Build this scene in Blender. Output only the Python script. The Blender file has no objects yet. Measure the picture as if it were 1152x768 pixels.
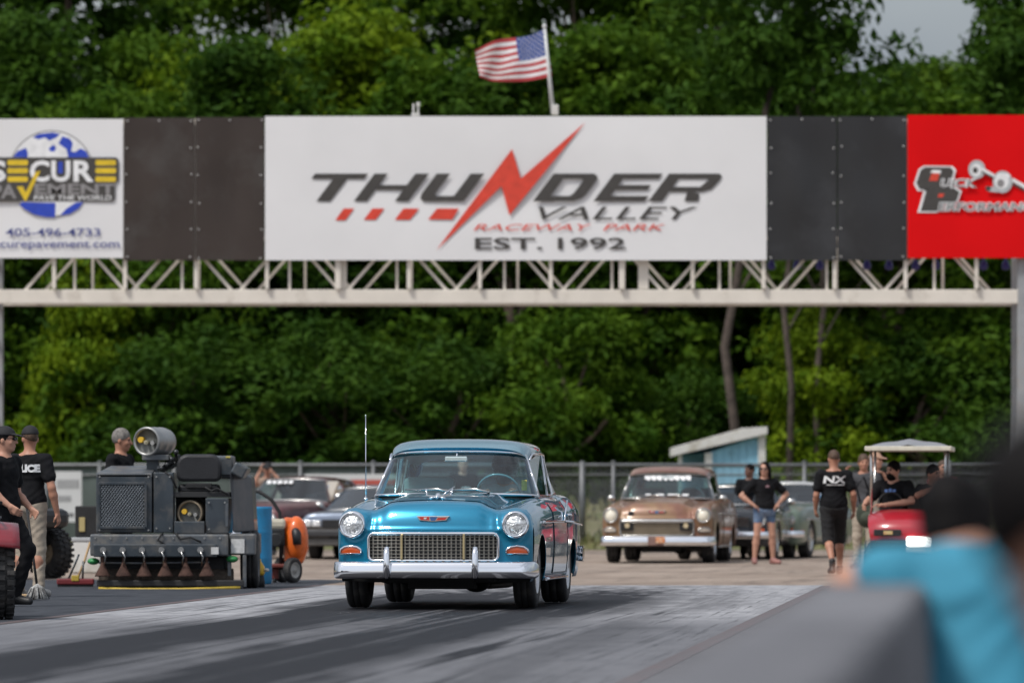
import bpy, bmesh, math, random
import numpy as np
from mathutils import Vector, Matrix
R = math.radians
S = bpy.context.scene
COL = S.collection
random.seed(7); RNG = np.random.default_rng(7)

# ------------------------------------------------------------------ camera, sky, sun, exposure
CAM_Z, FPX, HOR = 0.98, 6400.0, 566.0
cd = bpy.data.cameras.new('camera'); cam = bpy.data.objects.new('camera', cd); COL.objects.link(cam)
cam.location = (0, 0, CAM_Z); cam.rotation_euler = (R(90), 0, 0)
cd.sensor_width = 36; cd.lens = 200; cd.shift_y = (HOR - 384) / 1152
cd.clip_start = 0.3; cd.clip_end = 3000
cd.dof.use_dof = True; cd.dof.focus_distance = 53.2; cd.dof.aperture_fstop = 2.8; cd.dof.aperture_blades = 9
S.camera = cam
SUN_EL, SUN_AZ = 55.0, 228.0         # the sun stands behind the camera and to its left, behind thin cloud
w = bpy.data.worlds.new("World"); S.world = w; w.use_nodes = True
nt = w.node_tree; nt.nodes.clear()
out = nt.nodes.new('ShaderNodeOutputWorld'); bg = nt.nodes.new('ShaderNodeBackground')
sky = nt.nodes.new('ShaderNodeTexSky'); sky.sky_type = 'NISHITA'; sky.sun_disc = False
sky.sun_elevation = R(SUN_EL); sky.sun_rotation = R(SUN_AZ); sky.dust_density = 2.5; sky.air_density = 1.0
hsv = nt.nodes.new('ShaderNodeHueSaturation'); hsv.inputs['Saturation'].default_value = 0.42
bg.inputs['Strength'].default_value = 0.10
nt.links.new(sky.outputs[0], hsv.inputs['Color'])
# thin bright cloud over most of the sky, thicker and darker towards the wood
tcw = nt.nodes.new('ShaderNodeTexCoord'); nzw = nt.nodes.new('ShaderNodeTexNoise'); nzw.inputs['Scale'].default_value = 2.6; nzw.inputs['Detail'].default_value = 7
mpw = nt.nodes.new('ShaderNodeMapping'); mpw.inputs['Scale'].default_value = (1, 1, 2.2); nt.links.new(tcw.outputs['Generated'], mpw.inputs[0]); nt.links.new(mpw.outputs[0], nzw.inputs['Vector'])
cov = nt.nodes.new('ShaderNodeMapRange'); cov.inputs['From Min'].default_value = .36; cov.inputs['From Max'].default_value = .60; nt.links.new(nzw.outputs['Fac'], cov.inputs['Value'])
dt = nt.nodes.new('ShaderNodeVectorMath'); dt.operation = 'DOT_PRODUCT'; dt.inputs[1].default_value = (-.15, -.45, .85); nt.links.new(tcw.outputs['Generated'], dt.inputs[0])
br = nt.nodes.new('ShaderNodeMapRange'); br.inputs['From Min'].default_value = -.35; br.inputs['From Max'].default_value = .75; nt.links.new(dt.outputs['Value'], br.inputs['Value'])
cc = nt.nodes.new('ShaderNodeMix'); cc.data_type = 'RGBA'; cc.inputs[6].default_value = (1.9, 2.25, 2.75, 1); cc.inputs[7].default_value = (6.1, 6.6, 7.5, 1); nt.links.new(br.outputs[0], cc.inputs[0])
cm = nt.nodes.new('ShaderNodeMix'); cm.data_type = 'RGBA'; nt.links.new(cov.outputs[0], cm.inputs[0]); nt.links.new(hsv.outputs[0], cm.inputs[6]); nt.links.new(cc.outputs[2], cm.inputs[7])
nt.links.new(cm.outputs[2], bg.inputs['Color'])
nt.links.new(bg.outputs[0], out.inputs['Surface'])
sl = bpy.data.lights.new('sun', 'SUN'); sl.energy = 2.2; sl.angle = R(11); sl.color = (1.0, 0.965, 0.92)
sun = bpy.data.objects.new('sun', sl); COL.objects.link(sun)
sdir = Vector((math.sin(R(SUN_AZ)) * math.cos(R(SUN_EL)), math.cos(R(SUN_AZ)) * math.cos(R(SUN_EL)), math.sin(R(SUN_EL))))
sun.rotation_euler = sdir.to_track_quat('Z', 'Y').to_euler()
S.view_settings.view_transform = 'Standard'; S.view_settings.look = 'None'
S.view_settings.exposure = 0.32; S.view_settings.gamma = 1.0
S.cycles.max_bounces = 6; S.cycles.transparent_max_bounces = 12
S.cycles.use_denoising = True

def px(x, y, D):      # where the sight line of a photo pixel stands at distance D
    return Vector(((x - 576) / FPX * D, D, CAM_Z + (HOR - y) / FPX * D))
def gx(x, D): return (x - 576) / FPX * D
TRK = 0.0857          # sideways drift of the track per metre
def tx(xp, Y): return xp + TRK * Y

# ------------------------------------------------------------------ materials
MATS = {}
def mat(name, col, rough=0.6, metal=0.0, var=0.12, scale=6.0, bump=0.0, bscale=40.0, coat=0.0, spec=0.5, dirt=None, transl=0.0, emit=0.0, sheen=0.0, rvar=0.0, crough=0.04):
    if name in MATS: return MATS[name]
    m = bpy.data.materials.new(name); m.use_nodes = True; n = m.node_tree; N = n.nodes; L = n.links
    b = N['Principled BSDF']; c = (*col, 1)
    b.inputs['Roughness'].default_value = rough; b.inputs['Metallic'].default_value = metal
    b.inputs['Specular IOR Level'].default_value = spec
    b.inputs['Coat Weight'].default_value = coat; b.inputs['Coat Roughness'].default_value = crough
    if sheen: b.inputs['Sheen Weight'].default_value = sheen
    tc = N.new('ShaderNodeTexCoord'); nz = N.new('ShaderNodeTexNoise')
    nz.inputs['Scale'].default_value = scale; nz.inputs['Detail'].default_value = 5
    L.new(tc.outputs['Object'], nz.inputs['Vector'])
    mr = N.new('ShaderNodeMapRange'); mr.inputs['From Min'].default_value = 0.3; mr.inputs['From Max'].default_value = 0.7
    mr.inputs['To Min'].default_value = 1 - var; mr.inputs['To Max'].default_value = 1 + var
    L.new(nz.outputs['Fac'], mr.inputs['Value'])
    mx = N.new('ShaderNodeVectorMath'); mx.operation = 'SCALE'; mx.inputs[0].default_value = col
    L.new(mr.outputs[0], mx.inputs['Scale'])
    last = mx.outputs[0]
    if dirt:                                  # (colour, amount, scale): blotches with a shape of their own
        n2 = N.new('ShaderNodeTexNoise'); n2.inputs['Scale'].default_value = dirt[2]; n2.inputs['Detail'].default_value = 8; n2.inputs['Roughness'].default_value = .65
        L.new(tc.outputs['Object'], n2.inputs['Vector'])
        rp = N.new('ShaderNodeMapRange'); rp.inputs['From Min'].default_value = 0.62 - dirt[1] * .3; rp.inputs['From Max'].default_value = 0.75 - dirt[1] * .2
        L.new(n2.outputs['Fac'], rp.inputs['Value'])
        mm = N.new('ShaderNodeMix'); mm.data_type = 'RGBA'
        L.new(rp.outputs[0], mm.inputs[0]); L.new(last, mm.inputs[6]); mm.inputs[7].default_value = (*dirt[0], 1)
        last = mm.outputs[2]
    L.new(last, b.inputs['Base Color'])
    if rvar:
        r2 = N.new('ShaderNodeMapRange'); r2.inputs['To Min'].default_value = max(0.02, rough - rvar); r2.inputs['To Max'].default_value = rough + rvar
        L.new(nz.outputs['Fac'], r2.inputs['Value']); L.new(r2.outputs[0], b.inputs['Roughness'])
    if bump:
        n3 = N.new('ShaderNodeTexNoise'); n3.inputs['Scale'].default_value = bscale; n3.inputs['Detail'].default_value = 4
        L.new(tc.outputs['Object'], n3.inputs['Vector'])
        bp = N.new('ShaderNodeBump'); bp.inputs['Strength'].default_value = bump; bp.inputs['Distance'].default_value = 0.02
        L.new(n3.outputs['Fac'], bp.inputs['Height']); L.new(bp.outputs[0], b.inputs['Normal'])
    if emit:
        b.inputs['Emission Color'].default_value = c; b.inputs['Emission Strength'].default_value = emit
    MATS[name] = m
    return m

def glass(name, tint=(0.55, 0.72, 0.75), refl=1.0, dens=1.0):
    if name in MATS: return MATS[name]
    m = bpy.data.materials.new(name); m.use_nodes = True; n = m.node_tree; N = n.nodes; L = n.links
    N.remove(N['Principled BSDF']); o = N['Material Output']
    t = N.new('ShaderNodeBsdfTransparent'); t.inputs[0].default_value = (*tint, 1)
    g = N.new('ShaderNodeBsdfGlossy'); g.inputs['Roughness'].default_value = 0.02; g.inputs[0].default_value = (1, 1, 1, 1)
    f = N.new('ShaderNodeFresnel'); f.inputs[0].default_value = 1.5
    mu = N.new('ShaderNodeMath'); mu.operation = 'MULTIPLY_ADD'; mu.inputs[1].default_value = 1.6 * refl; mu.inputs[2].default_value = 0.02
    L.new(f.outputs[0], mu.inputs[0])
    nz = N.new('ShaderNodeTexNoise'); nz.inputs['Scale'].default_value = 2.0
    tc = N.new('ShaderNodeTexCoord'); L.new(tc.outputs['Object'], nz.inputs['Vector'])
    bp = N.new('ShaderNodeBump'); bp.inputs['Strength'].default_value = 0.05; L.new(nz.outputs['Fac'], bp.inputs['Height']); L.new(bp.outputs[0], g.inputs['Normal'])
    mx = N.new('ShaderNodeMixShader'); L.new(mu.outputs[0], mx.inputs[0]); L.new(t.outputs[0], mx.inputs[1]); L.new(g.outputs[0], mx.inputs[2])
    L.new(mx.outputs[0], o.inputs['Surface'])
    MATS[name] = m
    return m

# ------------------------------------------------------------------ mesh builder
class MB:
    def __init__(s): s.v = []; s.f = []; s.m = []; s.sm = []
    def add(s, vs, fs, mi=0, smooth=False):
        o = len(s.v); s.v += [tuple(map(float, v)) for v in vs]
        for f in fs: s.f.append(tuple(i + o for i in f)); s.m.append(mi); s.sm.append(smooth)
        return s
    def box(s, c, d, mi=0, rot=None):
        x, y, z = d[0] / 2, d[1] / 2, d[2] / 2
        vs = [Vector((a, b, e)) for a in (-x, x) for b in (-y, y) for e in (-z, z)]
        if rot is not None: vs = [rot @ v for v in vs]
        vs = [v + Vector(c) for v in vs]
        return s.add(vs, [(0, 1, 3, 2), (4, 6, 7, 5), (0, 4, 5, 1), (2, 3, 7, 6), (0, 2, 6, 4), (1, 5, 7, 3)], mi)
    def bar(s, a, b, w, h=None, mi=0, up=(0, 0, 1)):      # square bar from a to b
        a = Vector(a); b = Vector(b); d = (b - a); L = d.length; d.normalize(); h = h or w
        u = Vector(up)
        if abs(d.dot(u)) > .99: u = Vector((1, 0, 0))
        r = d.cross(u).normalized(); u = r.cross(d)
        rot = Matrix((r, d, u)).transposed()
        return s.box((a + b) / 2, (w, L, h), mi, rot)
    def tube(s, pts, r, mi=0, n=10, caps=True, closed=False):
        pts = [Vector(p) for p in pts]; k = len(pts); rs = r if isinstance(r, (list, tuple)) else [r] * k
        vs = []; prev = None
        for i, p in enumerate(pts):
            if closed: d = pts[(i + 1) % k] - pts[i - 1]
            else: d = pts[min(i + 1, k - 1)] - pts[max(i - 1, 0)]
            d.normalize()
            if prev is None:
                u = Vector((0, 0, 1)) if abs(d.z) < .9 else Vector((1, 0, 0))
                u = (u - d * u.dot(d)).normalized()
            else: u = (prev - d * prev.dot(d)).normalized()
            prev = u; q = d.cross(u)
            for j in range(n):
                t = 2 * math.pi * j / n; vs.append(p + (u * math.cos(t) + q * math.sin(t)) * rs[i])
        fs = []
        for i in range(k if closed else k - 1):
            for j in range(n):
                a = i * n; b = ((i + 1) % k) * n
                fs.append((a + j, b + j, b + (j + 1) % n, a + (j + 1) % n))
        s.add(vs, [f[::-1] for f in fs], mi, True)
        if caps and not closed:
            o = len(s.v) - len(vs)
            s.f.append(tuple(o + j for j in range(n))); s.m.append(mi); s.sm.append(False)
            s.f.append(tuple(o + (k - 1) * n + j for j in range(n - 1, -1, -1))); s.m.append(mi); s.sm.append(False)
        return s
    def cyl(s, a, b, r, mi=0, n=20, r2=None): return s.tube([a, b], [r, r if r2 is None else r2], mi, n)
    def lathe(s, prof, c=(0, 0, 0), axis='z', n=28, mi=0, smooth=True):   # prof: (radius, height)
        k = len(prof); vs = []
        for (r, h) in prof:
            for j in range(n):
                t = 2 * math.pi * j / n; a, b = r * math.cos(t), r * math.sin(t)
                p = {'z': (a, b, h), 'x': (h, a, b), 'y': (b, h, a)}[axis]
                vs.append((p[0] + c[0], p[1] + c[1], p[2] + c[2]))
        fs = [(i * n + j, i * n + (j + 1) % n, (i + 1) * n + (j + 1) % n, (i + 1) * n + j) for i in range(k - 1) for j in range(n)]
        return s.add(vs, fs, mi, smooth)
    def ell(s, c, r, mi=0, n=18, m=12, rot=None):
        vs = []; fs = []
        for i in range(m + 1):
            p = math.pi * i / m
            for j in range(n):
                t = 2 * math.pi * j / n
                v = Vector((r[0] * math.sin(p) * math.cos(t), r[1] * math.sin(p) * math.sin(t), r[2] * math.cos(p)))
                if rot is not None: v = rot @ v
                vs.append(v + Vector(c))
        for i in range(m):
            for j in range(n): fs.append((i * n + j, (i + 1) * n + j, (i + 1) * n + (j + 1) % n, i * n + (j + 1) % n))
        return s.add(vs, fs, mi, True)
    def grid(s, P, mi=0, smooth=True, flip=False):      # P[i][j] points
        k = len(P); n = len(P[0]); vs = [p for r in P for p in r]
        fs = [(i * n + j, i * n + j + 1, (i + 1) * n + j + 1, (i + 1) * n + j) for i in range(k - 1) for j in range(n - 1)]
        if flip: fs = [f[::-1] for f in fs]
        return s.add(vs, fs, mi, smooth)
    def prism(s, poly, a, b, axis='y', mi=0):           # poly in the two other axes, from a to b along axis
        n = len(poly)
        def P(p, h): return {'y': (p[0], h, p[1]), 'x': (h, p[0], p[1]), 'z': (p[0], p[1], h)}[axis]
        vs = [P(p, a) for p in poly] + [P(p, b) for p in poly]
        fs = [tuple(range(n)), tuple(range(2 * n - 1, n - 1, -1))] + [(i, n + i, n + (i + 1) % n, (i + 1) % n) for i in range(n)]
        return s.add(vs, fs, mi)
    def build(s, name, mats, parent=None, bevel=0, auto=True, loc=None, merge=0, subsurf=0):
        me = bpy.data.meshes.new(name); me.from_pydata(s.v, [], s.f)
        for m in (mats if isinstance(mats, (list, tuple)) else [mats]): me.materials.append(m)
        me.polygons.foreach_set('material_index', s.m); me.polygons.foreach_set('use_smooth', s.sm)
        me.update()
        bm = bmesh.new(); bm.from_mesh(me)
        if merge: bmesh.ops.remove_doubles(bm, verts=bm.verts, dist=merge)
        bmesh.ops.recalc_face_normals(bm, faces=bm.faces)
        bm.to_mesh(me); bm.free()
        o = bpy.data.objects.new(name, me); COL.objects.link(o)
        if parent is not None: o.parent = parent
        if loc is not None: o.location = loc
        if bevel:
            b = o.modifiers.new('bevel', 'BEVEL'); b.width = bevel; b.segments = 2; b.limit_method = 'ANGLE'; b.angle_limit = R(35)
        if subsurf:
            b = o.modifiers.new('sub', 'SUBSURF'); b.levels = subsurf; b.render_levels = subsurf
        return o

def tag(o, label=None, cat=None, group=None, kind=None):
    if label: o['label'] = label
    if cat: o['category'] = cat
    if group: o['group'] = group
    if kind: o['kind'] = kind
    return o
def thing(name, label, cat, loc=(0, 0, 0), rz=0.0, group=None):
    o = bpy.data.objects.new(name, None); COL.objects.link(o); o.empty_display_size = .2
    o.location = loc; o.rotation_euler = (0, 0, rz)
    return tag(o, label, cat, group)
def copy_tree(o, parent=None):
    kids = list(o.children)
    c = o.copy(); COL.objects.link(c)
    if parent is not None: c.parent = parent
    for k in kids: copy_tree(k, c)
    return c

def text_geo(txt, bold=0.0, res=3):
    cu = bpy.data.curves.new('t', 'FONT'); cu.body = txt; cu.resolution_u = res; cu.offset = bold; cu.fill_mode = 'FRONT'
    o = bpy.data.objects.new('t', cu); COL.objects.link(o)
    dg = bpy.context.evaluated_depsgraph_get(); me = o.evaluated_get(dg).to_mesh()
    v = np.array([x.co[:] for x in me.vertices]).reshape(-1, 3); f = [tuple(p.vertices) for p in me.polygons]
    o.evaluated_get(dg).to_mesh_clear(); bpy.data.objects.remove(o); bpy.data.curves.remove(cu)
    return v, f
def text_on(mb, txt, x0, x1, z0, z1, y, mi=0, shear=0.0, bold=0.0, pt=None):
    """flat lettering filling the box x0..x1, z0..z1 of the plane y; shear leans it right"""
    v, f = text_geo(txt, bold)
    h = v[:, 1]; t = (h - h.min()) / (h.max() - h.min())
    xs = v[:, 0] - v[:, 0].min(); xs = xs / xs.max()
    lean = shear * (z1 - z0); X = x0 + xs * (x1 - x0 - lean) + lean * t; Z = z0 + t * (z1 - z0)
    P = [(a, y, b) for a, b in zip(X, Z)]
    if pt: P = [pt(p) for p in P]
    mb.add(P, f, mi)
# ------------------------------------------------------------------ ground
def ground_mat(name, kind):
    m = bpy.data.materials.new(name); m.use_nodes = True; n = m.node_tree; N = n.nodes; L = n.links; b = N['Principled BSDF']
    geo = N.new('ShaderNodeNewGeometry'); sp = N.new('ShaderNodeSeparateXYZ'); L.new(geo.outputs['Position'], sp.inputs[0])
    def math_(op, a, b_=None, c=None, clamp=False):
        q = N.new('ShaderNodeMath'); q.operation = op; q.use_clamp = clamp
        for i, vv in enumerate((a, b_, c)):
            if vv is None: continue
            if isinstance(vv, (int, float)): q.inputs[i].default_value = vv
            else: L.new(vv, q.inputs[i])
        return q.outputs[0]
    xt = math_('SUBTRACT', sp.outputs['X'], math_('MULTIPLY', sp.outputs['Y'], TRK))      # across the track
    def noise(sx, sy, sc, det=6, rough=.6):
        cv = N.new('ShaderNodeCombineXYZ'); L.new(math_('MULTIPLY', xt, sx), cv.inputs[0]); L.new(math_('MULTIPLY', sp.outputs['Y'], sy), cv.inputs[1])
        q = N.new('ShaderNodeTexNoise'); q.inputs['Scale'].default_value = sc; q.inputs['Detail'].default_value = det; q.inputs['Roughness'].default_value = rough
        L.new(cv.outputs[0], q.inputs['Vector']); return q.outputs['Fac']
    def ramp(v, lo, hi, a=0.0, c=1.0):
        q = N.new('ShaderNodeMapRange'); q.inputs['From Min'].default_value = lo; q.inputs['From Max'].default_value = hi
        q.inputs['To Min'].default_value = a; q.inputs['To Max'].default_value = c; L.new(v, q.inputs['Value']); return q.outputs[0]
    def mixc(f, a, c):
        q = N.new('ShaderNodeMix'); q.data_type = 'RGBA'
        L.new(f, q.inputs[0])
        for i, vv in ((6, a), (7, c)):
            if isinstance(vv, tuple): q.inputs[i].default_value = (*vv, 1)
            else: L.new(vv, q.inputs[i])
        return q.outputs[2]
    fine = noise(1, 1, 60, 4); big = noise(1, .35, .6, 6); mid = noise(1, .3, 4, 6)
    if kind == 'lane':
        st1 = noise(1, .009, 6.0, 8, .72); st2 = noise(1, .010, 20, 6, .75); wob = noise(.2, .12, 1.2, 3)
        base = mixc(ramp(mid, .35, .65), (.24, .242, .255), (.38, .38, .395))
        def band(c, wd, soft):
            d = math_('ABSOLUTE', math_('SUBTRACT', math_('ADD', math_('ADD', xt, ramp(wob, .3, .7, -.22, .22)), ramp(st1, .3, .7, -.20, .20)), c))
            return ramp(d, wd, wd + soft, 1.0, 0.0)
        rub = math_('MAXIMUM', math_('MAXIMUM', band(-6.05, .34, .5), band(-4.38, .36, .5)), math_('MULTIPLY', band(-5.2, .9, .9), .30))
        rub = math_('MAXIMUM', rub, math_('MULTIPLY', band(-2.95, .12, .3), .35))
        nearb = ramp(math_('ADD', sp.outputs['Y'], ramp(big, .3, .7, -5, 5)), 38, 50, .92, 1.0)
        burn = math_('MULTIPLY', band(-4.95, 1.15, .75), ramp(math_('ADD', sp.outputs['Y'], ramp(mid, .3, .7, -2, 2)), 43, 50, .15, .92))     # the dark burnout patch round the start
        rub = math_('MAXIMUM', math_('MULTIPLY', rub, nearb), burn)
        far = ramp(math_('ADD', sp.outputs['Y'], ramp(mid, .3, .7, -4, 4)), 60, 68, 1.0, .12)
        rub = math_('MULTIPLY', rub, far)
        rub = math_('MULTIPLY', rub, ramp(st1, .32, .54, .58, 1.35))
        st3 = noise(1, .012, 2.6, 3, .5); mk_in = band(-5.1, 2.0, .8)
        marks = math_('MULTIPLY', math_('MULTIPLY', ramp(math_('ABSOLUTE', math_('SUBTRACT', st3, .5)), .040, .014), mk_in), math_('MULTIPLY', ramp(noise(.6, .06, 1.3, 3), .42, .54), 1.0))
        rub = math_('MAXIMUM', rub, math_('MULTIPLY', marks, far))
        thin = math_('MULTIPLY', ramp(st2, .54, .62), .7)
        rub = math_('MAXIMUM', rub, math_('MULTIPLY', thin, far), None, True)
        outer = math_('MULTIPLY', ramp(sp.outputs['Y'], 50, 45, 0, .85), ramp(mid, .3, .6, .6, 1))   # the lane is darker before the start
        base = mixc(outer, base, (.105, .108, .120))
        colr = mixc(rub, base, (.013, .013, .016))
        rr = ramp(rub, 0, 1, .85, .6)
    elif kind == 'apron':
        colr = mixc(ramp(mid, .35, .7), (.038, .042, .050), (.062, .067, .078))
        colr = mixc(ramp(noise(1, .04, 9, 5, .7), .58, .72, 0, .5), colr, (.03, .03, .034)); rr = None
    elif kind == 'shoulder':
        colr = mixc(ramp(mid, .35, .7), (.10, .098, .10), (.15, .145, .147)); rr = None
    else:
        colr = mixc(ramp(big, .35, .65), (.235, .185, .15), (.35, .285, .235))
        st = math_('MULTIPLY', ramp(noise(1, .08, 2.2, 6, .7), .5, .68), .6)
        colr = mixc(st, colr, (.12, .095, .082)); rr = None
        colr = mixc(ramp(noise(.4, 1.6, 1.1, 5, .7), .56, .7, 0, .55), colr, (.16, .135, .12))
    q = N.new('ShaderNodeVectorMath'); q.operation = 'SCALE'; L.new(colr, q.inputs[0]); L.new(ramp(fine, .25, .75, .82, 1.18), q.inputs['Scale'])
    L.new(q.outputs[0], b.inputs['Base Color'])
    b.inputs['Specular IOR Level'].default_value = .16
    if rr is not None: L.new(rr, b.inputs['Roughness'])
    else: b.inputs['Roughness'].default_value = .85
    bp = N.new('ShaderNodeBump'); bp.inputs['Strength'].default_value = .35; bp.inputs['Distance'].default_value = .006
    L.new(fine, bp.inputs['Height']); L.new(bp.outputs[0], b.inputs['Normal'])
    return m
def sheet(name, x0, x1, y0, y1, z, m, follow=True, ny=1):
    mb = MB(); P = []
    for i in range(ny + 1):
        y = y0 + (y1 - y0) * i / ny; k = TRK * y if follow else 0
        P.append([(x0 + k, y, z), (x1 + k, y, z)])
    mb.grid(P, 0, False)
    return tag(mb.build(name, m), kind='structure')
sheet('ground', -900, 900, -300, 1600, 0.0, ground_mat('worn_concrete', 'plain'), False)
sheet('track', -8.05, -2.1, -30, 68, .004, ground_mat('rubbered_track', 'lane'))
sheet('pavement', -60, -8.17, -30, 73, .004, ground_mat('dark_asphalt', 'apron'))
sheet('pavement', -1.98, 30, -30, 66, .004, ground_mat('grey_asphalt', 'shoulder'))
redp = mat('red_line_paint', (.15, .07, .065), .8, dirt=((.10, .08, .08), 1.2, 3.0))
tag(sheet('road_marking', -8.17, -8.05, -30, 68, .008, redp), kind='structure')
tag(sheet('road_marking', -2.1, -1.98, -30, 67, .008, redp), kind='structure')

# grass bank behind the fence line
mb = MB(); P = []
for i in range(46):
    y = 119 + i * 1.0 if i < 34 else 152 + (i - 33) * 30
    row = []
    for j in range(91):
        x = -90 + j * 2.0
        t = min(1, max(0, (y - 124) / 18)); z = .012 + .95 * t * t * (3 - 2 * t) + (RNG.normal() * .05 if 121 < y < 160 else 0)
        row.append((x, y + (RNG.normal() * .6 if i == 0 else 0), max(z, .012)))
    P.append(row)
mb.grid(P)
gm = mat('dry_grass', (.105, .118, .035), .95, var=.45, scale=1.2, bump=.6, bscale=14, dirt=((.17, .15, .075), .7, .7))
tag(mb.build('grass_bank', gm), kind='structure')
# tufts of grass on the bank, nobody could count them
vs = []; fs = []
for i in range(9000):
    x = RNG.uniform(-20, 20); y = RNG.uniform(122, 141); t = min(1, max(0, (y - 124) / 18)); z = .0 + .95 * t * t * (3 - 2 * t)
    a = RNG.uniform(0, 6.28); h = RNG.uniform(.08, .3); wd = RNG.uniform(.03, .09); dx, dy = math.cos(a) * wd, math.sin(a) * wd; lx, ly = RNG.normal(0, .06, 2)
    o = len(vs); vs += [(x - dx, y - dy, z), (x + dx, y + dy, z), (x + lx, y + ly, z + h)]; fs.append((o, o + 1, o + 2))
mb = MB(); mb.add(vs, fs); tag(mb.build('grass', gm), kind='stuff')

# ------------------------------------------------------------------ trees
def leaf_mat(name, c1, c2):
    m = bpy.data.materials.new(name); m.use_nodes = True; n = m.node_tree; N = n.nodes; L = n.links; N.remove(N['Principled BSDF'])
    tc = N.new('ShaderNodeTexCoord'); nz = N.new('ShaderNodeTexNoise'); nz.inputs['Scale'].default_value = .8; nz.inputs['Detail'].default_value = 3
    L.new(tc.outputs['Object'], nz.inputs['Vector']); n2 = N.new('ShaderNodeTexNoise'); n2.inputs['Scale'].default_value = 9; L.new(tc.outputs['Object'], n2.inputs['Vector'])
    ad = N.new('ShaderNodeMath'); ad.operation = 'MULTIPLY_ADD'; ad.inputs[1].default_value = .5; L.new(n2.outputs['Fac'], ad.inputs[0]); L.new(nz.outputs['Fac'], ad.inputs[2])
    mr = N.new('ShaderNodeMapRange'); mr.inputs['From Min'].default_value = .58; mr.inputs['From Max'].default_value = .92; L.new(ad.outputs[0], mr.inputs['Value'])
    mx = N.new('ShaderNodeMix'); mx.data_type = 'RGBA'; mx.inputs[6].default_value = (*c1, 1); mx.inputs[7].default_value = (*c2, 1); L.new(mr.outputs[0], mx.inputs[0])
    d = N.new('ShaderNodeBsdfPrincipled'); d.inputs['Roughness'].default_value = .65; d.inputs['Specular IOR Level'].default_value = .10; L.new(mx.outputs[2], d.inputs['Base Color'])
    t = N.new('ShaderNodeBsdfTranslucent'); L.new(mx.outputs[2], t.inputs[0])
    s = N.new('ShaderNodeMixShader'); s.inputs[0].default_value = .35; L.new(d.outputs[0], s.inputs[1]); L.new(t.outputs[0], s.inputs[2])
    L.new(s.outputs[0], N['Material Output'].inputs['Surface'])
    return m
LEAF = {'dark': leaf_mat('oak_leaf', (.022, .060, .007), (.058, .120, .011)),
        'mid': leaf_mat('elm_leaf', (.034, .085, .006), (.098, .175, .012)),
        'bright': leaf_mat('spring_leaf', (.070, .140, .006), (.190, .270, .012))}
bark = mat('bark', (.12, .085, .065), .9, var=.4, scale=5, bump=.8, bscale=10)
bark2 = mat('reddish_bark', (.075, .057, .047), .9, var=.4, scale=5, bump=.8, bscale=10)

def crown_mesh(name, H, W, base, nclump, nleaf, leaf, seed, mats, cl=(.32, 1.25)):
    """leaf-sized faces in clumps spread through the crown's volume; unit tree at the origin"""
    g = np.random.default_rng(seed); C = []
    for i in range(nclump):
        while True:
            t = g.uniform(0, 1); zz = base + (H - base) * t
            rad = W * (math.sin(math.pi * min(1, (t * .80 + .20))) ** .4) * (1 - .25 * t) * g.uniform(.75, 1.35)
            break
        a = g.uniform(0, 2 * math.pi); rr = rad * g.uniform(.35, 1.0) ** .6
        C.append((rr * math.cos(a), rr * math.sin(a), zz, g.uniform(*cl)))
    C = np.array(C); k = g.integers(0, nclump, nleaf)
    u = g.normal(size=(nleaf, 3)); u /= np.linalg.norm(u, axis=1)[:, None]
    r = g.uniform(.45, 1.05, nleaf) ** .7
    rad = C[k, 3]
    el = g.uniform(.6, 1.5, (nclump, 3)) * np.array([1.1, 1.1, .72]); P = C[k, :3] + u * (r * rad)[:, None] * el[k] + g.normal(size=(nleaf, 3)) * .10
    nrm = u * .5 + np.array([0, 0, .42]) + g.normal(size=(nleaf, 3)) * .55; nrm /= np.linalg.norm(nrm, axis=1)[:, None]
    q = g.normal(size=(nleaf, 3)); a = np.cross(nrm, q); a /= np.linalg.norm(a, axis=1)[:, None]; b = np.cross(nrm, a)
    s = leaf * g.uniform(.6, 1.4, nleaf)[:, None]
    V = np.stack([P - a * s, P - b * s * .45 + nrm * s * .1, P + a * s - nrm * s * .25, P + b * s * .45 + nrm * s * .1], 1).reshape(-1, 3)
    me = bpy.data.meshes.new(name); me.vertices.add(len(V)); me.vertices.foreach_set('co', V.ravel())
    me.loops.add(len(V)); me.loops.foreach_set('vertex_index', np.arange(len(V)))
    me.polygons.add(nleaf); me.polygons.foreach_set('loop_start', np.arange(nleaf) * 4); me.polygons.foreach_set('loop_total', np.full(nleaf, 4))
    me.update(calc_edges=True); me.materials.append(mats)
    return me, C
def trunk_mb(H, r, C, seed, base):
    g = np.random.default_rng(seed); mb = MB(); pts = []
    x = y = 0.0
    for i in range(9):
        t = i / 8; pts.append((x, y, H * .86 * t - .3)); x += g.normal() * .16; y += g.normal() * .16
    mb.tube(pts, [r * (1.25 if i == 0 else 1 - .8 * i / 8) for i in range(9)], 0, 8)
    for c in C[g.permutation(len(C))[:16]]:
        i = min(7, max(1, int((c[2] * .62) / (H * .86) * 8))); p = Vector(pts[i]); e = Vector(c[:3])
        m_ = p.lerp(e, .5) + Vector((0, 0, -.25)); mb.tube([p, m_, e], [r * .38, r * .24, r * .07], 0, 6, False)
    return mb
PROTO = {}
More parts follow.
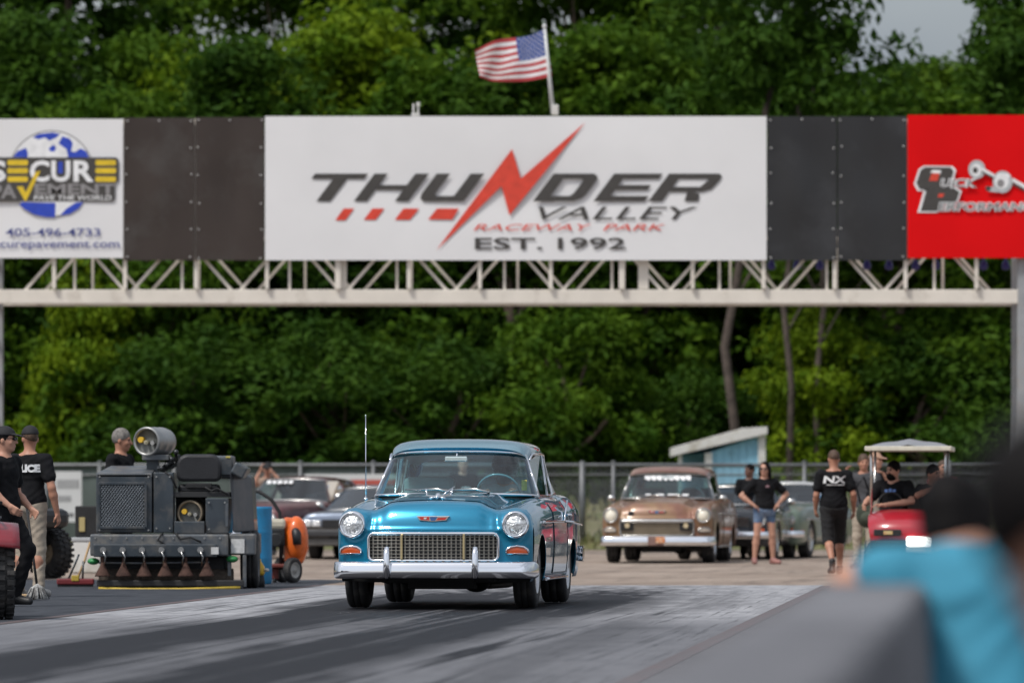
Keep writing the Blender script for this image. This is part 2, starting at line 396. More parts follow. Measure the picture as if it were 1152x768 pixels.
def tree(name, label, px_, Y, H, W, base, tone, kind, z0=.9, sc=1.0, rot=None, bk=None, r=.2, group='trees at the edge of the wood'):
    """kind keys a crown; repeats of a kind share its mesh"""
    key = (kind, tone)
    if key not in PROTO:
        spec = {'tall': (16, 3.3, 3.0, 90, 28000, .15), 'full': (12.5, 3.1, .3, 95, 31000, .148), 'bush': (5.5, 2.6, .0, 46, 15000, .13), 'open': (15, 2.5, 4.5, 44, 10000, .15), 'low': (9, 2.9, .2, 70, 22000, .145)}[kind]
        seed = {'tall': 11, 'full': 22, 'bush': 33, 'open': 44, 'low': 55}[kind] + {'dark': 0, 'mid': 1, 'bright': 2}[tone]
        me, C = crown_mesh('crown', *spec, seed, LEAF[tone]); tm = trunk_mb(spec[0], r, C, seed, spec[2])
        PROTO[key] = (me, tm, spec)
    me, tm, spec = PROTO[key]
    t = thing(name, label, 'bush' if kind == 'bush' else 'tree', (gx(px_, Y), Y, z0), rot if rot is not None else RNG.uniform(0, 6.28), group)
    k = H / spec[0]; wk = W / spec[1]; t.scale = (wk, wk, k)
    tr = tm.build('trunk', bk or bark, t)
    c = bpy.data.objects.new('crown', me); COL.objects.link(c); c.parent = t
    return t
T = [  # name, look, px, Y, height, half width, tone, kind
 ('tree', 'dark tall tree rising behind the pavement firm banner', 55, 159, 17.5, 4.0, 'dark', 'tall'),
 ('tree', 'dark tall tree above the first black panels beside the white banner', 185, 164, 15.0, 3.0, 'dark', 'open'),
 ('tree', 'tall tree above the left end of the white racetrack banner', 330, 160, 17.5, 3.6, 'mid', 'tall'),
 ('tree', 'dark tall tree behind the waving flag', 475, 163, 17.8, 3.9, 'dark', 'tall'),
 ('tree', 'tall tree just right of the flag pole', 655, 158, 17.6, 3.9, 'mid', 'tall'),
 ('tree', 'dark tall tree above the right end of the white racetrack banner', 778, 161, 17.0, 3.5, 'dark', 'tall'),
 ('tree', 'dark tree rising behind the black panels beside the red banner', 915, 166, 12.6, 3.0, 'dark', 'tall'),
 ('tree', 'mid green tree below the sky gap over the red banner', 1040, 160, 12.1, 3.2, 'mid', 'tall'),
 ('tree', 'tall dark tree above the right edge of the red banner', 1203, 157, 17.0, 3.4, 'dark', 'tall'),
 ('tree', 'dark bushy tree behind the two caps at the far left', 20, 151, 12.5, 3.4, 'dark', 'full'),
 ('tree', 'mid green bushy tree behind the sweeping machine', 130, 148, 10.3, 3.0, 'mid', 'low'),
 ('tree', 'yellow green tree showing above the left end of the white banner', 390, 154, 12.9, 3.4, 'bright', 'full'),
 ('tree', 'dark bushy tree behind the person with raised hands', 275, 150, 11.8, 3.4, 'dark', 'full'),
 ('tree', 'bright bushy tree above the antenna of the blue car', 490, 152, 11.6, 3.3, 'mid', 'full'),
 ('tree', 'dark bushy tree right behind the roof of the blue car', 580, 150, 11.5, 3.2, 'dark', 'full'),
 ('tree', 'mid green bushy tree right of the blue car roof', 690, 151, 12.3, 3.3, 'mid', 'full'),
 ('tree', 'yellow green tree showing over the banner beside the flag', 575, 156, 12.0, 2.6, 'bright', 'full'),
 ('tree', 'bushy tree whose lower boughs hang over the golf cart roof', 1030, 147, 10.4, 3.5, 'mid', 'full'),
 ('tree', 'dark bushy tree at the right edge behind the near dark head', 1145, 150, 12.0, 2.8, 'dark', 'full'),
 ('tree', 'dark thin tree behind the brown bare trunk', 800, 157, 12.5, 3.0, 'dark', 'full'),
 ('tree', 'dark tree behind the two thin trunks over the shed', 900, 157, 12.8, 3.3, 'dark', 'full'),
 ('tree', 'yellow green tree showing above the two left black panels', 225, 155, 12.0, 2.5, 'bright', 'low'),
 ('bush', 'bright green bush behind the right end of the blue shed', 930, 144.2, 4.6, 2.0, 'bright', 'bush'),
 ('bush', 'green bush behind the fence left of the blue shed', 640, 144, 4.6, 2.3, 'mid', 'bush'),
 ('bush', 'dark bush behind the white banner on the fence', 380, 145, 4.5, 2.6, 'dark', 'bush'),
 ('bush', 'yellow green bush left of the operator with grey hair', 100, 146, 5.6, 1.7, 'bright', 'bush'),
 ('bush', 'dark bush behind the golf cart roof', 1040, 144, 4.2, 2.6, 'dark', 'bush'),
 ('bush', 'dark bush low behind the blue car windscreen', 520, 144, 4.0, 2.6, 'dark', 'bush'),
 ('bush', 'dark bush behind the black tank of the sweeper', 215, 145, 4.4, 2.6, 'dark', 'bush'),
 ('tree', 'dark slender tree filling the wood behind the sweeper seat', 232, 153, 10.5, 2.8, 'dark', 'low'),
 ('tree', 'dark tree between the brown sedan and the gantry beam', 745, 154, 12.0, 2.6, 'dark', 'low'),
 ('tree', 'mid green tree behind the left black panels', 175, 157, 12.4, 3.0, 'mid', 'low'),
 ('tree', 'dark tree directly behind the antenna of the teal car', 430, 155, 11.0, 3.0, 'dark', 'low'),
 ('tree', 'mid green tree at the far left behind the woman in the black cap', -25, 149, 9.5, 2.6, 'mid', 'low'),
 ('bush', 'dark low bush behind the blue shed roof', 775, 146, 3.4, 1.9, 'dark', 'bush'),
]
for nm, lab, p_, Y, H, W, tone, kind in T:
    tree(nm, lab, p_, Y, H, W, 0, tone, kind, group='bushes along the fence' if kind == 'bush' else 'trees at the edge of the wood')
# bare leaning trunks with thin crowns that show between the leaf walls
for lab, p_, Y, pts, r in (
    ('brown bare trunk leaning beside the shed, forked near the top', 822, 142.6, [(0, -.6), (.1, 2), (-.15, 4), (.25, 6.2), (.5, 8), (1.0, 10.5)], .115),
    ('left one of two thin pale trunks above the blue shed', 886, 142.4, [(0, -.6), (.1, 3), (-.1, 5), (.2, 7.4), (.3, 10.5)], .075),
    ('right one of two thin pale trunks above the blue shed', 922, 142.8, [(0, -.6), (-.1, 3), (.1, 5), (.05, 7.4), (-.2, 10.5)], .07)):
    t = thing('bare_tree', lab, 'tree', (gx(p_, Y), Y, .9), 0, 'bare trunks above the shed'); mb = MB()
    mb.tube([(a, 0, b) for a, b in pts], [r * (1.2 - .1 * i) for i in range(len(pts))], 0, 9)
    a, b = pts[-3]; mb.tube([(a, 0, b), (a - .6, .1, b + 1.2), (a - .9, .2, b + 3)], [r * .6, r * .45, r * .2], 0, 7, False)
    mb.tube([(a, 0, b - .8), (a + .5, .1, b + .1), (a + 1.2, .2, b + .9)], [r * .4, r * .3, r * .1], 0, 7, False)
    mb.build('trunk', bark2, t)
    me, C = crown_mesh('crown', 15, 1.7, 8.2, 16, 2200, .16, int(p_), LEAF['dark'])
    c = bpy.data.objects.new('crown', me); COL.objects.link(c); c.parent = t
# the wood behind reads as one dark mass
me, C = crown_mesh('far_wood', 1, 1, 0, 10, 10, .1, 5, LEAF['dark'])
g = np.random.default_rng(91); n = 42000
Px = g.uniform(-32, 32, n); Py = g.uniform(170, 186, n); top = 11.5 + 1.6 * np.sin(Px * .55 + 1) + 1.0 * np.sin(Px * 1.3); top = top + g.normal(size=n) * .5
Pz = .6 + g.uniform(0, 1, n) * top
P = np.stack([Px, Py, Pz], 1); nr = g.normal(size=(n, 3)) + np.array([0, -.4, .6]); nr /= np.linalg.norm(nr, axis=1)[:, None]
q = g.normal(size=(n, 3)); a = np.cross(nr, q); a /= np.linalg.norm(a, axis=1)[:, None]; b = np.cross(nr, a); s_ = .36 * g.uniform(.6, 1.4, n)[:, None]
V = np.stack([P - a * s_, P - b * s_ * .5, P + a * s_, P + b * s_ * .5], 1).reshape(-1, 3)
mb = MB(); mb.add(V.tolist(), [(4 * i, 4 * i + 1, 4 * i + 2, 4 * i + 3) for i in range(n)]); tag(mb.build('far_wood', LEAF['dark']), kind='stuff')

# ------------------------------------------------------------------ fence, its banners, the shed
steel = mat('galvanised_steel', (.15, .155, .16), .5, .5, var=.15, scale=3)
def mesh_mat(name, col, cell, wire):
    m = bpy.data.materials.new(name); m.use_nodes = True; n = m.node_tree; N = n.nodes; L = n.links; b = N['Principled BSDF']
    b.inputs['Base Color'].default_value = (*col, 1); b.inputs['Roughness'].default_value = .6
    tc = N.new('ShaderNodeTexCoord'); sp = N.new('ShaderNodeSeparateXYZ'); L.new(tc.outputs['Object'], sp.inputs[0])
    def M(op, a, c):
        q = N.new('ShaderNodeMath'); q.operation = op
        for i, vv in enumerate((a, c)):
            if isinstance(vv, (int, float)): q.inputs[i].default_value = vv
            else: L.new(vv, q.inputs[i])
        return q.outputs[0]
    fs_ = []
    for sg in ('ADD', 'SUBTRACT'):
        f = M('MODULO', M('ADD', M(sg, sp.outputs['X'], sp.outputs['Z']), 500.0), cell); fs_.append(M('LESS_THAN', f, wire))
    al = M('MAXIMUM', fs_[0], fs_[1]); L.new(al, b.inputs['Alpha'])
    return m
FY = 128.0
chain = mesh_mat('chain_link', (.25, .26, .27), .075, .009)
screen = mat('green_windscreen', (.085, .105, .098), .85, var=.25, scale=.8, bump=.3, bscale=3)
fence = thing('chain_link_fence', 'grey chain link fence with round posts running along the foot of the wood', 'fence', (0, FY, 0))
ztop = CAM_Z + (HOR - 523) / FPX * FY
mb = MB(); mb.grid([[(gx(410, FY), .03, .06), (gx(410, FY), .03, ztop)], [(40, .03, .06), (40, .03, ztop)]], 0, False); mb.build('chain_link_mesh', chain, fence)
mb = MB(); P = []
for i in range(61):
    x = -40 + (gx(418, FY) + 40) * i / 60; dp = .03 * math.sin(i * 1.7) + .02 * math.sin(i * .6)
    P.append([(x, .04 + dp * (0 if k in (0, 6) else 1), .16 + (ztop - .18) * k / 6) for k in range(7)])
mb.grid(P); mb.build('windscreen', screen, fence)
for zz, r in ((ztop, .042), (CAM_Z + (HOR - 534) / FPX * FY, .020)):
    mb = MB(); mb.tube([(-40, 0, zz), (40, 0, zz)], r, 0, 8); mb.build('rail', steel, fence)
for p_ in (52, 112, 196, 262, 338, 420, 655, 690, 905, 985, 1068, 1140):
    mb = MB(); x = gx(p_, FY); mb.tube([(x, 0, -.05), (x, 0, ztop + .06)], .05 if p_ != 655 else .07, 0, 10); mb.ell((x, 0, ztop + .06), (.06, .06, .04), 0, 10, 6); mb.build('post', steel, fence)

vinyl = mat('white_vinyl', (.62, .62, .63), .6, var=.06, scale=1.2)
ink = mat('dark_ink', (.06, .06, .065), .6)
def fence_sign(name, label, x0, x1, y0, y1, D, marks):
    t = thing(name, label, 'banner', (0, D, 0)); mb = MB(); P = []
    a, b = px(x0, y1, D), px(x1, y0, D)
    mb.box(((a.x + b.x) / 2, 0, (a.z + b.z) / 2), (b.x - a.x, .02, b.z - a.z)); mb.build('sheet', vinyl, t, bevel=.004)
    mb = MB(); marks(mb, a, b); mb.build('lettering', [ink, mat('grey_ink', (.28, .28, .29), .6), mat('banner_blue', (.10, .28, .50), .5), mat('banner_red', (.5, .10, .08), .5)], t)
    return t
def sgn1(mb, a, b):
    w_, h_ = b.x - a.x, b.z - a.z
    for k, (u0, u1, v0, v1, mi) in enumerate(((.08, .92, .66, .84, 1), (.10, .62, .40, .52, 1), (.30, .72, .10, .18, 0))):
        g_ = 6 if k < 2 else 4
        for i in range(g_):
            xa = a.x + w_ * (u0 + (u1 - u0) * i / g_)
            mb.box((xa + w_ * (u1 - u0) / g_ * .4, -.013, a.z + h_ * (v0 + v1) / 2), (w_ * (u1 - u0) / g_ * .72, .004, h_ * (v1 - v0)), mi)
fence_sign('notice_sign', 'white paper notice hung on the green fence screen beside the sweeper', 62, 92, 530, 587, 126.5, sgn1)
def sgn2(mb, a, b):
    w_, h_ = b.x - a.x, b.z - a.z; 
    c = (a.x + w_ * .22, -.013, a.z + h_ * .42); mb.lathe([(h_ * .26, 0), (h_ * .26, -.004), (h_ * .14, -.004), (h_ * .14, 0)], c, 'y', 24, 1)
    mb.box((a.x + w_ * .72, -.013, a.z + h_ * .84), (w_ * .5, .004, h_ * .10), 3)
fence_sign('fence_banner', 'long white banner with a grey ring hung on the fence behind the silver car', 343, 452, 533, 590, 126.4, sgn2)
mb = MB(); a, b = px(327, 546, 126.5), px(338, 536, 126.5); mb.box(((a.x + b.x) / 2, 126.5, (a.z + b.z) / 2), (b.x - a.x, .02, b.z - a.z))
tag(mb.build('notice_board', mat('pale_blue_board', (.12, .34, .58), .5), bevel=.005), 'small pale blue square board on the fence left of the long white banner', 'sign')

# blue shed
SY = 131.5; sh = thing('shed', 'small pale blue wooden shed with a sloping white roof', 'shed', (0, SY, 0))
blue_w = mat('pale_blue_boards', (.26, .52, .68), .7, var=.08, scale=2, dirt=((.19, .38, .50), .4, 1.5)); white_p = mat('white_paint', (.66, .65, .62), .55, var=.08, scale=2, dirt=((.45, .42, .36), .5, 2))
xa, xb, xc = gx(765, SY), gx(797, SY), gx(857, SY)
zl, zr = px(0, 509, SY).z, px(0, 489, SY).z; zr2 = px(0, 487, SY).z
depth = 2.4
mb = MB()                                             # front wall of upright boards, sloping under the roof
def wall_strip(x0, x1, z0, z1, y, nb):
    for i in range(nb):
        u0, u1 = i / nb, (i + 1) / nb; xA, xB = x0 + (x1 - x0) * u0, x0 + (x1 - x0) * u1
        mb.prism([(xA + .006, .2), (xB - .006, .2), (xB - .006, z0 + (z1 - z0) * u1), (xA + .006, z0 + (z1 - z0) * u0)], y, y + .03, 'y')
ztop_at = lambda x: zl + (zr - zl) * max(0, (x - xb)) / (xc - xb)
wall_strip(xb, xc, zl, zr, 0, 7); mb.prism([(xb, .2), (xc, .2), (xc, zr), (xb, zl)], .03, .06, 'y'); mb.build('front_wall', blue_w, sh)
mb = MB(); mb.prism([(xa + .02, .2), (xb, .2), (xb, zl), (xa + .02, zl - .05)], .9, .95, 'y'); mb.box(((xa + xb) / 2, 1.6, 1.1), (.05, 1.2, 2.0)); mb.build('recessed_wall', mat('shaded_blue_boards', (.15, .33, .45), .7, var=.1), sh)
mb = MB(); mb.prism([(0, .2), (depth, .2), (depth, zr - .02), (0, zr - .02)], xc - .06, xc - .03, 'x'); mb.prism([(.95, .2), (depth, .2), (depth, zl), (.95, zl)], xa + .03, xa + .06, 'x'); mb.prism([(xa + .06, .2), (xc - .06, .2), (xc - .06, zr), (xa + .06, zl)], depth - .03, depth, 'y'); mb.build('side_wall', blue_w, sh)
for x, z in ((xa, zl - .03), (xb, zl), (xc, zr)):
    mb = MB(); mb.box((x, -.03, z / 2), (.17 if x != xa else .09, .09, z)); mb.build('corner_post', white_p, sh, bevel=.006)
mb = MB(); x0, x1 = gx(757, SY), gx(863, SY); zr0 = px(0, 500, SY).z
rp = [(x0, px(0, 513, SY).z), (x0 + .15, px(0, 511, SY).z), (x1, px(0, 488, SY).z), (x1, px(0, 480, SY).z), (gx(835, SY), px(0, 481.5, SY).z), (x0, px(0, 503, SY).z)]
mb.prism(rp, -.22, depth + .2, 'y'); mb.build('roof', white_p, sh, bevel=.01)
# ------------------------------------------------------------------ sign gantry
GY = 110.0
cream = mat('cream_painted_steel', (.72, .67, .59), .5, var=.06, scale=2, dirt=((.52, .47, .40), .25, 1.6), bump=.05)
gan = thing('sign_gantry', 'cream painted lattice steel gantry spanning the drag strip and carrying the banners', 'gantry', (0, GY, 0))
def gp(x, y, dy=0.0): p = px(x, y, GY); return Vector((p.x, dy, p.z))
XL, XR = -14, 1160
for dy in (.12, 1.35):
    mb = MB(); a, b = gp(XL, 333.5, dy), gp(XR, 333.5, dy); mb.box((a + b) / 2, (b.x - a.x, .16, .27)); mb.build('bottom_chord', cream, gan, bevel=.012)
    mb = MB(); a, b = gp(XL, 262, dy), gp(XR, 262, dy); mb.box((a + b) / 2, (b.x - a.x, .14, .16)); mb.build('top_chord', cream, gan, bevel=.01)
    mb = MB(); sh_ = 0 if dy < 1 else 15
    for k in range(-1, 11):
        xn = 23 + 121 * k + sh_
        for s in (-1, 1):
            if XL < xn + s * 60.5 < XR: mb.bar(gp(xn + s * 4, 327, dy), gp(xn + s * 60.5, 263, dy), .056 if dy < 1 else .038, .056)
        if XL < xn + 60.5 < XR: mb.bar(gp(xn + 60.5, 326, dy), gp(xn + 60.5, 264, dy), .05, .05)
    mb.build('lattice', cream, gan)
mb = MB()
for k in range(0, 23):
    x = 12 + 49 * k; mb.bar(gp(x, 336, .2), gp(x + 24, 336, 1.27), .05, .05); mb.bar(gp(x + 24, 336, 1.27), gp(x + 49, 336, .2), .05, .05)
mb.build('floor_bracing', cream, gan)
for k in range(-1, 14):
    x = 61 + 79.8 * k
    if x > XR: break
    wide = k in (4, 8)
    mb = MB(); a, b = gp(x, 325, -.02), gp(x, 134, -.02); mb.box((a + b) / 2, (.075 if not wide else .11, .07, b.z - a.z)); mb.build('banner_post', cream, gan, bevel=.008)
for x in (384, 724):
    mb = MB(); a, b = gp(x, 325, .12), gp(x, 268, .12); mb.box((a + b) / 2, (.2, .1, b.z - a.z)); mb.build('hanger_plate', cream, gan, bevel=.008)
for x in (-10.5, 1152):
    mb = MB()
    for dy in (.12, 1.35):
        a = gp(x, 262, dy); mb.box((a.x, dy, a.z / 2), (.24, .2, a.z))
    for k in range(7): mb.bar((a.x, .2, .4 + k * .78), (a.x, 1.3, 1.1 + k * .78), .06)
    mb.box((a.x, .73, .03), (.5, 1.8, .12)); mb.build('column', mat('grey_painted_column', (.30, .31, .32), .5, var=.08, dirt=((.3, .28, .26), .4, 3)), gan, bevel=.01)

# ---- banners
def panel(name, label, x0, x1, m, y0=131.5, y1=293, cat='banner', wav=.022, dy=-.14, screws=True):
    t = thing(name, label, cat, (0, GY, 0), 0, 'black panels between the banners' if name == 'black_panel' else 'banners on the gantry'); mb = MB(); P = []; a, b = gp(x0, y1), gp(x1, y0)
    nx, nz = 28, 12; ph = RNG.uniform(0, 6)
    for i in range(nx + 1):
        row = []
        for j in range(nz + 1):
            u, v = i / nx, j / nz; e = math.sin(math.pi * u) * math.sin(math.pi * v)
            d = -wav * e * (math.sin(u * 7 + ph + v * 2) + .6 * math.sin(v * 9 + ph))
            row.append((a.x + (b.x - a.x) * u, dy + d, a.z + (b.z - a.z) * v))
        P.append(row)
    mb.grid(P); q = [[(x, dy + .03, z) for x, y, z in r] for r in P]; mb.grid(q, 0, True, True)
    n = len(P); mb.grid([P[0], q[0]], 0, False); mb.grid([P[-1], q[-1]], 0, False); mb.grid([[r[0] for r in P], [r[0] for r in q]], 0, False); mb.grid([[r[-1] for r in P], [r[-1] for r in q]], 0, False)
    mb.build('sheet', m, t)
    if screws:
        s = MB()
        for k in range(6):
            z = a.z + .06 + (b.z - a.z - .12) * k / 5 + RNG.normal() * .02
            for x in (a.x + .06, b.x - .06): s.ell((x + RNG.normal() * .012, dy - .012, z), (.017, .01, .017), 0, 8, 6)
        s.ell(((a.x + b.x) / 2, dy - .012, b.z - .06), (.017, .01, .017), 0, 8, 6)
        s.build('screws', mat('screw_head', (.6, .6, .58), .4, .5), t)
    return t
wv = mat('banner_white', (.74, .735, .735), .6, var=.035, scale=.7, spec=.15)
bkL = mat('brown_black_panel', (.048, .037, .032), .5, spec=.25, var=.12, scale=.8, dirt=((.062, .054, .049), .4, 1.0)); bkR = mat('black_panel', (.018, .0175, .018), .38, var=.15, scale=.8, dirt=((.032, .032, .034), .4, .9))
rdv = mat('banner_red_vinyl', (.70, .006, .008), .65, var=.05, scale=.8, spec=.06)
DK = mat('charcoal_print', (.055, .050, .045), .5); RD = mat('red_print', (.66, .055, .028), .5); YL = mat('yellow_print', (.72, .50, .02), .5)
BL = mat('blue_print', (.022, .06, .46), .5, var=.15); NV = mat('navy_print', (.045, .06, .24), .5); GR = mat('grey_print', (.25, .24, .24), .5); WH = mat('white_print', (.78, .78, .78), .5); LG = mat('silver_print', (.45, .46, .47), .5)
YB = -.14 - .024
def poly(mb, pts, mi, y=YB, sx=1, ox=0, oy=0, f=None):
    P = [gp(*f(p), y) if f else gp(p[0], p[1], y) for p in pts]; mb.add([(v.x, y, v.z) for v in P], [tuple(range(len(P)))], mi)
def rect(mb, x0, y0, x1, y1, mi, y=YB): poly(mb, [(x0, y1), (x1, y1), (x1, y0), (x0, y0)], mi, y)
def txt(mb, s, x0, x1, y0, y1, mi, y=YB, shear=0, bold=0):
    a, b = gp(x0, y1), gp(x1, y0); text_on(mb, s, a.x, b.x, a.z, b.z, y, mi, shear, bold)
def disc(mb, cx, cy, rx, ry, mi, y, n=40, a0=0, a1=2 * math.pi): poly(mb, [(cx + rx * math.cos(a0 + (a1 - a0) * i / n), cy - ry * math.sin(a0 + (a1 - a0) * i / n)) for i in range(n)], mi, y)

t = panel('racetrack_banner', 'large white banner reading THUNDER VALLEY with a red lightning bolt', 298.5, 862, wv, screws=False)
mb = MB(); k = 490 / 1152.0
F = lambda p: (340 + p[0] * k, 130 + p[1] * k)
def ital(pts, mi=0, y=YB): poly(mb, [(p[0] + .75 * (228 - p[1]), p[1]) for p in pts], mi, y, f=F)   # upright letter shapes leant over
def bar_(x0, y0, x1, y1): ital([(x0, y1), (x1, y1), (x1, y0), (x0, y0)])
# T H U
bar_(-20, 155, 120, 169); bar_(38, 169, 75, 228)
bar_(137, 155, 172, 228); bar_(245, 155, 281, 228); bar_(172, 185, 245, 198)
bar_(301, 155, 337, 208); bar_(391, 155, 427, 228); ital([(301, 208), (337, 208), (343, 214), (391, 214), (391, 228), (322, 228), (308, 222)])
# D E R
ital([(610, 228), (646, 228), (646, 155), (610, 155)]); ital([(646, 214), (646, 228), (716, 228), (732, 220), (737, 210), (702, 207), (697, 214)]); ital([(702, 207), (737, 210), (737, 170), (702, 174)]); ital([(646, 155), (646, 169), (697, 169), (702, 174), (737, 170), (730, 161), (716, 155)])
ital([(770, 214), (770, 228), (905, 228), (905, 214)]); ital([(770, 214), (804, 214), (804, 169), (770, 169)]); ital([(770, 155), (770, 169), (898, 169), (898, 155)]); ital([(804, 185), (804, 198), (890, 198), (890, 185)])
ital([(915, 228), (951, 228), (951, 155), (915, 155)]); ital([(951, 155), (951, 169), (1028, 169), (1034, 174), (1062, 174), (1060, 162), (1048, 155)]); ital([(1030, 174), (1062, 174), (1058, 196), (1040, 203), (1018, 203), (1024, 190)]); ital([(951, 190), (951, 203), (1018, 203), (1024, 190)])
poly(mb, [(1010, 228), (1047, 228), (1050, 209.25), (1034, 203), (1018, 203)], 0, YB, f=F)
# bolt and dashes
for tri in ([(355, 357), (527, 188), (555, 90)], [(527, 188), (548, 265), (578, 168), (555, 90)], [(548, 265), (748, 20), (578, 168)]): poly(mb, tri, 1, YB - .004, f=F)
for q in ([(88, 278), (115, 278), (138, 247), (110, 247)], [(163, 277), (195, 277), (218, 247), (186, 247)], [(245, 277), (285, 277), (310, 247), (268, 247)], [(333, 276), (397, 276), (415, 247), (357, 247)]): poly(mb, q, 1, YB, f=F)
txt(mb, 'VALLEY', 340 + 598 * k, 340 + 1046 * k, 130 + 242 * k, 130 + 276 * k, 0, shear=.8)
txt(mb, 'RACEWAY', 340 + 453 * k, 340 + 765 * k, 130 + 288 * k, 130 + 305 * k, 1, shear=.8); txt(mb, 'PARK', 340 + 795 * k, 340 + 965 * k, 130 + 288 * k, 130 + 305 * k, 1, shear=.8)
txt(mb, 'EST.', 340 + 457 * k, 340 + 636 * k, 130 + 324 * k, 130 + 355 * k, 0, bold=.015); txt(mb, '1992', 340 + 676 * k, 340 + 855 * k, 130 + 324 * k, 130 + 355 * k, 0, bold=.015)
mb.build('lettering', [DK, RD], t)

t = panel('pavement_banner', 'white sponsor banner with a blue globe and SECURE PAVEMENT lettering', -60, 139, wv, y0=134.5, y1=290.5, screws=False)
mb = MB(); cx, cy, r = 58.5, 196, 47; q_ = 150 / 698.0
G = lambda p: (p[0] * q_, 130 + p[1] * q_)
disc(mb, cx, cy, r + 1.2, r + 1.8, 4, YB); disc(mb, cx, cy, r - .3, r + .4, 6, YB - .002)
for pts in ([(72, 220), (95, 190), (140, 172), (150, 200), (148, 222)], [(175, 118), (205, 100), (280, 92), (318, 100), (300, 118), (262, 135), (240, 118), (205, 128)], [(258, 175), (285, 155), (297, 170), (290, 192), (265, 190)], [(310, 150), (330, 112), (370, 125), (385, 150), (375, 190), (395, 195), (425, 175), (455, 190), (470, 222), (360, 222), (352, 180)], [(105, 470), (120, 455), (295, 460), (292, 535), (250, 535), (180, 520), (130, 490)], [(318, 525), (350, 490), (400, 458), (440, 455), (415, 490), (370, 518)]): poly(mb, pts, 1, YB - .004, f=G)
poly(mb, [(-80, 222), (610, 222), (625, 235), (625, 345), (605, 360), (605, 440), (590, 452), (-80, 452)], 0, YB - .006, f=G)
def gt(s, x0, x1, y0, y1, mi, d=.008, shear=0, bold=0): a, b = G((x0, y0)), G((x1, y1)); txt(mb, s, a[0], b[0], a[1], b[1], mi, YB - d, shear, bold)
gt('S', -62, 36, 238, 350, 6, bold=.03); gt('C', 160, 262, 238, 350, 6, bold=.03); gt('U', 272, 372, 238, 350, 6, bold=.03); gt('R', 388, 494, 238, 350, 6, bold=.03)
poly(mb, [(308, 245), (332, 245), (332, 305), (308, 305)], 1, YB - .0075, f=G)
for x0 in (46, 506):
    for y0 in (236, 278, 322): poly(mb, [(x0, y0 + 28), (x0 + 100, y0 + 28), (x0 + 106, y0 + 14), (x0 + 100, y0), (x0, y0), (x0 - 4, y0 + 14)], 3, YB - .008, f=G)
gt('PA', -40, 92, 362, 438, 5, bold=.03); gt('EMENT', 185, 610, 360, 415, 5, bold=.03)
gt('PAVE THE WORLD', 180, 590, 420, 446, 6, .010, shear=.2, bold=.01)
poly(mb, [(92, 375), (122, 372), (138, 405), (138, 455)], 3, YB - .012, f=G); poly(mb, [(138, 405), (190, 298), (217, 292), (138, 455)], 3, YB - .012, f=G)
gt('405-496-4733', 34, 528, 592, 634, 2, bold=.008); gt('securepavement.com', -66, 628, 660, 706, 2, bold=.008)
mb.build('lettering', [DK, BL, NV, YL, GR, GR, WH], t)

t = panel('performance_banner', 'bright red sponsor banner with black and white QP lettering and an axle', 1020.5, 1178, rdv, y0=130, y1=290.5, screws=False)
mb = MB(); r_ = 142 / 661.0
G = lambda p: (1010 + p[0] * r_, 130 + p[1] * r_)
def ring(pts, mi, d, gro=0):
    c = np.mean(pts, 0); poly(mb, [(c[0] + (p[0] - c[0]) * (1 + gro), c[1] + (p[1] - c[1]) * (1 + gro)) for p in pts], mi, YB - d, f=G)
Q = [(85, 360), (110, 285), (135, 268), (280, 270), (298, 290), (275, 375), (250, 392), (105, 395)]
P_ = [(105, 508), (140, 385), (295, 378), (328, 400), (310, 450), (285, 462), (215, 470), (205, 508)]
ring(Q, 2, .0, .04); ring(P_, 2, .0, .04); ring(Q, 0, .003, -.08); ring(P_, 0, .003, -.08)
ring([(160, 345), (175, 305), (215, 305), (205, 345)], 1, .006); ring([(205, 430), (212, 412), (240, 412), (232, 430)], 1, .006)
poly(mb, [(165, 300), (180, 288), (225, 290), (218, 310)], 2, YB - .005, f=G)
def gt(s, x0, x1, y0, y1, mi, d=.008, shear=0, bold=0): a, b = G((x0, y0)), G((x1, y1)); txt(mb, s, a[0], b[0], a[1], b[1], mi, YB - d, shear, bold)
gt('UICK', 215, 420, 332, 380, 2, .007, .2, .07); gt('UICK', 220, 415, 337, 377, 0, .010, .2, .0)
gt('ERFORMANCE', 205, 760, 455, 505, 2, .007, .2, .07); gt('ERFORMANCE', 210, 755, 460, 501, 0, .010, .2, .0)
disc(mb, *G((410, 285)), 9.5, 10.5, 3, YB - .004); disc(mb, *G((408, 288)), 6, 7, 2, YB - .006); disc(mb, *G((402, 290)), 3, 3.5, 0, YB - .008)
poly(mb, [(430, 290), (440, 275), (510, 315), (505, 335)], 2, YB - .005, f=G); poly(mb, [(432, 300), (436, 292), (508, 330), (505, 338)], 0, YB - .006, f=G)
disc(mb, *G((545, 350)), 11, 12.5, 3, YB - .008); disc(mb, *G((540, 345)), 8, 9, 2, YB - .010); disc(mb, *G((535, 358)), 4, 4.5, 4, YB - .012); disc(mb, *G((560, 320)), 5, 3, 2, YB - .012)
poly(mb, [(455, 375), (520, 375), (520, 405), (465, 400)], 3, YB - .006, f=G); disc(mb, *G((470, 385)), 3, 3, 0, YB - .009)
poly(mb, [(590, 345), (600, 330), (760, 420), (755, 440)], 2, YB - .006, f=G); poly(mb, [(590, 362), (595, 352), (757, 440), (752, 450)], 0, YB - .007, f=G)
mb.build('lettering', [DK, RD, WH, LG, GR], t)

panel('black_panel', 'brownish black panel next to the pavement banner', 140, 219, bkL, y0=133)
panel('black_panel', 'brownish black panel touching the left edge of the big white banner', 220.5, 297.5, bkL, y0=132.5)
panel('black_panel', 'black panel touching the right edge of the big white banner', 863, 941, bkR)
panel('black_panel', 'glossy black panel touching the red banner', 942, 1019.5, bkR)
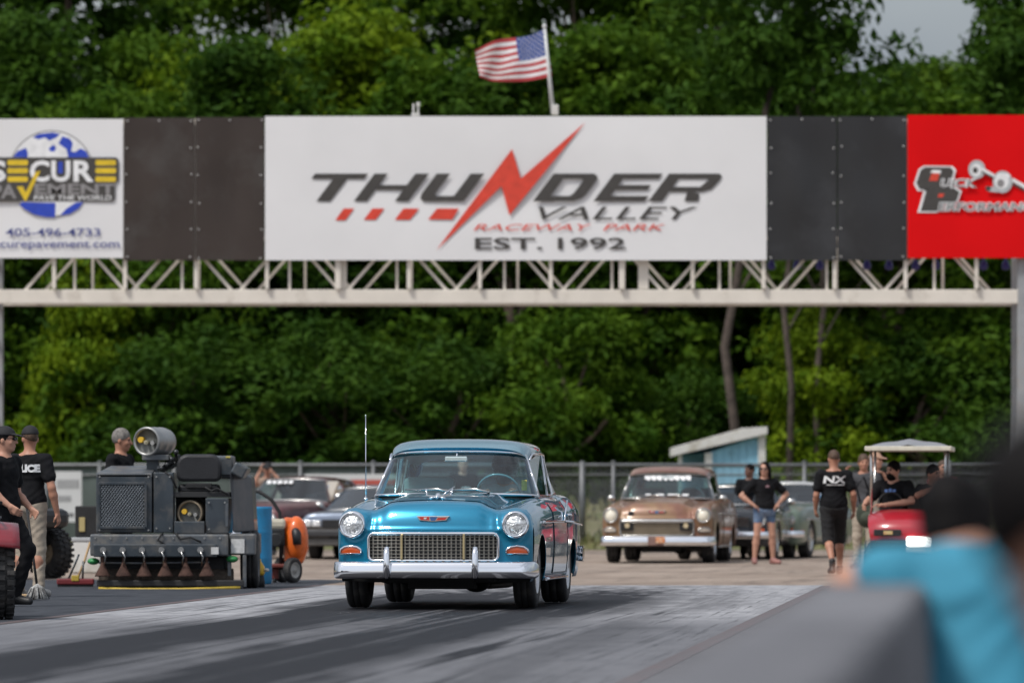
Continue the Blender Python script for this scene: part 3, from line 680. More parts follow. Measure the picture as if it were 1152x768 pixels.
# lamps under the right end
for p_ in (869, 898, 924, 977, 1002, 1032, 1055, 1109, 1134):
    t = thing('hanging_lamp', 'small dark blue lamp hanging under the right end of the gantry signs', 'lamp', (gx(p_, GY), GY + .5, gp(p_, 297).z), 0, 'blue lamps under the gantry')
    mb = MB(); mb.lathe([(.015, .16), (.03, .1), (.06, .06), (.085, -.02), (.07, -.08), (0, -.1)], (0, 0, 0), 'z', 14); mb.build('shade', mat('dark_blue_glass', (.03, .025, .16), .3), t)
    mb = MB(); mb.cyl((0, 0, .14), (0, 0, .62), .012, 0, 8); mb.build('rod', steel, t)

# flag, pole, small fitting on the top edge
t = thing('flag_pole', 'thin white flag pole clamped to the top of the big white banner', 'flag pole', (0, GY, 0))
mb = MB(); p0, p1 = gp(622, 128, -.02), gp(612.5, 30, -.02); mb.tube([p0, p0.lerp(p1, .5), p1], [.045, .035, .026], 0, 12); mb.ell(p1, (.045, .045, .045), 0, 12, 8); mb.build('pole', mat('pale_pole', (.62, .63, .62), .4, var=.05), t)
mb = MB(); a = gp(624.5, 124, -.02); mb.box(a, (.13, .14, .2)); mb.box((a.x, -.02, a.z - .16), (.2, .18, .06)); mb.build('clamp', white_p, t, bevel=.01)
def flag_pt(u, v):      # u from hoist to fly, v from top to bottom
    tx_, ty_ = 612 + (534 - 612) * u, 33 + 22 * u + 2.0 * math.sin(u * 7)
    bx_, by_ = 620.5 + (541 - 620.5) * u, 86 + 2 * u + 6.5 * math.sin(u * 3.1) - 1.5 * u
    x = tx_ + (bx_ - tx_) * v; y = ty_ + (by_ - ty_) * v
    fold = math.exp(-((u - .52 - .25 * v) / .16) ** 2); x += -5 * fold * v + 2.2 * math.sin(u * 9 + v * 3) * .3; y += 3.5 * fold * math.sin(v * 3.1)
    p = gp(x, y); return Vector((p.x, -.03 + .13 * math.sin(u * 6.8 + v * 1.9) * min(1, u * 3) + .05 * math.sin(u * 15 - v * 4) * u, p.z))
fl = thing('flag', 'stars and stripes flag waving to the left from the pole', 'flag', (0, GY, 0))
FR = mat('flag_red', (.42, .035, .04), .8, sheen=.3); FW = mat('flag_white', (.72, .70, .70), .8, sheen=.3); FB = mat('flag_blue', (.035, .075, .27), .8, sheen=.3)
mb = MB(); nu = 40
for s in range(13):
    for i in range(nu):
        for h in range(2):
            v0, v1 = (s + h / 2) / 13, (s + (h + 1) / 2) / 13; u0, u1 = i / nu, (i + 1) / nu
            mi = 2 if (s < 7 and u0 < .395) else (0 if s % 2 == 0 else 1)
            P = [flag_pt(u0, v0), flag_pt(u1, v0), flag_pt(u1, v1), flag_pt(u0, v1)]; mb.add(P, [(0, 1, 2, 3)], mi, True)
mb.build('cloth', [FR, FW, FB], fl, merge=.0005)
mb = MB()
for r0 in range(9):
    for c0 in range(6 if r0 % 2 == 0 else 5):
        u = .395 * (c0 + (.5 if r0 % 2 == 0 else 1.0)) / 6; v = 7 / 13 * (r0 + .6) / 9.2; c = flag_pt(u, v); 
        st = [(c.x + (.024 if j % 2 == 0 else .010) * math.sin(j * math.pi / 5), c.y - .006, c.z + (.024 if j % 2 == 0 else .010) * math.cos(j * math.pi / 5)) for j in range(10)]
        mb.add(st, [tuple(range(10))], 0)
mb.build('stars', FW, fl)
t = thing('wind_gauge', 'small white fitting standing on the top edge of the big white banner', 'gauge', (gx(467.5, GY), GY, gp(0, 131).z))
mb = MB(); mb.box((0, 0, .03), (.16, .08, .06)); mb.cyl((-.04, 0, .05), (-.04, 0, .24), .02, 0, 10); mb.cyl((.05, 0, .05), (.05, 0, .2), .018, 0, 10); mb.box((.05, 0, .23), (.07, .06, .08)); mb.build('body', white_p, t, bevel=.006)
# ------------------------------------------------------------------ the two fifties sedans
def cr(xs, ys, x):         # smooth (monotone cubic) interpolation through key values
    xs = np.asarray(xs, float); ys = np.asarray(ys, float); x = np.clip(x, xs[0], xs[-1])
    h = np.diff(xs); d = np.diff(ys) / h; m = np.zeros_like(ys); m[0] = d[0]; m[-1] = d[-1]
    for i in range(1, len(xs) - 1):
        m[i] = 0 if d[i - 1] * d[i] <= 0 else 3 * (h[i - 1] + h[i]) / ((2 * h[i] + h[i - 1]) / d[i - 1] + (h[i] + 2 * h[i - 1]) / d[i])
    i = np.clip(np.searchsorted(xs, x, side='right') - 1, 0, len(xs) - 2); t = (x - xs[i]) / h[i]
    return ((2 * t ** 3 - 3 * t ** 2 + 1) * ys[i] + (t ** 3 - 2 * t ** 2 + t) * h[i] * m[i] + (-2 * t ** 3 + 3 * t ** 2) * ys[i + 1] + (t ** 3 - t ** 2) * h[i] * m[i + 1])
KY = [-.56, -.30, 0.0, .40, .80, 1.05, 1.6, 2.3, 2.9, 3.3, 3.8, 4.05]
Kzc = [1.000, 1.028, 1.045, 1.06, 1.072, 1.072, 1.06, 1.06, 1.07, 1.075, 1.02, .96]
Kzs = [.980, 1.008, 1.026, 1.042, 1.060, 1.062, 1.055, 1.05, 1.062, 1.065, 1.01, .94]
Kzv = [.915, .932, .948, .972, 1.005, 1.025, 1.035, 1.03, 1.03, 1.03, .98, .92]
Kzf = [.938, .962, .985, 1.008, 1.022, 1.032, 1.04, 1.035, 1.062, 1.065, 1.03, .97]
Kxo = [.912, .925, .932, .936, .938, .938, .938, .938, .948, .945, .930, .90]
WB, WR = 2.92, .385
def zbot(y):
    b = .25
    for yc in (0.0, WB):
        d = abs(y - yc)
        if d < WR: b = max(b, .30 + math.sqrt(WR ** 2 - d ** 2) * (1.0 if yc == 0 else .86))
    return b
def top_profile(y):        # points from the centre line out to the fender's outer top
    zc, zs, zv, zf, xo = (float(cr(KY, K, y)) for K in (Kzc, Kzs, Kzv, Kzf, Kxo))
    return [(0, zc), (.20, zc - .006), (.40, zs), (.50, zs - .022 + (zv - zs) * .35), (.575, zv), (.65, zf - .016), (.74, zf), (.82, zf - .022), (.88, zf - .075), (xo - .012, zf - .15)], xo
SIDE_T = [0, .12, .24, .36, .48, .6, .72, .82, .9, .96, 1.0]
def half_section(y, sub=5):
    P, xo = top_profile(y); n = len(P); u = np.arange(n); uu = np.linspace(0, n - 1, (n - 1) * sub + 1)
    X = cr(u, [p[0] for p in P], uu); Z = cr(u, [p[1] for p in P], uu)
    pts = list(zip(X, Z)); z8 = pts[-1][1]; zb = zbot(y)
    for t in SIDE_T[1:]:
        z = z8 + (zb - z8) * t
        x = float(cr([.24, .32, .45, .60, .74, z8], [xo - .045, xo - .018, xo - .004, xo + .002, xo - .002, xo - .012], z)); pts.append((x, z))
    pts.append((pts[-1][0] - .003, zb - .001)); pts.append((pts[-1][0] - .004, zb + .004))
    return pts
def stations():
    ys = set(np.round(np.concatenate([np.linspace(-.56, 4.05, 93)]), 4))
    for yc in (0.0, WB):
        for a in np.linspace(0, math.pi, 25): ys.add(round(yc + WR * math.cos(a), 4))
        ys.add(round(yc + WR + .002, 4)); ys.add(round(yc - WR - .002, 4))
    return sorted(ys)
def plan_y(x): return -.80 + .115 * (abs(x) / .92) ** 2.2
def fascia(headR):
    y0 = -.56; sec = half_section(y0); n_top = 9 * 5 + 1
    X = np.array([p[0] for p in sec[:n_top]]); Z = np.array([p[1] for p in sec[:n_top]])
    side = sec[n_top - 1:n_top + len(SIDE_T) - 1]; sx = np.array([p[0] for p in side])[::-1]; sz = np.array([p[1] for p in side])[::-1]
    zlow = .40; xs = np.concatenate([np.linspace(0, .78, 53)[:-1], np.linspace(.78, .905, 22)])
    rows = 56; G = []
    for x in np.concatenate([-xs[::-1], xs[1:]]):
        ax = abs(x); zt = float(np.interp(ax, X, Z)); col = []
        if ax > X[-1]: zt = float(np.interp(-ax, -sx[::1][::-1][::-1], sz)) if False else Z[-1]
        for j in range(rows):
            v = j / (rows - 1); v = v ** .8 if False else v; z = zt + (zlow - zt) * (1 - math.cos(v * math.pi * .5)) ** .9 if j else zt
            xm = float(np.interp(z, sz, sx)) if z < sz[-1] else max(ax, float(np.interp(-z, -Z[n_top - 12:], X[n_top - 12:])))
            yb = plan_y(x); A = y0 - yb
            cen = 1 / (1 + math.exp((ax - .55) / .02))
            H = .30 * cen + .13 * (1 - cen); d1 = max(0.0, (zt - z)) / H; r1 = 0 if d1 >= 1 else A * (1 - math.sqrt(max(0, 1 - (1 - d1) ** 2)))
            d2 = max(0.0, xm - ax) / .15; r2 = 0 if d2 >= 1 else A * (1 - math.sqrt(max(0, 1 - (1 - d2) ** 2)))
            y = yb + min(A, (r1 ** 3 + r2 ** 3) ** (1 / 3))
            y += .028 * math.exp(-((ax - .585) / .028) ** 2) * min(1, max(0, (z - .70) / .1)) * (0 if j == 0 else 1)
            dh = math.hypot(ax - .757, (z - .777)) ; y -= .035 * math.exp(-(dh / .12) ** 4) * min(1, j / 4) * min(1, max(0, (xm - ax) / .04))
            if .70 < z < .76 and ax < .62: y -= .012 * math.sin((z - .70) / .06 * math.pi)
            if j == 0: y = y0
            col.append((x, y, z))
        G.append(col)
    return G
_ys = stations(); _secs = [half_section(y) for y in _ys]; NS = len(_secs[0]); NTOP = 9 * 5 + 1
def full_row(i): s = _secs[i]; y = _ys[i]; return [(-x, y, z) for x, z in s[::-1]] + [(x, y, z) for x, z in s[1:]]
ROWS = [full_row(i) for i in range(len(_ys))]; MID = NS - 1

def tyre_mesh(r, w):
    mb = MB(); h = w / 2
    prof = [(r * .60, -h * .78), (r * .66, -h * .98), (r * .80, -h * 1.04), (r * .92, -h * .96), (r * .985, -h * .80), (r, -h * .6), (r, -h * .34), (r * .978, -h * .32), (r * .978, -h * .24), (r, -h * .22), (r, h * .22), (r * .978, h * .24), (r * .978, h * .32), (r, h * .34), (r, h * .6), (r * .985, h * .80), (r * .92, h * .96), (r * .80, h * 1.04), (r * .66, h * .98), (r * .60, h * .78)]
    mb.lathe(prof, (0, 0, 0), 'x', 40); return mb
def rim_mesh(r, w, sg, style):
    mb = MB(); h = w / 2 * sg
    mb.lathe([(r * .63, h * .95), (r * .60, h * 1.0), (r * .56, h * .9), (r * .54, h * .55), (r * .30, h * .5), (r * .28, h * .62), (r * .16, h * .66), (r * .14, h * .85), (0, h * .9)], (0, 0, 0), 'x', 36)
    if style == 'spoke':
        for k in range(5):
            a = 2 * math.pi * k / 5; mb.bar((h * .72, r * .12 * math.cos(a), r * .12 * math.sin(a)), (h * .74, r * .56 * math.cos(a), r * .56 * math.sin(a)), r * .2, r * .05, 0, (1, 0, 0))
    for k in range(5):
        a = 2 * math.pi * (k + .5) / 5; mb.cyl((h * .6, r * .2 * math.cos(a), r * .2 * math.sin(a)), (h * .75, r * .2 * math.cos(a), r * .2 * math.sin(a)), r * .03, 0, 8)
    return mb
RUB = mat('tyre_rubber', (.018, .018, .019), .75, var=.2, scale=8, bump=.2, bscale=30, dirt=((.06, .055, .05), .45, 4))
CHR = mat('chrome', (.88, .89, .92), .07, 1.0, var=.03, scale=3, rvar=.05)
DCH = mat('dull_chrome', (.55, .54, .52), .25, 1.0, var=.1, scale=3)
ALU = mat('polished_wheel', (.55, .55, .56), .25, 1.0, var=.05)
BLK = mat('underbody_black', (.012, .012, .013), .7, var=.3, bump=.2)
LENS = mat('headlight_glass', (.90, .91, .90), .06, .7, var=.25, scale=30, coat=1.0, bump=.9, bscale=34)
AMB = mat('amber_lens', (.52, .075, .012), .18, var=.2, scale=60, coat=.8)
INT = mat('dark_interior', (.035, .036, .04), .8, var=.2)
SEAT = mat('teal_vinyl', (.24, .37, .40), .5, var=.15)
def wheel(parent, x, y, r, w, sg, style='plain', rimm=None, rub=None):
    o = tyre_mesh(r, w).build('tyre', rub or RUB)
    wh = bpy.data.objects.new('wheel', None); COL.objects.link(wh); wh.parent = parent; wh.location = (x, y, r)
    o.parent = wh; q = rim_mesh(r, w, sg, style).build('rim', rimm or ALU); q.parent = wh
    return wh
def tri_strip_glass(Pa, Pb, nv, bulge=0.0, axis=(0, -1, 0)):
    G = []
    for a, b in zip(Pa, Pb):
        a = Vector(a); b = Vector(b); G.append([a.lerp(b, j / nv) + Vector(axis) * bulge * math.sin(math.pi * j / nv) for j in range(nv + 1)])
    return G

def car55(name, label, loc, rz, pal, custom=False):
    t = thing(name, label, 'car', loc, rz); PA, PR, PT = pal['body'], pal['roof'], pal['trim']; GL = pal['glass']
    # ---- painted body
    mb = MB(); keep = []
    i0 = 0
    for i in range(len(_ys) - 1):
        y = (_ys[i] + _ys[i + 1]) / 2; row = ROWS[i]; nx = ROWS[i + 1]
        for j in range(len(row) - 1):
            k = abs(j + .5 - MID); ax = abs((row[j][0] + row[j + 1][0]) / 2)
            if 1.10 < y < 3.02 and ax < .735 and k < NTOP: continue
            keep.append((i, j))
    vs = [p for r in ROWS for p in r]; n = len(ROWS[0])
    mb.add(vs, [(i * n + j, i * n + j + 1, (i + 1) * n + j + 1, (i + 1) * n + j) for i, j in keep], 0, True)
    mb.grid(fascia(None)); last = ROWS[-1]
    tail = [last]
    for s, dy in ((.97, .05), (.90, .10), (.75, .13), (.4, .15), (0.02, .15)): tail.append([(x * (.25 + .75 * s) if s > .05 else x * .02, y + dy, .62 + (z - .62) * s) for x, y, z in last])
    mb.grid(tail); mb.build('body', PA, t, merge=.0008)
    # ---- bonnet as its own skin, a few millimetres proud
    mb = MB(); G = []
    js = [j for j in range(n) if abs(j - MID) <= 19]
    for i, y in enumerate(_ys):
        if -.52 <= y <= .76: G.append([(ROWS[i][j][0], y, ROWS[i][j][2] + (.005 if abs(j - MID) < 19 else .0)) for j in js])
    mb.grid(G); mb.build('bonnet', PA, t)
    # ---- doors: skin proud of the side with a dark gap round it
    for sg in (-1, 1):
        G = []
        for i, y in enumerate(_ys):
            if 1.04 <= y <= 2.42:
                s = _secs[i]; G.append([(sg * (s[k][0] + .004), y, s[k][1]) for k in range(NTOP - 7, NS - 4)])
        mb = MB(); mb.grid(G); d = mb.build('door', PA, t)
        mb = MB()
        for row in (G[0], G[-1]): mb.tube([(p[0] + sg * .0005, p[1], p[2]) for p in row], .004, 0, 5)
        mb.tube([(r[-1][0], r[-1][1], r[-1][2]) for r in G], .004, 0, 5); mb.build('shut_line', BLK, d)
        mb = MB(); mb.tube([(sg * .955, 2.16, .86), (sg * .985, 2.2, .862), (sg * .985, 2.32, .862), (sg * .955, 2.36, .86)], .013, 0, 8); mb.build('handle', CHR, d)
    for sg in (-1, 1):
        mb = MB(); pts = [(sg * (float(cr(KY, Kxo, y)) + .006), y, .80 + .03 * (y > 9)) for y in np.linspace(.05, 2.0, 24)]
        mb.tube(pts, .012, 0, 6); mb.tube([(sg * .944, 2.0, .80), (sg * .946, 2.28, 1.0)], .011, 0, 6)
        mb.tube([(sg * .945, 2.05, .80), (sg * .953, 2.9, .79), (sg * .945, 3.7, .77), (sg * .93, 4.0, .76)], .012, 0, 6); mb.build('side_trim', PT, t)
        mb = MB(); mb.tube([(sg * .925, y, .262) for y in np.linspace(.45, 2.5, 10)], .016, 0, 6); mb.build('sill_trim', PT, t)
    # ---- cabin
    A0, A1 = [], []                      # windscreen foot and head
    for u in np.linspace(-1, 1, 33):
        x0 = .785 * math.sin(u * math.pi / 2 * .97) / math.sin(math.pi / 2 * .97); x1 = .64 * math.sin(u * math.pi / 2 * .9) / math.sin(math.pi / 2 * .9)
        A0.append((x0, .82 + .30 * abs(u) ** 3.2, 1.062 - .02 * abs(u) ** 2)); A1.append((x1, 1.20 + .14 * abs(u) ** 3, 1.468 - .045 * abs(u) ** 3))
    mb = MB(); mb.grid(tri_strip_glass(A0, A1, 8, .02)); mb.build('windscreen', GL, t)
    mb = MB(); mb.tube(A0, .012, 0, 8); mb.tube(A1, .014, 0, 8); mb.tube([A0[0], A1[0]], .014, 0, 8); mb.tube([A0[-1], A1[-1]], .014, 0, 8); mb.build('windscreen_trim', PT, t)
    # roof
    def roof_pt(u, v):
        y = 1.17 + 2.05 * v + .16 * abs(u) ** 3 * (1 - 2.1 * v) * (1 if v < .5 else 1)
        half = .655 + .035 * math.sin(math.pi * min(1, v * 1.15)) - .03 * max(0, v - .7)
        x = half * math.sin(u * math.pi / 2 * .96) / math.sin(math.pi / 2 * .96)
        ed = abs(u) ** 5; fr = max(0, 1 - v / .16); bk_ = max(0, (v - .66) / .34)
        z = 1.590 - .085 * fr ** 2 - .16 * bk_ ** 2 - .070 * abs(u) ** 2.3 - .065 * ed
        return (x, y, z)
    mb = MB(); mb.grid([[roof_pt(u, v) for u in np.linspace(-1, 1, 41)] for v in np.linspace(0, 1, 31)])
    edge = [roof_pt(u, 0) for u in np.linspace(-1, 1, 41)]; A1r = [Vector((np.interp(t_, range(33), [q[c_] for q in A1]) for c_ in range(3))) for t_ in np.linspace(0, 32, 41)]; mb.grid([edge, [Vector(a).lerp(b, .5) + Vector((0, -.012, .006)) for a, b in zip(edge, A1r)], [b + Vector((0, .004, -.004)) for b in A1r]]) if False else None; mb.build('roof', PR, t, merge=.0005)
    mb = MB(); mb.grid([edge, [Vector(a).lerp(b, .5) + Vector((0, -.012, .006)) for a, b in zip(edge, A1r)], [b + Vector((0, .004, -.004)) for b in A1r]]); mb.build('header', PA, t)
    # lining below the roof
    mb = MB(); mb.grid([[(x * .97, y, z - .05) for x, y, z in (roof_pt(u, v) for u in np.linspace(-1, 1, 15))] for v in np.linspace(.05, .95, 12)]); mb.build('headlining', mat('pale_lining', (.60, .64, .64), .9), t)
    # rear window and quarter panels
    B0, B1 = [], []
    for u in np.linspace(-1, 1, 25):
        B0.append((.74 * u, 3.42 - .30 * abs(u) ** 2.5, 1.065)); B1.append(roof_pt(u * .92, 1.0))
    mb = MB(); mb.grid(tri_strip_glass(B0, B1, 6, .03, (0, 1, 0))); mb.build('rear_window', GL, t); mb = MB(); mb.tube(B0, .012, 0, 6); mb.tube(B1, .012, 0, 6); mb.build('rear_window_trim', PT, t)
    for sg in (-1, 1):
        rl = [roof_pt(sg, v) for v in np.linspace(.02, .98, 22)]
        at = lambda y: min(rl, key=lambda p: abs(p[1] - y))
        mb = MB(); mb.tube([(p[0] + sg * .012, p[1], p[2] - .008) for p in rl], .012, 0, 6); mb.build('drip_rail', PT, t)
        def pillar(y0b, y1b, y0t, y1t, nm, m):
            a0, a1 = Vector((sg * .755, y0b, 1.045)), Vector((sg * .755, y1b, 1.045)); b0, b1 = Vector(at(y0t)), Vector(at(y1t)); q = Vector((-sg * .035, 0, 0))
            P = MB(); P.grid([[a0, a1], [b0, b1]], 0, False); P.grid([[a0 + q, a1 + q], [b0 + q, b1 + q]], 0, False, True); P.grid([[a0, b0], [a0 + q, b0 + q]], 0, False); P.grid([[a1, b1], [a1 + q, b1 + q]], 0, False, True); P.build(nm, m, t)
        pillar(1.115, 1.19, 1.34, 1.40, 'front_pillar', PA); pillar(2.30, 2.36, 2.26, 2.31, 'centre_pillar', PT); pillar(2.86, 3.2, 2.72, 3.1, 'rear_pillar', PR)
        for (ya, yb, yc, yd) in ((1.19, 2.30, 1.40, 2.26), (2.36, 2.86, 2.31, 2.72)):
            a0, a1, b0, b1 = Vector((sg * .748, ya, 1.04)), Vector((sg * .748, yb, 1.04)), Vector(at(yc)), Vector(at(yd)); mb = MB(); mb.grid([[a0, b0], [a1, b1]], 0, False); wd_ = mb.build('side_window', glass('side_glass', (.55, .68, .62), .3), t)
            mb = MB(); mb.tube([a0, b0, b1, a1], .011, 0, 6, closed=True); mb.build('frame', PT, wd_)
        mb = MB(); mb.tube([(sg * .76, y, float(cr(KY, Kzf, y)) + .006) for y in np.linspace(1.1, 3.0, 20)], .012, 0, 6); mb.build('belt_trim', PT, t)
    # ---- face: grille, lamps, bumper, badges
    def on_face(x, z, d=0.0): return (x, plan_y(x) - d, z)
    gw, g0, g1 = .60, .445, .695
    mb = MB(); xs = np.linspace(-gw, gw, 25); mb.grid([[on_face(x, g0 + .01, .004), on_face(x, g1 - .012, .004)] for x in xs]); gb = bpy.data.objects.new('grille', None); COL.objects.link(gb); gb.parent = t
    mb.build('backing', BLK if not custom else pal['mesh'], gb)
    rim = []
    def rr(w_, lo, hi, rad, n_=6):
        pts = []
        for cx, cz, a0 in ((w_ - rad, hi - rad, 0), (-w_ + rad, hi - rad, 90), (-w_ + rad, lo + rad, 180), (w_ - rad, lo + rad, 270)):
            for k in range(n_ + 1): a = R(a0 + 90 * k / n_); pts.append((cx + rad * math.cos(a), cz + rad * math.sin(a)))
        out_ = []
        for a, b in zip(pts, pts[1:] + pts[:1]):
            m_ = max(1, int(math.dist(a, b) / .06))
            out_ += [(a[0] + (b[0] - a[0]) * q / m_, a[1] + (b[1] - a[1]) * q / m_) for q in range(m_)]
        return out_
    mb = MB(); mb.tube([on_face(x, z, .022) for x, z in rr(gw, g0, g1, .05)], .016, 0, 8, closed=True); mb.build('surround', PT, gb)
    if not custom:
        mb = MB()
        for k in range(1, 28):
            x = -gw + 2 * gw * k / 28; mb.bar(on_face(x, g0 + .012, .016), on_face(x, g1 - .012, .016), .0042, .014)
        for k in range(1, 8):
            z = g0 + (g1 - g0) * k / 8; mb.tube([on_face(x, z, .022) for x in np.linspace(-gw + .01, gw - .01, 21)], .0027, 0, 6)
        mb.build('bars', pal['bars'], gb)
        for x in (-.288, .288): mb = MB(); mb.bar(on_face(x, g0 + .015, .034), on_face(x, g1 - .015, .034), .026, .018); mb.build('upright', mat('gold_bar', (.62, .50, .28), .3, .8), gb)
    else:
        mb = MB(); mb.tube([on_face(x, g1 - .01, .03) for x in np.linspace(-gw, gw, 21)], .034, 0, 10); mb.build('header_bar', PT, gb)
        for s in (-1, 1):
            mb = MB(); c = on_face(s * .48, .60, .02); mb.box(c, (.20, .05, .13)); mb.build('black_vent', BLK, gb, bevel=.01); mb = MB(); mb.cyl((c[0], c[1] - .02, .61), (c[0], c[1] - .05, .61), .04, 0, 16); mb.build('fog_lamp', mat('yellowed_lamp', (.55, .45, .28), .2), gb)
        mb = MB()
        for k in range(24): x = -.36 + .72 * k / 23; mb.bar(on_face(x, g0 + .015, .014), on_face(x, g1 - .05, .014), .01, .01)
        mb.build('bars', pal['bars'], gb)
    for s in (-1, 1):
        c = (s * .757, plan_y(.757) - .040, .777); q = Matrix.Rotation(R(-s * 6), 4, 'Z')
        hl = bpy.data.objects.new('headlight', None); COL.objects.link(hl); hl.parent = t; hl.location = c; hl.rotation_euler = (0, 0, R(-s * -5))
        mb = MB(); mb.lathe([(.128, .05), (.126, .0), (.118, -.018), (.106, -.022), (.096, -.010), (.094, .01)], (0, 0, 0), 'y', 36); mb.build('bezel', PT, hl)
        mb = MB(); mb.lathe([(.097, .012), (.085, -.006), (.06, -.020), (.03, -.028), (0, -.030)], (0, 0, 0), 'y', 32); mb.build('lens', pal.get('lens', LENS), hl)
                # indicator lamp
        cx, cz = s * .772, .542; ts = bpy.data.objects.new('turn_signal', None); COL.objects.link(ts); ts.parent = t
        sh_ = [(-.098, -.036), (.098, -.036), (.104, -.02), (.094, .008), (.06, .030), (0, .040), (-.06, .030), (-.094, .008), (-.104, -.02)]
        mb = MB(); mb.tube([on_face(cx + a, cz + b, .016) for a, b in sh_], .010, 0, 8, closed=True); mb.build('bezel', PT, ts)
        mb = MB(); mb.add([on_face(cx + a, cz + b, .010) for a, b in sh_] + [on_face(cx, cz, .026)], [(i, (i + 1) % 9, 9) for i in range(9)], 0, True); mb.build('lens', pal.get('turn', AMB), ts)
    # bumper
    def bpath(u):
        x = .945 * math.sin(u * math.pi / 2 * .98) / math.sin(math.pi / 2 * .98); return x, -.925 + .10 * abs(u) ** 2 + .34 * max(0, abs(u) - .72) ** 1.5 / .28 ** 1.5
    mb = MB(); G = []
    prof = [(.045, .076), (.014, .079), (-.006, .072), (-.017, .055), (-.024, .034), (-.0285, .010), (-.031, -.012), (-.0295, -.034), (-.023, -.054), (-.009, -.070), (.02, -.078), (.045, -.072)]
    for u in np.linspace(-1, 1, 61):
        x, y = bpath(u); k = 1 - .25 * max(0, abs(u) - .9) / .1; G.append([(x * (1 - .010 * dy / .05), y + dy, .358 + dz * k) for dy, dz in prof])
    mb.grid(G); mb.add(G[0], [tuple(range(len(prof)))]); mb.add(G[-1], [tuple(range(len(prof)))]); mb.build('bumper', pal['bumper'], t)
    if not custom:
        for s in (-1, 1):
            mb = MB(); x = s * .408; pts = [(x, -.935, .285), (x, -.975, .31), (x, -.985, .40), (x, -.978, .50), (x, -.955, .555), (x, -.92, .572)]
            mb.tube(pts, [.024, .033, .033, .031, .028, .014], 0, 14); mb.build('bumper_guard', pal['bumper'], t)
        mb = MB(); mb.grid([[(x, plan_y(x) - .005, .442), (x, plan_y(x) - .09, .428)] for x in np.linspace(-.72, .72, 20)], 0, True); mb.build('splash_pan', PA, t)
        mb = MB()
        for k in range(13): x = -.5 + k * .083; mb.bar((x, plan_y(x) - .02, .446), (x + .03, plan_y(x) - .075, .436), .01, .006)
        mb.build('pan_slots', BLK, t)
    else:
        mb = MB(); mb.box((0, -.96, .36), (.26, .03, .15)); mb.build('plate_mount', pal['rust'], t, bevel=.02)
        mb = MB(); mb.box((.08, -.985, .375), (.15, .02, .10)); mb.build('orange_light', pal['orange'], t, bevel=.008)
    # badge and ornament
    bz = .835; bd = bpy.data.objects.new('badge', None); COL.objects.link(bd); bd.parent = t
    fy = lambda x, z: plan_y(x) + .24 * (1 - math.sqrt(max(0, 1 - (1 - min(1, (1.0 - z) / .30)) ** 2)))
    out_ = [(-.155, .022), (.155, .022), (.125, -.020), (.02, -.030), (-.02, -.030), (-.125, -.020)]
    mb = MB(); mb.prism([(a, bz + b) for a, b in out_], fy(0, bz) - .022, fy(0, bz) + .01, 'y'); mb.build('plate', PT, bd, bevel=.004)
    for nm, po, m_ in (('red_field', [(-.135, .014), (-.035, .014), (-.035, -.018), (-.110, -.014)], 'badge_red'), ('blue_field', [(-.03, .014), (.04, .014), (.02, -.022), (-.02, -.022)], 'badge_blue'), ('white_field', [(-.085, .008), (-.055, .008), (-.065, -.008), (-.085, -.006)], 'badge_white'), ('red_field', [(.045, .006), (.13, .008), (.11, -.014), (.03, -.018)], 'badge_red')):
        mb = MB(); d0 = .026 if nm != 'white_field' else .029; mb.prism([(a, bz + b) for a, b in po], fy(0, bz) - d0, fy(0, bz) - .02, 'y'); mb.build(nm, mat(m_, {'badge_red': (.5, .04, .03), 'badge_blue': (.05, .12, .3), 'badge_white': (.7, .7, .68)}[m_], .3), bd)
    if not custom:
        zt = 1.034; mb = MB(); y_ = -.36
        mb.tube([(0, y_ - .14, zt - .01), (0, y_ - .05, zt + .012), (0, y_ + .16, zt + .022)], [.012, .026, .012], 0, 10)
        for s in (-1, 1):
            mb.add([(s * .01, y_ - .08, zt + .012), (s * .12, y_ + .0, zt + .018), (s * .125, y_ + .05, zt + .02), (s * .01, y_ + .06, zt + .014), (s * .01, y_ - .08, zt + .0), (s * .12, y_ + .0, zt + .010), (s * .125, y_ + .05, zt + .012), (s * .01, y_ + .06, zt + .0)], [(0, 1, 2, 3), (4, 7, 6, 5), (0, 4, 5, 1), (1, 5, 6, 2), (2, 6, 7, 3), (3, 7, 4, 0)])
            mb.tube([(s * .11, y_ + .02, zt + .01), (s * .125, y_ + .05, zt + .075)], .007, 0, 6)
            mb.tube([(s * .02, y_ - .1, zt - .006), (s * .075, y_ - .11, zt - .014)], .010, 0, 8)
        mb.tube([(.04, y_ + .03, zt + .02), (.13, y_ + .16, zt + .095)], .005, 0, 6); mb.build('bonnet_ornament', CHR, t)
    for s in (-1, 1):
        mb = MB(); x0 = .06 if s > 0 else -.30; zz = 1.075
        mb.tube([(x0 + .30, .70, zz), (x0 + .16, .745, zz + .034), (x0 - .10, .80, zz + .026)], [.012, .010, .006], 0, 8); mb.tube([(x0 + .26, .73, zz + .022), (x0 - .16, .81, zz + .028)], .007, 0, 6); mb.build('wiper', DCH, t)
    mb = MB(); mb.grid([[(x, .62 + .06 * (1 - (x / .3) ** 2), 1.078), (x, .78, 1.082)] for x in np.linspace(-.42, .42, 15)]); mb.build('cowl_vent', PA, t)
    # ---- cabin inside
    mb = MB(); mb.box((0, 2.2, .33), (1.6, 2.4, .04)); mb.box((0, .98, .68), (1.6, .04, .7)); mb.box((0, 3.25, .7), (1.5, .04, .72)); mb.build('floor_pan', INT, t)
    mb = MB(); P = []
    for x in np.linspace(-.76, .76, 21): P.append([(x, .90 + .22 * abs(x / .76) ** 3, 1.04), (x, 1.06 + .12 * abs(x / .76) ** 3, 1.07), (x, 1.14 + .1 * abs(x / .76) ** 3, 1.04), (x, 1.16 + .1 * abs(x / .76) ** 3, .84)])
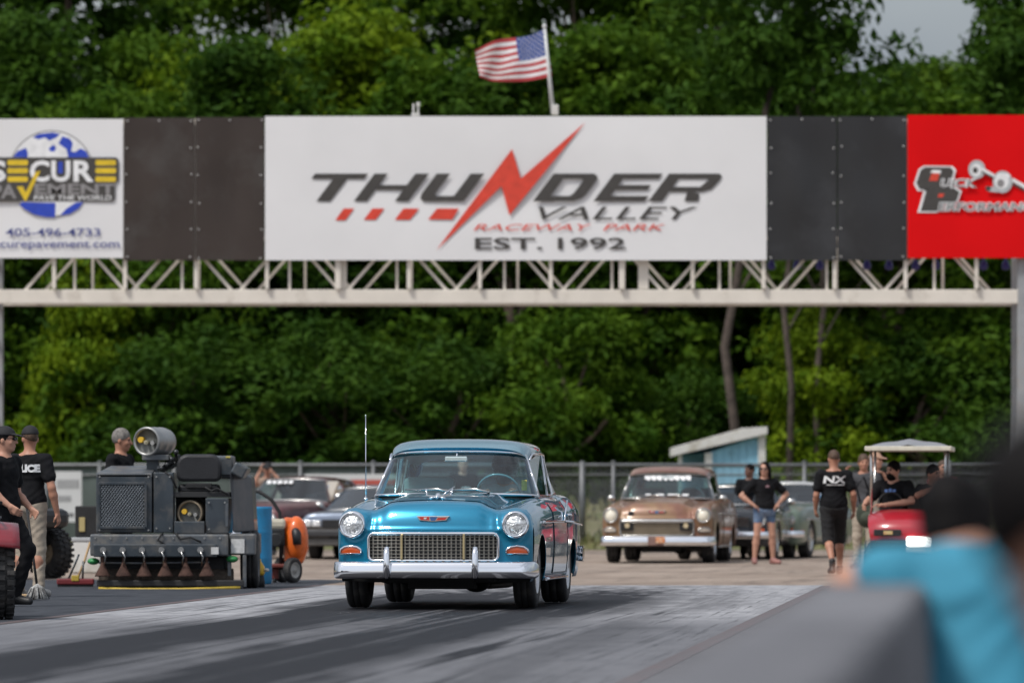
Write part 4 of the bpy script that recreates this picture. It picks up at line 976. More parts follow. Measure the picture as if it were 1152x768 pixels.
    mb.grid(P); mb.build('dashboard', pal['dash'], t)
    for x, y in ((-.38, 2.0), (.38, 2.0)):
        mb = MB(); mb.box((x, y - .22, .60), (.52, .5, .2)); mb.box((x, y + .08, .92), (.50, .14, .62), 0, Matrix.Rotation(R(-10), 3, 'X')); mb.build('front_seat', SEAT if not custom else INT, t, bevel=.05)
    mb = MB(); mb.box((0, 2.85, .6), (1.3, .5, .2)); mb.box((0, 3.12, .86), (1.3, .14, .5)); mb.build('rear_seat', SEAT if not custom else INT, t, bevel=.05)
    mb = MB(); c = Vector((.38, 1.32, 1.07)); ax = Vector((0, -.75, -.42)).normalized(); u = Vector((1, 0, 0)); v = ax.cross(u)
    mb.tube([c + (u * math.cos(a) + v * math.sin(a)) * .205 for a in np.linspace(0, 2 * math.pi, 33)[:-1]], .011, 0, 8, closed=True)
    for a in (R(10), R(170), R(270)): mb.tube([c + ax * .03, c + (u * math.cos(a) + v * math.sin(a)) * .2], .008, 0, 6)
    mb.tube([c + ax * .05, c + ax * .5], .02, 0, 8); mb.build('steering_wheel', mat('pale_teal_plastic', (.20, .36, .38), .3, coat=.5), t)
    mb = MB(); mb.box((-.005, 1.11, 1.395), (.215, .025, .052)); m_ = mb.build('rear_view_mirror', mat('mirror_glass', (.62, .72, .72), .12, .6, var=.05), t, bevel=.012); mb = MB(); mb.tube([(0, 1.12, 1.42), (0, 1.16, 1.46)], .008, 0, 6); mb.build('stalk', CHR, m_)
    # ---- below
    mb = MB(); mb.box((0, 1.6, .27), (1.5, 3.9, .06)); mb.box((0, -.4, .30), (1.1, .5, .08)); mb.build('floor_underside', BLK, t)
    mb = MB(); mb.tube([(-.68, 0, .30), (-.3, .05, .24), (.3, .05, .24), (.68, 0, .30)], .035, 0, 8); mb.box((0, -.02, .235), (.62, .3, .12)); mb.ell((.28, .3, .23), (.13, .2, .09)); mb.tube([(-.5, -.1, .25), (-.62, .0, .27)], .03, 0, 8); mb.tube([(.5, -.12, .25), (.62, 0, .27)], .03, 0, 8); mb.build('front_suspension', BLK, t, bevel=.02)
    mb = MB(); mb.tube([(-.75, WB, .33), (.75, WB, .33)], .05, 0, 10); mb.ell((0, WB, .32), (.16, .17, .16)); mb.build('rear_axle', BLK, t)
    for s in (-1, 1): mb = MB(); mb.tube([(s * .36, .6, .2), (s * .38, 2.2, .19), (s * .42, 3.4, .22)], .035, 0, 10); mb.build('exhaust_pipe', mat('sooty_pipe', (.06, .05, .045), .5, .6), t)
    for x, y, s, w_ in ((-.79, 0, -1, .205), (.79, 0, 1, .205), (-.775, WB, -1, .25), (.775, WB, 1, .25)): wheel(t, x - s * .005, y, .338, w_, s, 'spoke', pal.get('rim', ALU), pal.get('rub'))
    for s in (-1, 1):                     # dark inner wheel houses
        for yc in (0.0, WB):
            mb = MB(); P = []
            for a in np.linspace(-.1, math.pi + .1, 17): P.append([(s * .88, yc + (WR + .01) * math.cos(a), .29 + (WR + .01) * math.sin(a)), (s * .5, yc + (WR + .01) * math.cos(a), .29 + (WR + .01) * math.sin(a))])
            mb.grid(P); mb.build('wheel_house', BLK, t)
        mb = MB(); mb.lathe([(.06, .0), (.075, .02), (.07, .06), (0, .075)], (s * .80, 4.16, .76), 'y', 20); mb.build('tail_light', mat('red_lens', (.45, .02, .02), .15, coat=.8), t)
    mb = MB(); G = []
    for u in np.linspace(-1, 1, 41):
        x = .97 * math.sin(u * math.pi / 2 * .98) / math.sin(math.pi / 2 * .98); y = 4.34 - .08 * abs(u) ** 2 - .55 * max(0, abs(u) - .72) ** 1.5 / .28 ** 1.5
        G.append([(x, y - dy, .47 + dz) for dy, dz in prof])
    mb.grid(G); mb.add(G[0], [tuple(range(len(prof)))]); mb.add(G[-1], [tuple(range(len(prof)))]); mb.build('rear_bumper', pal['bumper'], t)
    return t

teal = mat('teal_metallic_paint', (.003, .225, .385), .26, .55, var=.05, scale=160, coat=1.0, spec=.6, crough=.03)
teal_roof = mat('teal_roof_sky_sheen', (.20, .36, .43), .26, .6, var=.05, scale=160, coat=1.0, spec=.6)  # body teal made paler: the sky's reflection is put into the roof colour
CGL = glass('tinted_windscreen', (.66, .89, .94), .9)
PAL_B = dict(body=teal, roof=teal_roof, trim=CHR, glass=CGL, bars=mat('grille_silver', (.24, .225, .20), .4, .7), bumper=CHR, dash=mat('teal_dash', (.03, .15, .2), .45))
CARY = 53.15
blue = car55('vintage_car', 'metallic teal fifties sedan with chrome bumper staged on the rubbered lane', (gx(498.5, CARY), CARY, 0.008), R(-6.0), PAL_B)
# antenna, sticker and fender script on the teal car
mb = MB(); mb.tube([(-.80, .55, 1.01), (-.802, .56, 1.4), (-.805, .58, 1.80)], [.006, .004, .0025], 0, 8); mb.ell((-.80, .55, 1.015), (.022, .022, .016)); mb.ell((-.805, .58, 1.80), (.006, .006, .008)); mb.build('antenna', CHR, blue)
mb = MB(); mb.box((.655, 1.035, 1.145), (.055, .006, .10), 0, Matrix.Rotation(R(24), 3, 'Z')); st = mb.build('inspection_sticker', mat('yellow_sticker', (.70, .58, .12), .5), blue, bevel=.004); tag(st, 'small yellow sticker in the windscreen corner')
rust = mat('brown_patina_paint', (.23, .098, .062), .36, .15, var=.25, scale=2.5, coat=.5, dirt=((.25, .145, .07), .8, 2.2), rvar=.12)
PAL_R = dict(body=rust, roof=mat('brown_patina_roof', (.21, .085, .06), .32, .15, var=.2, scale=2, coat=.5, dirt=((.26, .16, .11), .6, 1.6)), trim=DCH, glass=glass('teal_tinted_glass', (.45, .68, .70), 1.0), bars=mat('tarnished_bars', (.34, .28, .20), .4, .6), bumper=CHR, dash=INT, mesh=mat('tan_mesh', (.20, .16, .11), .7), rust=mat('brown_plate', (.22, .13, .11), .6), orange=mat('orange_plate', (.62, .22, .08), .5, dirt=((.7, .55, .4), .5, 20)), turn=mat('pale_lens', (.52, .44, .36), .3, coat=.5), lens=mat('warm_lens', (.85, .80, .66), .15, coat=1.0))
RCY = 93.6
brn = car55('vintage_car', 'brown patina fifties sedan with white windscreen lettering waiting behind the teal car', (gx(744, RCY), RCY, 0.008), R(-7.0), PAL_R, True)
mb = MB()
for k in range(8):          # unreadable white strip lettering across the head of the glass
    x = -.34 + .68 * k / 7; mb.box((x, 0, 1.405), (.088, .004, .062 if k % 3 else .05)); mb.box((x + .02, 0, 1.372), (.05, .004, .03))
for k, (x, wd) in enumerate(((-.30, .09), (-.10, .12), (.10, .15), (.32, .10))): mb.box((x, 0, 1.115), (wd, .004, .03))
mb.v = [(a, .82 + (1.20 - .82) * (c - 1.062) / (1.468 - 1.062) + .14 * abs(a / .785) ** 3.2 - .03 + b_, c) for a, b_, c in mb.v]
mb.build('windscreen_lettering', mat('white_lettering', (.8, .8, .8), .5), brn)
mb = MB()
for s in (-1, 1): mb.ell((s * .93, 1.0, 1.06), (.07, .05, .055)); mb.tube([(s * .86, 1.02, 1.03), (s * .93, 1.01, 1.05)], .012)
mb.build('door_mirror', DCH, brn)
mb = MB(); mb.ell((-.60, -.60, .78), (.07, .03, .06)); mb.ell((-.42, -.735, .80), (.06, .05, .05)); mb.build('dark_patch', BLK, brn)  # two small black lumps on the front of the brown car
# ------------------------------------------------------------------ people: one smooth surface grown from a posed skeleton
class SDF:
    def __init__(s, lo, hi, h):
        s.lo = np.array(lo, float); s.h = h; n = np.ceil((np.array(hi) - s.lo) / h).astype(int) + 1; s.n = n
        s.ax = [s.lo[i] + h * np.arange(n[i]) for i in range(3)]; s.v = np.full(n, 1.0)
    def _win(s, lo, hi, m=.10):
        sl = []
        for i in range(3):
            a = int(np.floor((lo[i] - m - s.lo[i]) / s.h)); b = int(np.ceil((hi[i] + m - s.lo[i]) / s.h)) + 1
            sl.append(slice(max(0, a), max(0, min(s.n[i], b))))
        P = np.meshgrid(s.ax[0][sl[0]], s.ax[1][sl[1]], s.ax[2][sl[2]], indexing='ij', sparse=True)
        return tuple(sl), P
    def _join(s, sl, d, k):
        o = s.v[sl]
        if k > 0:
            hh = np.clip(.5 + .5 * (o - d) / k, 0, 1); s.v[sl] = o * (1 - hh) + d * hh - k * hh * (1 - hh)
        else: s.v[sl] = np.minimum(o, d)
    def cone(s, a, b, ra, rb, k=.02, flat=None):
        a = np.array(a, float); b = np.array(b, float); r = max(ra, rb)
        sl, (X, Y, Z) = s._win(np.minimum(a, b) - r, np.maximum(a, b) + r)
        d = b - a; L2 = max(1e-9, d @ d); px_, py_, pz_ = X - a[0], Y - a[1], Z - a[2]
        t = np.clip((px_ * d[0] + py_ * d[1] + pz_ * d[2]) / L2, 0, 1)
        q = np.sqrt((px_ - t * d[0]) ** 2 + (py_ - t * d[1]) ** 2 + (pz_ - t * d[2]) ** 2) - (ra + (rb - ra) * t)
        s._join(sl, q, k); return s
    def ell(s, c, r, k=.02, M=None, cut=None):
        c = np.array(c, float); r = np.array(r, float); m = r.max()
        sl, (X, Y, Z) = s._win(c - m, c + m)
        x, y, z = X - c[0], Y - c[1], Z - c[2]
        if M is not None:
            M = np.array(M); x, y, z = M[0, 0] * x + M[1, 0] * y + M[2, 0] * z, M[0, 1] * x + M[1, 1] * y + M[2, 1] * z, M[0, 2] * x + M[1, 2] * y + M[2, 2] * z
        k0 = np.sqrt((x / r[0]) ** 2 + (y / r[1]) ** 2 + (z / r[2]) ** 2); k1 = np.sqrt((x / r[0] ** 2) ** 2 + (y / r[1] ** 2) ** 2 + (z / r[2] ** 2) ** 2) + 1e-9
        d = k0 * (k0 - 1) / k1
        if cut is not None:
            for (nx, ny, nz, off) in cut: d = np.maximum(d, nx * x + ny * y + nz * z - off)
        s._join(sl, d, k); return s
    def mesh(s):
        v = s.v; ins = v < 0
        c = sum(ins[i:ins.shape[0] - 1 + i, j:ins.shape[1] - 1 + j, k:ins.shape[2] - 1 + k].astype(np.int8) for i in (0, 1) for j in (0, 1) for k in (0, 1))
        act = (c > 0) & (c < 8); idx = -np.ones(act.shape, int); I = np.argwhere(act); idx[act] = np.arange(len(I))
        acc = np.zeros((len(I), 3)); cnt = np.zeros(len(I))
        for ax in range(3):
            o = [q for q in range(3) if q != ax]
            for da in (0, 1):
                for db in (0, 1):
                    A = I.copy(); A[:, o[0]] += da; A[:, o[1]] += db; B = A.copy(); B[:, ax] += 1
                    va, vb = v[A[:, 0], A[:, 1], A[:, 2]], v[B[:, 0], B[:, 1], B[:, 2]]; m = (va < 0) != (vb < 0)
                    t = np.where(m, va / np.where(m, va - vb, 1), 0); p = A.astype(float); p[:, ax] += t
                    acc[m] += p[m]; cnt[m] += 1
        V = s.lo + s.h * acc / np.maximum(cnt, 1)[:, None]; F = []
        for ax in range(3):
            o = [q for q in range(3) if q != ax]
            lo_ = [slice(None)] * 3; hi_ = [slice(None)] * 3; lo_[ax] = slice(0, -1); hi_[ax] = slice(1, None)
            m = ins[tuple(lo_)] != ins[tuple(hi_)]; E = np.argwhere(m)
            ok = (E[:, o[0]] > 0) & (E[:, o[1]] > 0) & (E[:, o[0]] < v.shape[o[0]] - 1) & (E[:, o[1]] < v.shape[o[1]] - 1); E = E[ok]
            q = []
            for da, db in ((-1, -1), (0, -1), (0, 0), (-1, 0)):
                A = E.copy(); A[:, o[0]] += da; A[:, o[1]] += db; q.append(idx[A[:, 0], A[:, 1], A[:, 2]])
            F.append(np.stack(q, 1))
        return V, np.concatenate(F)

def sdf_obj(name, surf, mats, parent, select=None, extra=()):
    V, F = surf.mesh(); n0 = len(V)
    for e in extra:
        v2, f2 = e.mesh(); F = np.concatenate([F, f2 + len(V)]); V = np.concatenate([V, v2])
    me = bpy.data.meshes.new(name); me.from_pydata(V.tolist(), [], F.tolist())
    for m in (mats if isinstance(mats, list) else [mats]): me.materials.append(m)
    if select is not None:
        C = V[F].mean(1); me.polygons.foreach_set('material_index', select(C).astype(np.int32))
    me.polygons.foreach_set('use_smooth', np.ones(len(F), bool))
    bm = bmesh.new(); bm.from_mesh(me); bmesh.ops.recalc_face_normals(bm, faces=bm.faces); bm.to_mesh(me); bm.free(); me.update()
    o = bpy.data.objects.new(name, me); COL.objects.link(o); o.parent = parent
    if name in ('shirt', 'trousers', 'shorts'):          # soft creases in the cloth
        nv = len(me.vertices); c = np.empty(nv * 3, np.float32); q = np.empty(nv * 3, np.float32)
        me.vertices.foreach_get('co', c); me.vertex_normals.foreach_get('vector', q); c = c.reshape(-1, 3); q = q.reshape(-1, 3)
        w1 = np.sin(c[:, 0] * 31 + 3 * np.sin(c[:, 2] * 17 + c[:, 1] * 9)) * np.sin(c[:, 2] * 38 + 2.5 * np.sin(c[:, 0] * 14 + 1.3)); w2 = np.sin(c[:, 2] * 71 + 4 * np.sin(c[:, 0] * 23) + c[:, 1] * 31)
        c += q * (.0045 * w1 + .0008 * w2)[:, None]; me.vertices.foreach_set('co', c.ravel()); me.update()
    return o

SKIN = mat('skin', (.47, .25, .175), .5, var=.10, scale=9, spec=.35)
SKIN_T = mat('tanned_skin', (.42, .205, .135), .5, var=.10, scale=9, spec=.35)
LIP = mat('lips', (.36, .13, .11), .5); EYE = mat('eye_dark', (.03, .022, .02), .25); BROW = mat('brow_hair', (.06, .04, .03), .8)
TEE = mat('black_cotton', (.0085, .0085, .010), .9, var=.3, scale=7, bump=.6, bscale=12, spec=.2)
HAIR_D = mat('dark_hair', (.005, .004, .004), .6, var=.4, scale=30, bump=.4, bscale=70, spec=.12)
HAIR_B = mat('brown_hair', (.075, .040, .022), .6, var=.4, scale=30, bump=.5, bscale=70)
HAIR_G = mat('grey_hair', (.17, .155, .14), .7, var=.5, scale=30, bump=.5, bscale=70)
SHOE = mat('black_shoe', (.014, .014, .015), .5, var=.2)

def person(label, loc, rz, H=1.75, J=None, head=(0, 0, 0), shirt=TEE, pants=None, pants_len='long', sleeve=.62, hair=HAIR_D, hair_kind='short', skin=SKIN, shoe=SHOE, cap=None, fat=1.0, legs=True, group=None, h=.012, clothes_extra=None, scale_head=1.0, glasses=False, beard=None, waist_z=None, name='person'):
    """faces -Y; J overrides joints given in metres for a 1.75 m figure: keys like elbow_l (viewer's left is -x)"""
    k = H / 1.75; D = dict(pelvis=(0, 0, .95), chest=(0, 0, 1.27), neck=(0, .01, 1.47), head=(0, -.015, 1.62))
    for s, q in ((-1, 'l'), (1, 'r')):
        D['shoulder_' + q] = (s * .185, .01, 1.405); D['elbow_' + q] = (s * .245, .03, 1.11); D['wrist_' + q] = (s * .255, -.04, .86)
        D['hip_' + q] = (s * .092, 0, .92); D['knee_' + q] = (s * .105, -.01, .50); D['ankle_' + q] = (s * .11, .03, .085); D['toe_' + q] = (s * .135, -.15, .035)
    if J: D.update(J)
    D = {a: np.array(b, float) * k for a, b in D.items()}; f = fat
    t = thing(name, label, 'person', loc, rz, group)
    pts = np.array(list(D.values())); lo = pts.min(0) - .26 * k; hi = pts.max(0) + .26 * k
    B = SDF(lo, hi, h)
    hp, nk, ch, pv = D['head'], D['neck'], D['chest'], D['pelvis']
    yaw, pit, rol = head; Mh = Matrix.Rotation(R(yaw), 3, 'Z') @ Matrix.Rotation(R(pit), 3, 'X') @ Matrix.Rotation(R(rol), 3, 'Y'); Mn = np.array(Mh)
    sh = k * scale_head
    W = lambda p: hp + Mn @ (np.array(p) * sh)
    B.ell(W((0, .012, .030)), np.array((.076, .096, .098)) * sh, .02, Mn); B.ell(W((0, -.018, -.035)), np.array((.061, .075, .082)) * sh, .03, Mn)
    B.ell(W((0, -.062, -.088)), np.array((.030, .026, .024)) * sh, .03, Mn)
    B.cone(W((0, -.088, .022)), W((0, -.112, -.022)), .009 * sh, .015 * sh, .012); B.ell(W((0, -.092, -.058)), np.array((.024, .012, .011)) * sh, .008, Mn)
    for s in (-1, 1):
        B.ell(W((s * .076, .014, -.004)), np.array((.012, .022, .033)) * sh, .006, Mn); B.ell(W((s * .030, -.080, .034)), np.array((.024, .014, .010)) * sh, .012, Mn); B.ell(W((s * .038, -.066, -.022)), np.array((.022, .018, .020)) * sh, .02, Mn)
    B.cone(nk - (0, 0, .05 * k), W((0, .012, -.05)), .060 * k * f ** .5, .053 * k, .03)
    up = ch - pv
    B.ell(ch + (0, 0, .02 * k), np.array((.165 * f, .105 * f, .19)) * k, .05); B.ell(pv + up * .38, np.array((.140 * f, .10 * f, .17)) * k, .06); B.ell(pv + (0, 0, .0), np.array((.160 * f, .115 * f, .13)) * k, .06)
    for q in 'lr':
        s_, e_, w_ = D['shoulder_' + q], D['elbow_' + q], D['wrist_' + q]
        B.cone(nk - (0, 0, .055 * k), s_, .055 * k, .058 * k, .05); B.cone(s_, s_ + (e_ - s_) * .5, .058 * k * f, .050 * k * f, .03); B.cone(s_ + (e_ - s_) * .4, e_, .051 * k * f, .040 * k, .02)
        m_ = e_ + (w_ - e_) * .3; B.cone(e_, m_, .041 * k, .044 * k, .02); B.cone(m_, w_, .044 * k, .027 * k, .02)
        if legs:
            h_, n_, a_, o_ = D['hip_' + q], D['knee_' + q], D['ankle_' + q], D['toe_' + q]
            B.cone(h_, n_, .086 * k * f, .056 * k * f ** .5, .04); m_ = n_ + (a_ - n_) * .32 + np.array((0, .018, 0)) * k; B.cone(n_, m_, .054 * k, .058 * k * f ** .5, .02); B.cone(m_, a_, .057 * k, .036 * k, .02)
    # hands: palm, four unequal bent fingers and a thumb from the palm's side
    hands = []
    for q, sx in (('l', -1), ('r', 1)):
        e_, w_ = D['elbow_' + q], D['wrist_' + q]; d = (w_ - e_) / np.linalg.norm(w_ - e_); d = D['handdir_' + q] / np.linalg.norm(D['handdir_' + q]) if 'handdir_' + q in D else d
        ref = np.array((-sx, 0, 0.0)) if abs(d[0]) < .8 else np.array((0, 0, -1.0)); nrm = ref - d * (ref @ d); nrm /= np.linalg.norm(nrm); lat = np.cross(d, nrm) * (1 if sx > 0 else -1)
        A = SDF(w_ - .24 * k, w_ + .24 * k, h * .55)
        A.cone(w_ - d * .03 * k, w_ + d * .02 * k, .027 * k, .026 * k, .01)
        for i in range(4): A.cone(w_ + d * .012 * k + lat * (.010 * (1.5 - i)) * k, w_ + d * .085 * k + lat * (.0195 * (1.5 - i)) * k, .015 * k, .0125 * k, .012)
        for i, L in enumerate((.072, .080, .074, .058)):
            b = w_ + d * .085 * k + lat * (.0195 * (1.5 - i)) * k; c1 = b + (d * .90 + nrm * .42) * L * .5 * k; c2 = c1 + (d * .55 + nrm * .83) * L * .5 * k
            A.cone(b, c1, .0098 * k, .0088 * k, .004); A.cone(c1, c2, .0088 * k, .0070 * k, .003)
        b = w_ + d * .022 * k + lat * .024 * k; c1 = b + (d * .6 + lat * .62 + nrm * .35) * .042 * k; c2 = c1 + (d * .85 + lat * .1 + nrm * .5) * .034 * k
        A.cone(b, c1, .013 * k, .0105 * k, .01); A.cone(c1, c2, .0105 * k, .0082 * k, .004); hands.append(A)
    Ey = [W((s * .030, -.090, .014)) for s in (-1, 1)]; Lp = W((0, -.103, -.058)); Br = [W((s * .032, -.092, .036)) for s in (-1, 1)]
    def sel(C):
        r = np.zeros(len(C), int)
        for e in Ey: r[np.linalg.norm((C - e) * (1, 1, 1.6), axis=1) < .017 * sh] = 2
        r[np.linalg.norm((C - Lp) @ Mn * np.array((.55, 1, 1.8)), axis=1) < .016 * sh] = 1
        for e in Br: r[np.linalg.norm((C - e) @ Mn * np.array((.55, .7, 2.2)), axis=1) < .014 * sh] = 3
        return r
    sdf_obj('body', B, [skin, LIP, EYE, BROW], t, sel, hands)
    # hair, cap, beard
    if hair is not None:
        Q = SDF(hp - .3 * sh, hp + .3 * sh, .008 if h < .02 else .012)
        cutf = [tuple(Mn @ np.array((0, -.80, -.60))) + (.030 * sh,)] if hair_kind != 'long' else [tuple(Mn @ np.array((0, -.92, -.38))) + (.036 * sh,)]
        if hair_kind == 'short': Q.ell(W((0, .018, .036)), np.array((.086, .104, .106)) * sh, 0, Mn, [tuple(Mn @ np.array((0, -.62, -.78))) + (.032 * sh,)])
        elif hair_kind == 'long':
            Q.ell(W((0, .018, .036)), np.array((.090, .108, .110)) * sh, 0, Mn, cutf)
            for a in np.linspace(-1.9, 1.9, 9): Q.cone(W((.082 * math.sin(a), .012 + .086 * math.cos(a), .03)), W((.095 * math.sin(a), .03 + .085 * math.cos(a), -.18 - .03 * math.cos(a * 3))), .026 * sh, .020 * sh, .012)
        elif hair_kind == 'bob':
            Q.ell(W((0, .018, .036)), np.array((.090, .110, .110)) * sh, 0, Mn, cutf)
            for a in np.linspace(-1.8, 1.8, 11): Q.cone(W((.082 * math.sin(a), .012 + .088 * math.cos(a), .03)), W((.086 * math.sin(a), .022 + .086 * math.cos(a), -.085)), .026 * sh, .020 * sh, .014)
        elif hair_kind == 'pony':
            Q.ell(W((0, .018, .036)), np.array((.084, .104, .106)) * sh, 0, Mn, cutf); Q.cone(W((0, .11, .05)), W((0, .15, -.12)), .03 * sh, .018 * sh, .02)
        elif hair_kind == 'crew': Q.ell(W((0, .016, .034)), np.array((.081, .100, .102)) * sh, 0, Mn, [tuple(Mn @ np.array((0, -.45, -.89))) + (.02 * sh,)])
        sdf_obj('hair', Q, hair, t)
    if beard is not None:
        Q = SDF(hp - .25 * sh, hp + .2 * sh, .008); Q.ell(W((0, -.030, -.062)), np.array((.068, .082, .070)) * sh, 0, Mn, [tuple(Mn @ np.array((0, .75, .66))) + (.006 * sh,)]); sdf_obj('beard', Q, beard, t)
    if cap is not None:
        Q = SDF(hp - .3 * sh, hp + .3 * sh, .008); Q.ell(W((0, .010, .045)), np.array((.090, .110, .098)) * sh, 0, Mn, [tuple(Mn @ np.array((0, 0, -1.0))) + (-.002,)])
        Q.ell(W((0, -.115, .050)), np.array((.072, .085, .010)) * sh, .012, np.array(Mh @ Matrix.Rotation(R(12), 3, 'X'))); sdf_obj('cap', Q, cap, t)
    if glasses:
        mb = MB()
        for s in (-1, 1):
            c = W((s * .032, -.104, .014)); mb.ell(c, (.028 * sh, .008, .020 * sh), 0, 12, 8, Mh); mb.tube([W((s * .058, -.095, .018)), W((s * .078, .0, .018))], .003)
        mb.build('sunglasses', mat('dark_lens', (.01, .01, .012), .12), t)
    # shirt
    if shirt is not None:
        c_ = .016 * k; Q = SDF(lo, hi, h)
        Q.ell(ch + (0, 0, .02 * k), np.array((.172 * f + .012, .112 * f + .012, .195)) * k, .05); Q.ell(pv + up * .38, np.array((.150 * f + .014, .112 * f + .014, .18)) * k, .06)
        Q.ell(pv + (0, 0, .03 * k), np.array((.162 * f + .016, .120 * f + .016, .13)) * k, .06)
        for q in 'lr':
            s_, e_ = D['shoulder_' + q], D['elbow_' + q]
            Q.cone(nk - (0, 0, .062 * k), s_, .058 * k, .066 * k, .05); d = e_ - s_; Q.cone(s_, s_ + d * sleeve, .064 * k * f + .004, .064 * k * f + .006, .025)
            if sleeve > .9: w_ = D['wrist_' + q]; Q.cone(e_, e_ + (w_ - e_) * .9, .055 * k, .042 * k, .02)
        # neck opening and hem
        V_, (X, Y, Z) = Q._win(lo, hi, .5)
        wz = (waist_z if waist_z is not None else .90) * k if True else 0
        if legs or waist_z is not None: Q.v = np.maximum(Q.v, (wz + pv[2] - .95 * k) - Z + 0 * X + 0 * Y)
        nd = np.sqrt((X - nk[0]) ** 2 + (Y - nk[1] + .012) ** 2 + (Z - nk[2] - .02 * k) ** 2) - .066 * k; Q.v = np.maximum(Q.v, -nd)
        sdf_obj('shirt', Q, shirt, t)
    if legs and pants is not None:
        Q = SDF(lo, hi, h); Q.ell(pv + (0, 0, -.01 * k), np.array((.164 * f + .010, .120 * f + .010, .125)) * k, .05)
        for q in 'lr':
            h_, n_, a_ = D['hip_' + q], D['knee_' + q], D['ankle_' + q]
            fr = {'long': 1.0, 'knee': 1.0, 'shorts': .42}[pants_len]
            e_ = h_ + (n_ - h_) * fr; Q.cone(h_, e_, .096 * k * f, (.078 if fr < 1 or pants_len == 'knee' else .070) * k * f ** .5, .04)
            if pants_len == 'knee': Q.cone(n_, n_ + (a_ - n_) * .08, .080 * k, .080 * k, .02)
            if pants_len == 'long': Q.cone(n_, a_ + (n_ - a_) * .02, .071 * k, .062 * k, .03)
        sdf_obj({'long': 'trousers', 'knee': 'shorts', 'shorts': 'shorts'}[pants_len], Q, pants, t)
    if legs:
        for q in 'lr':
            a_, o_ = D['ankle_' + q], D['toe_' + q]; Q = SDF(np.minimum(a_, o_) - .16 * k, np.maximum(a_, o_) + .16 * k, h * .8)
            dd = (o_ - a_); dd[2] = 0; dd /= max(1e-6, np.linalg.norm(dd)); heel = a_ - dd * .045 * k; heel[2] = o_[2] + .004 * k
            Q.cone(heel, o_, .040 * k, .038 * k, .02); Q.cone(a_ + (0, 0, .0), heel + dd * .03 * k, .048 * k, .040 * k, .03); Q.cone(heel + dd * .05 * k + (0, 0, .025 * k), o_, .042 * k, .034 * k, .02)
            X, Y, Z = np.meshgrid(*Q.ax, indexing='ij', sparse=True); Q.v = np.maximum(Q.v, (min(o_[2], heel[2]) - .034 * k) - Z + 0 * X + 0 * Y)
            sdf_obj('shoe', Q, shoe, t)
    t['_k'] = k; del t['_k']
    return t
def chest_mark(t, w_, z, y, hh, m, x0=0.0):
    """small emblem of a few bars printed on the chest"""
    mb = MB()
    for k in range(3): mb.box((x0 + w_ * (k - 1) / 3, y, z + .004 * (k % 2)), (w_ * .26, .006, hh * (1 if k % 2 else .7)))
    return mb.build('shirt_print', m, t)
def gpt(xp, yfoot):      # a spot on the ground from the pixel where the foot stands
    D = FPX * CAM_Z / (yfoot - HOR); return (gx(xp, D), D, 0.004)
DENIM = mat('faded_denim', (.075, .125, .215), .85, var=.35, scale=9, bump=.4, bscale=40, dirt=((.20, .26, .36), .5, 6))
KHAKI = mat('khaki_cloth', (.36, .30, .235), .85, var=.15, scale=7, bump=.5, bscale=14)
CAMO = mat('speckled_shoe', (.10, .095, .09), .7, var=.5, scale=50, dirt=((.45, .43, .40), .9, 28))
# woman with hands on hips
x, y, z = gpt(860, 634.5)
wm = person('woman in black tee and denim shorts with both hands on her hips', (x, y, z), R(18), 1.64,
    dict(elbow_l=(-.40, .06, 1.17), wrist_l=(-.235, -.07, 1.02), handdir_l=(.8, -.3, -.5), elbow_r=(.42, .04, 1.20), wrist_r=(.225, -.06, 1.03), handdir_r=(-.8, -.3, -.5), hip_l=(-.10, 0, .92), hip_r=(.10, 0, .92), ankle_l=(-.17, .03, .085), knee_l=(-.14, -.01, .5), ankle_r=(.17, .03, .085), knee_r=(.14, -.01, .5), toe_l=(-.22, -.13, .035), toe_r=(.22, -.13, .035)),
    head=(-35, 0, 0), pants=DENIM, pants_len='shorts', hair=HAIR_D, hair_kind='long', skin=SKIN, shoe=mat('pink_sandal', (.30, .14, .12), .6), glasses=True, fat=1.03, waist_z=.93)
chest_mark(wm, .06, 1.25, -.138, .035, mat('pink_print', (.5, .3, .33), .7))
# man walking away, white print on his back
x, y, z = gpt(938, 647)
nx = person('man in black tee with white NX print on his back walking away in black shorts', (x, y, z), R(186), 1.70,
    dict(elbow_l=(-.27, .06, 1.13), wrist_l=(-.30, -.10, .92), elbow_r=(.25, .02, 1.12), wrist_r=(.235, -.14, .93), knee_l=(-.11, -.20, .52), ankle_l=(-.12, -.20, .10), toe_l=(-.14, -.37, .04), knee_r=(.09, .04, .50), ankle_r=(.07, .30, .20), toe_r=(.08, .20, .06)),
    head=(8, 8, 0), pants=mat('black_shorts_cloth', (.012, .012, .013), .9, var=.3, bump=.4, bscale=15), pants_len='knee', hair=HAIR_B, hair_kind='crew', skin=SKIN_T, fat=1.12)
mb = MB(); text_on(mb, 'NX', -.165, .155, 1.250, 1.350, 0, 0, .15, .035); mb.box((0, 0, 1.228), (.25, .002, .012)); mb.v = [(-a, .172 - .06 * (abs(a) / .16) ** 2 + b, c) for a, b, c in mb.v]; mb.build('shirt_print', mat('white_shirt_print', (.72, .72, .72), .7), nx)
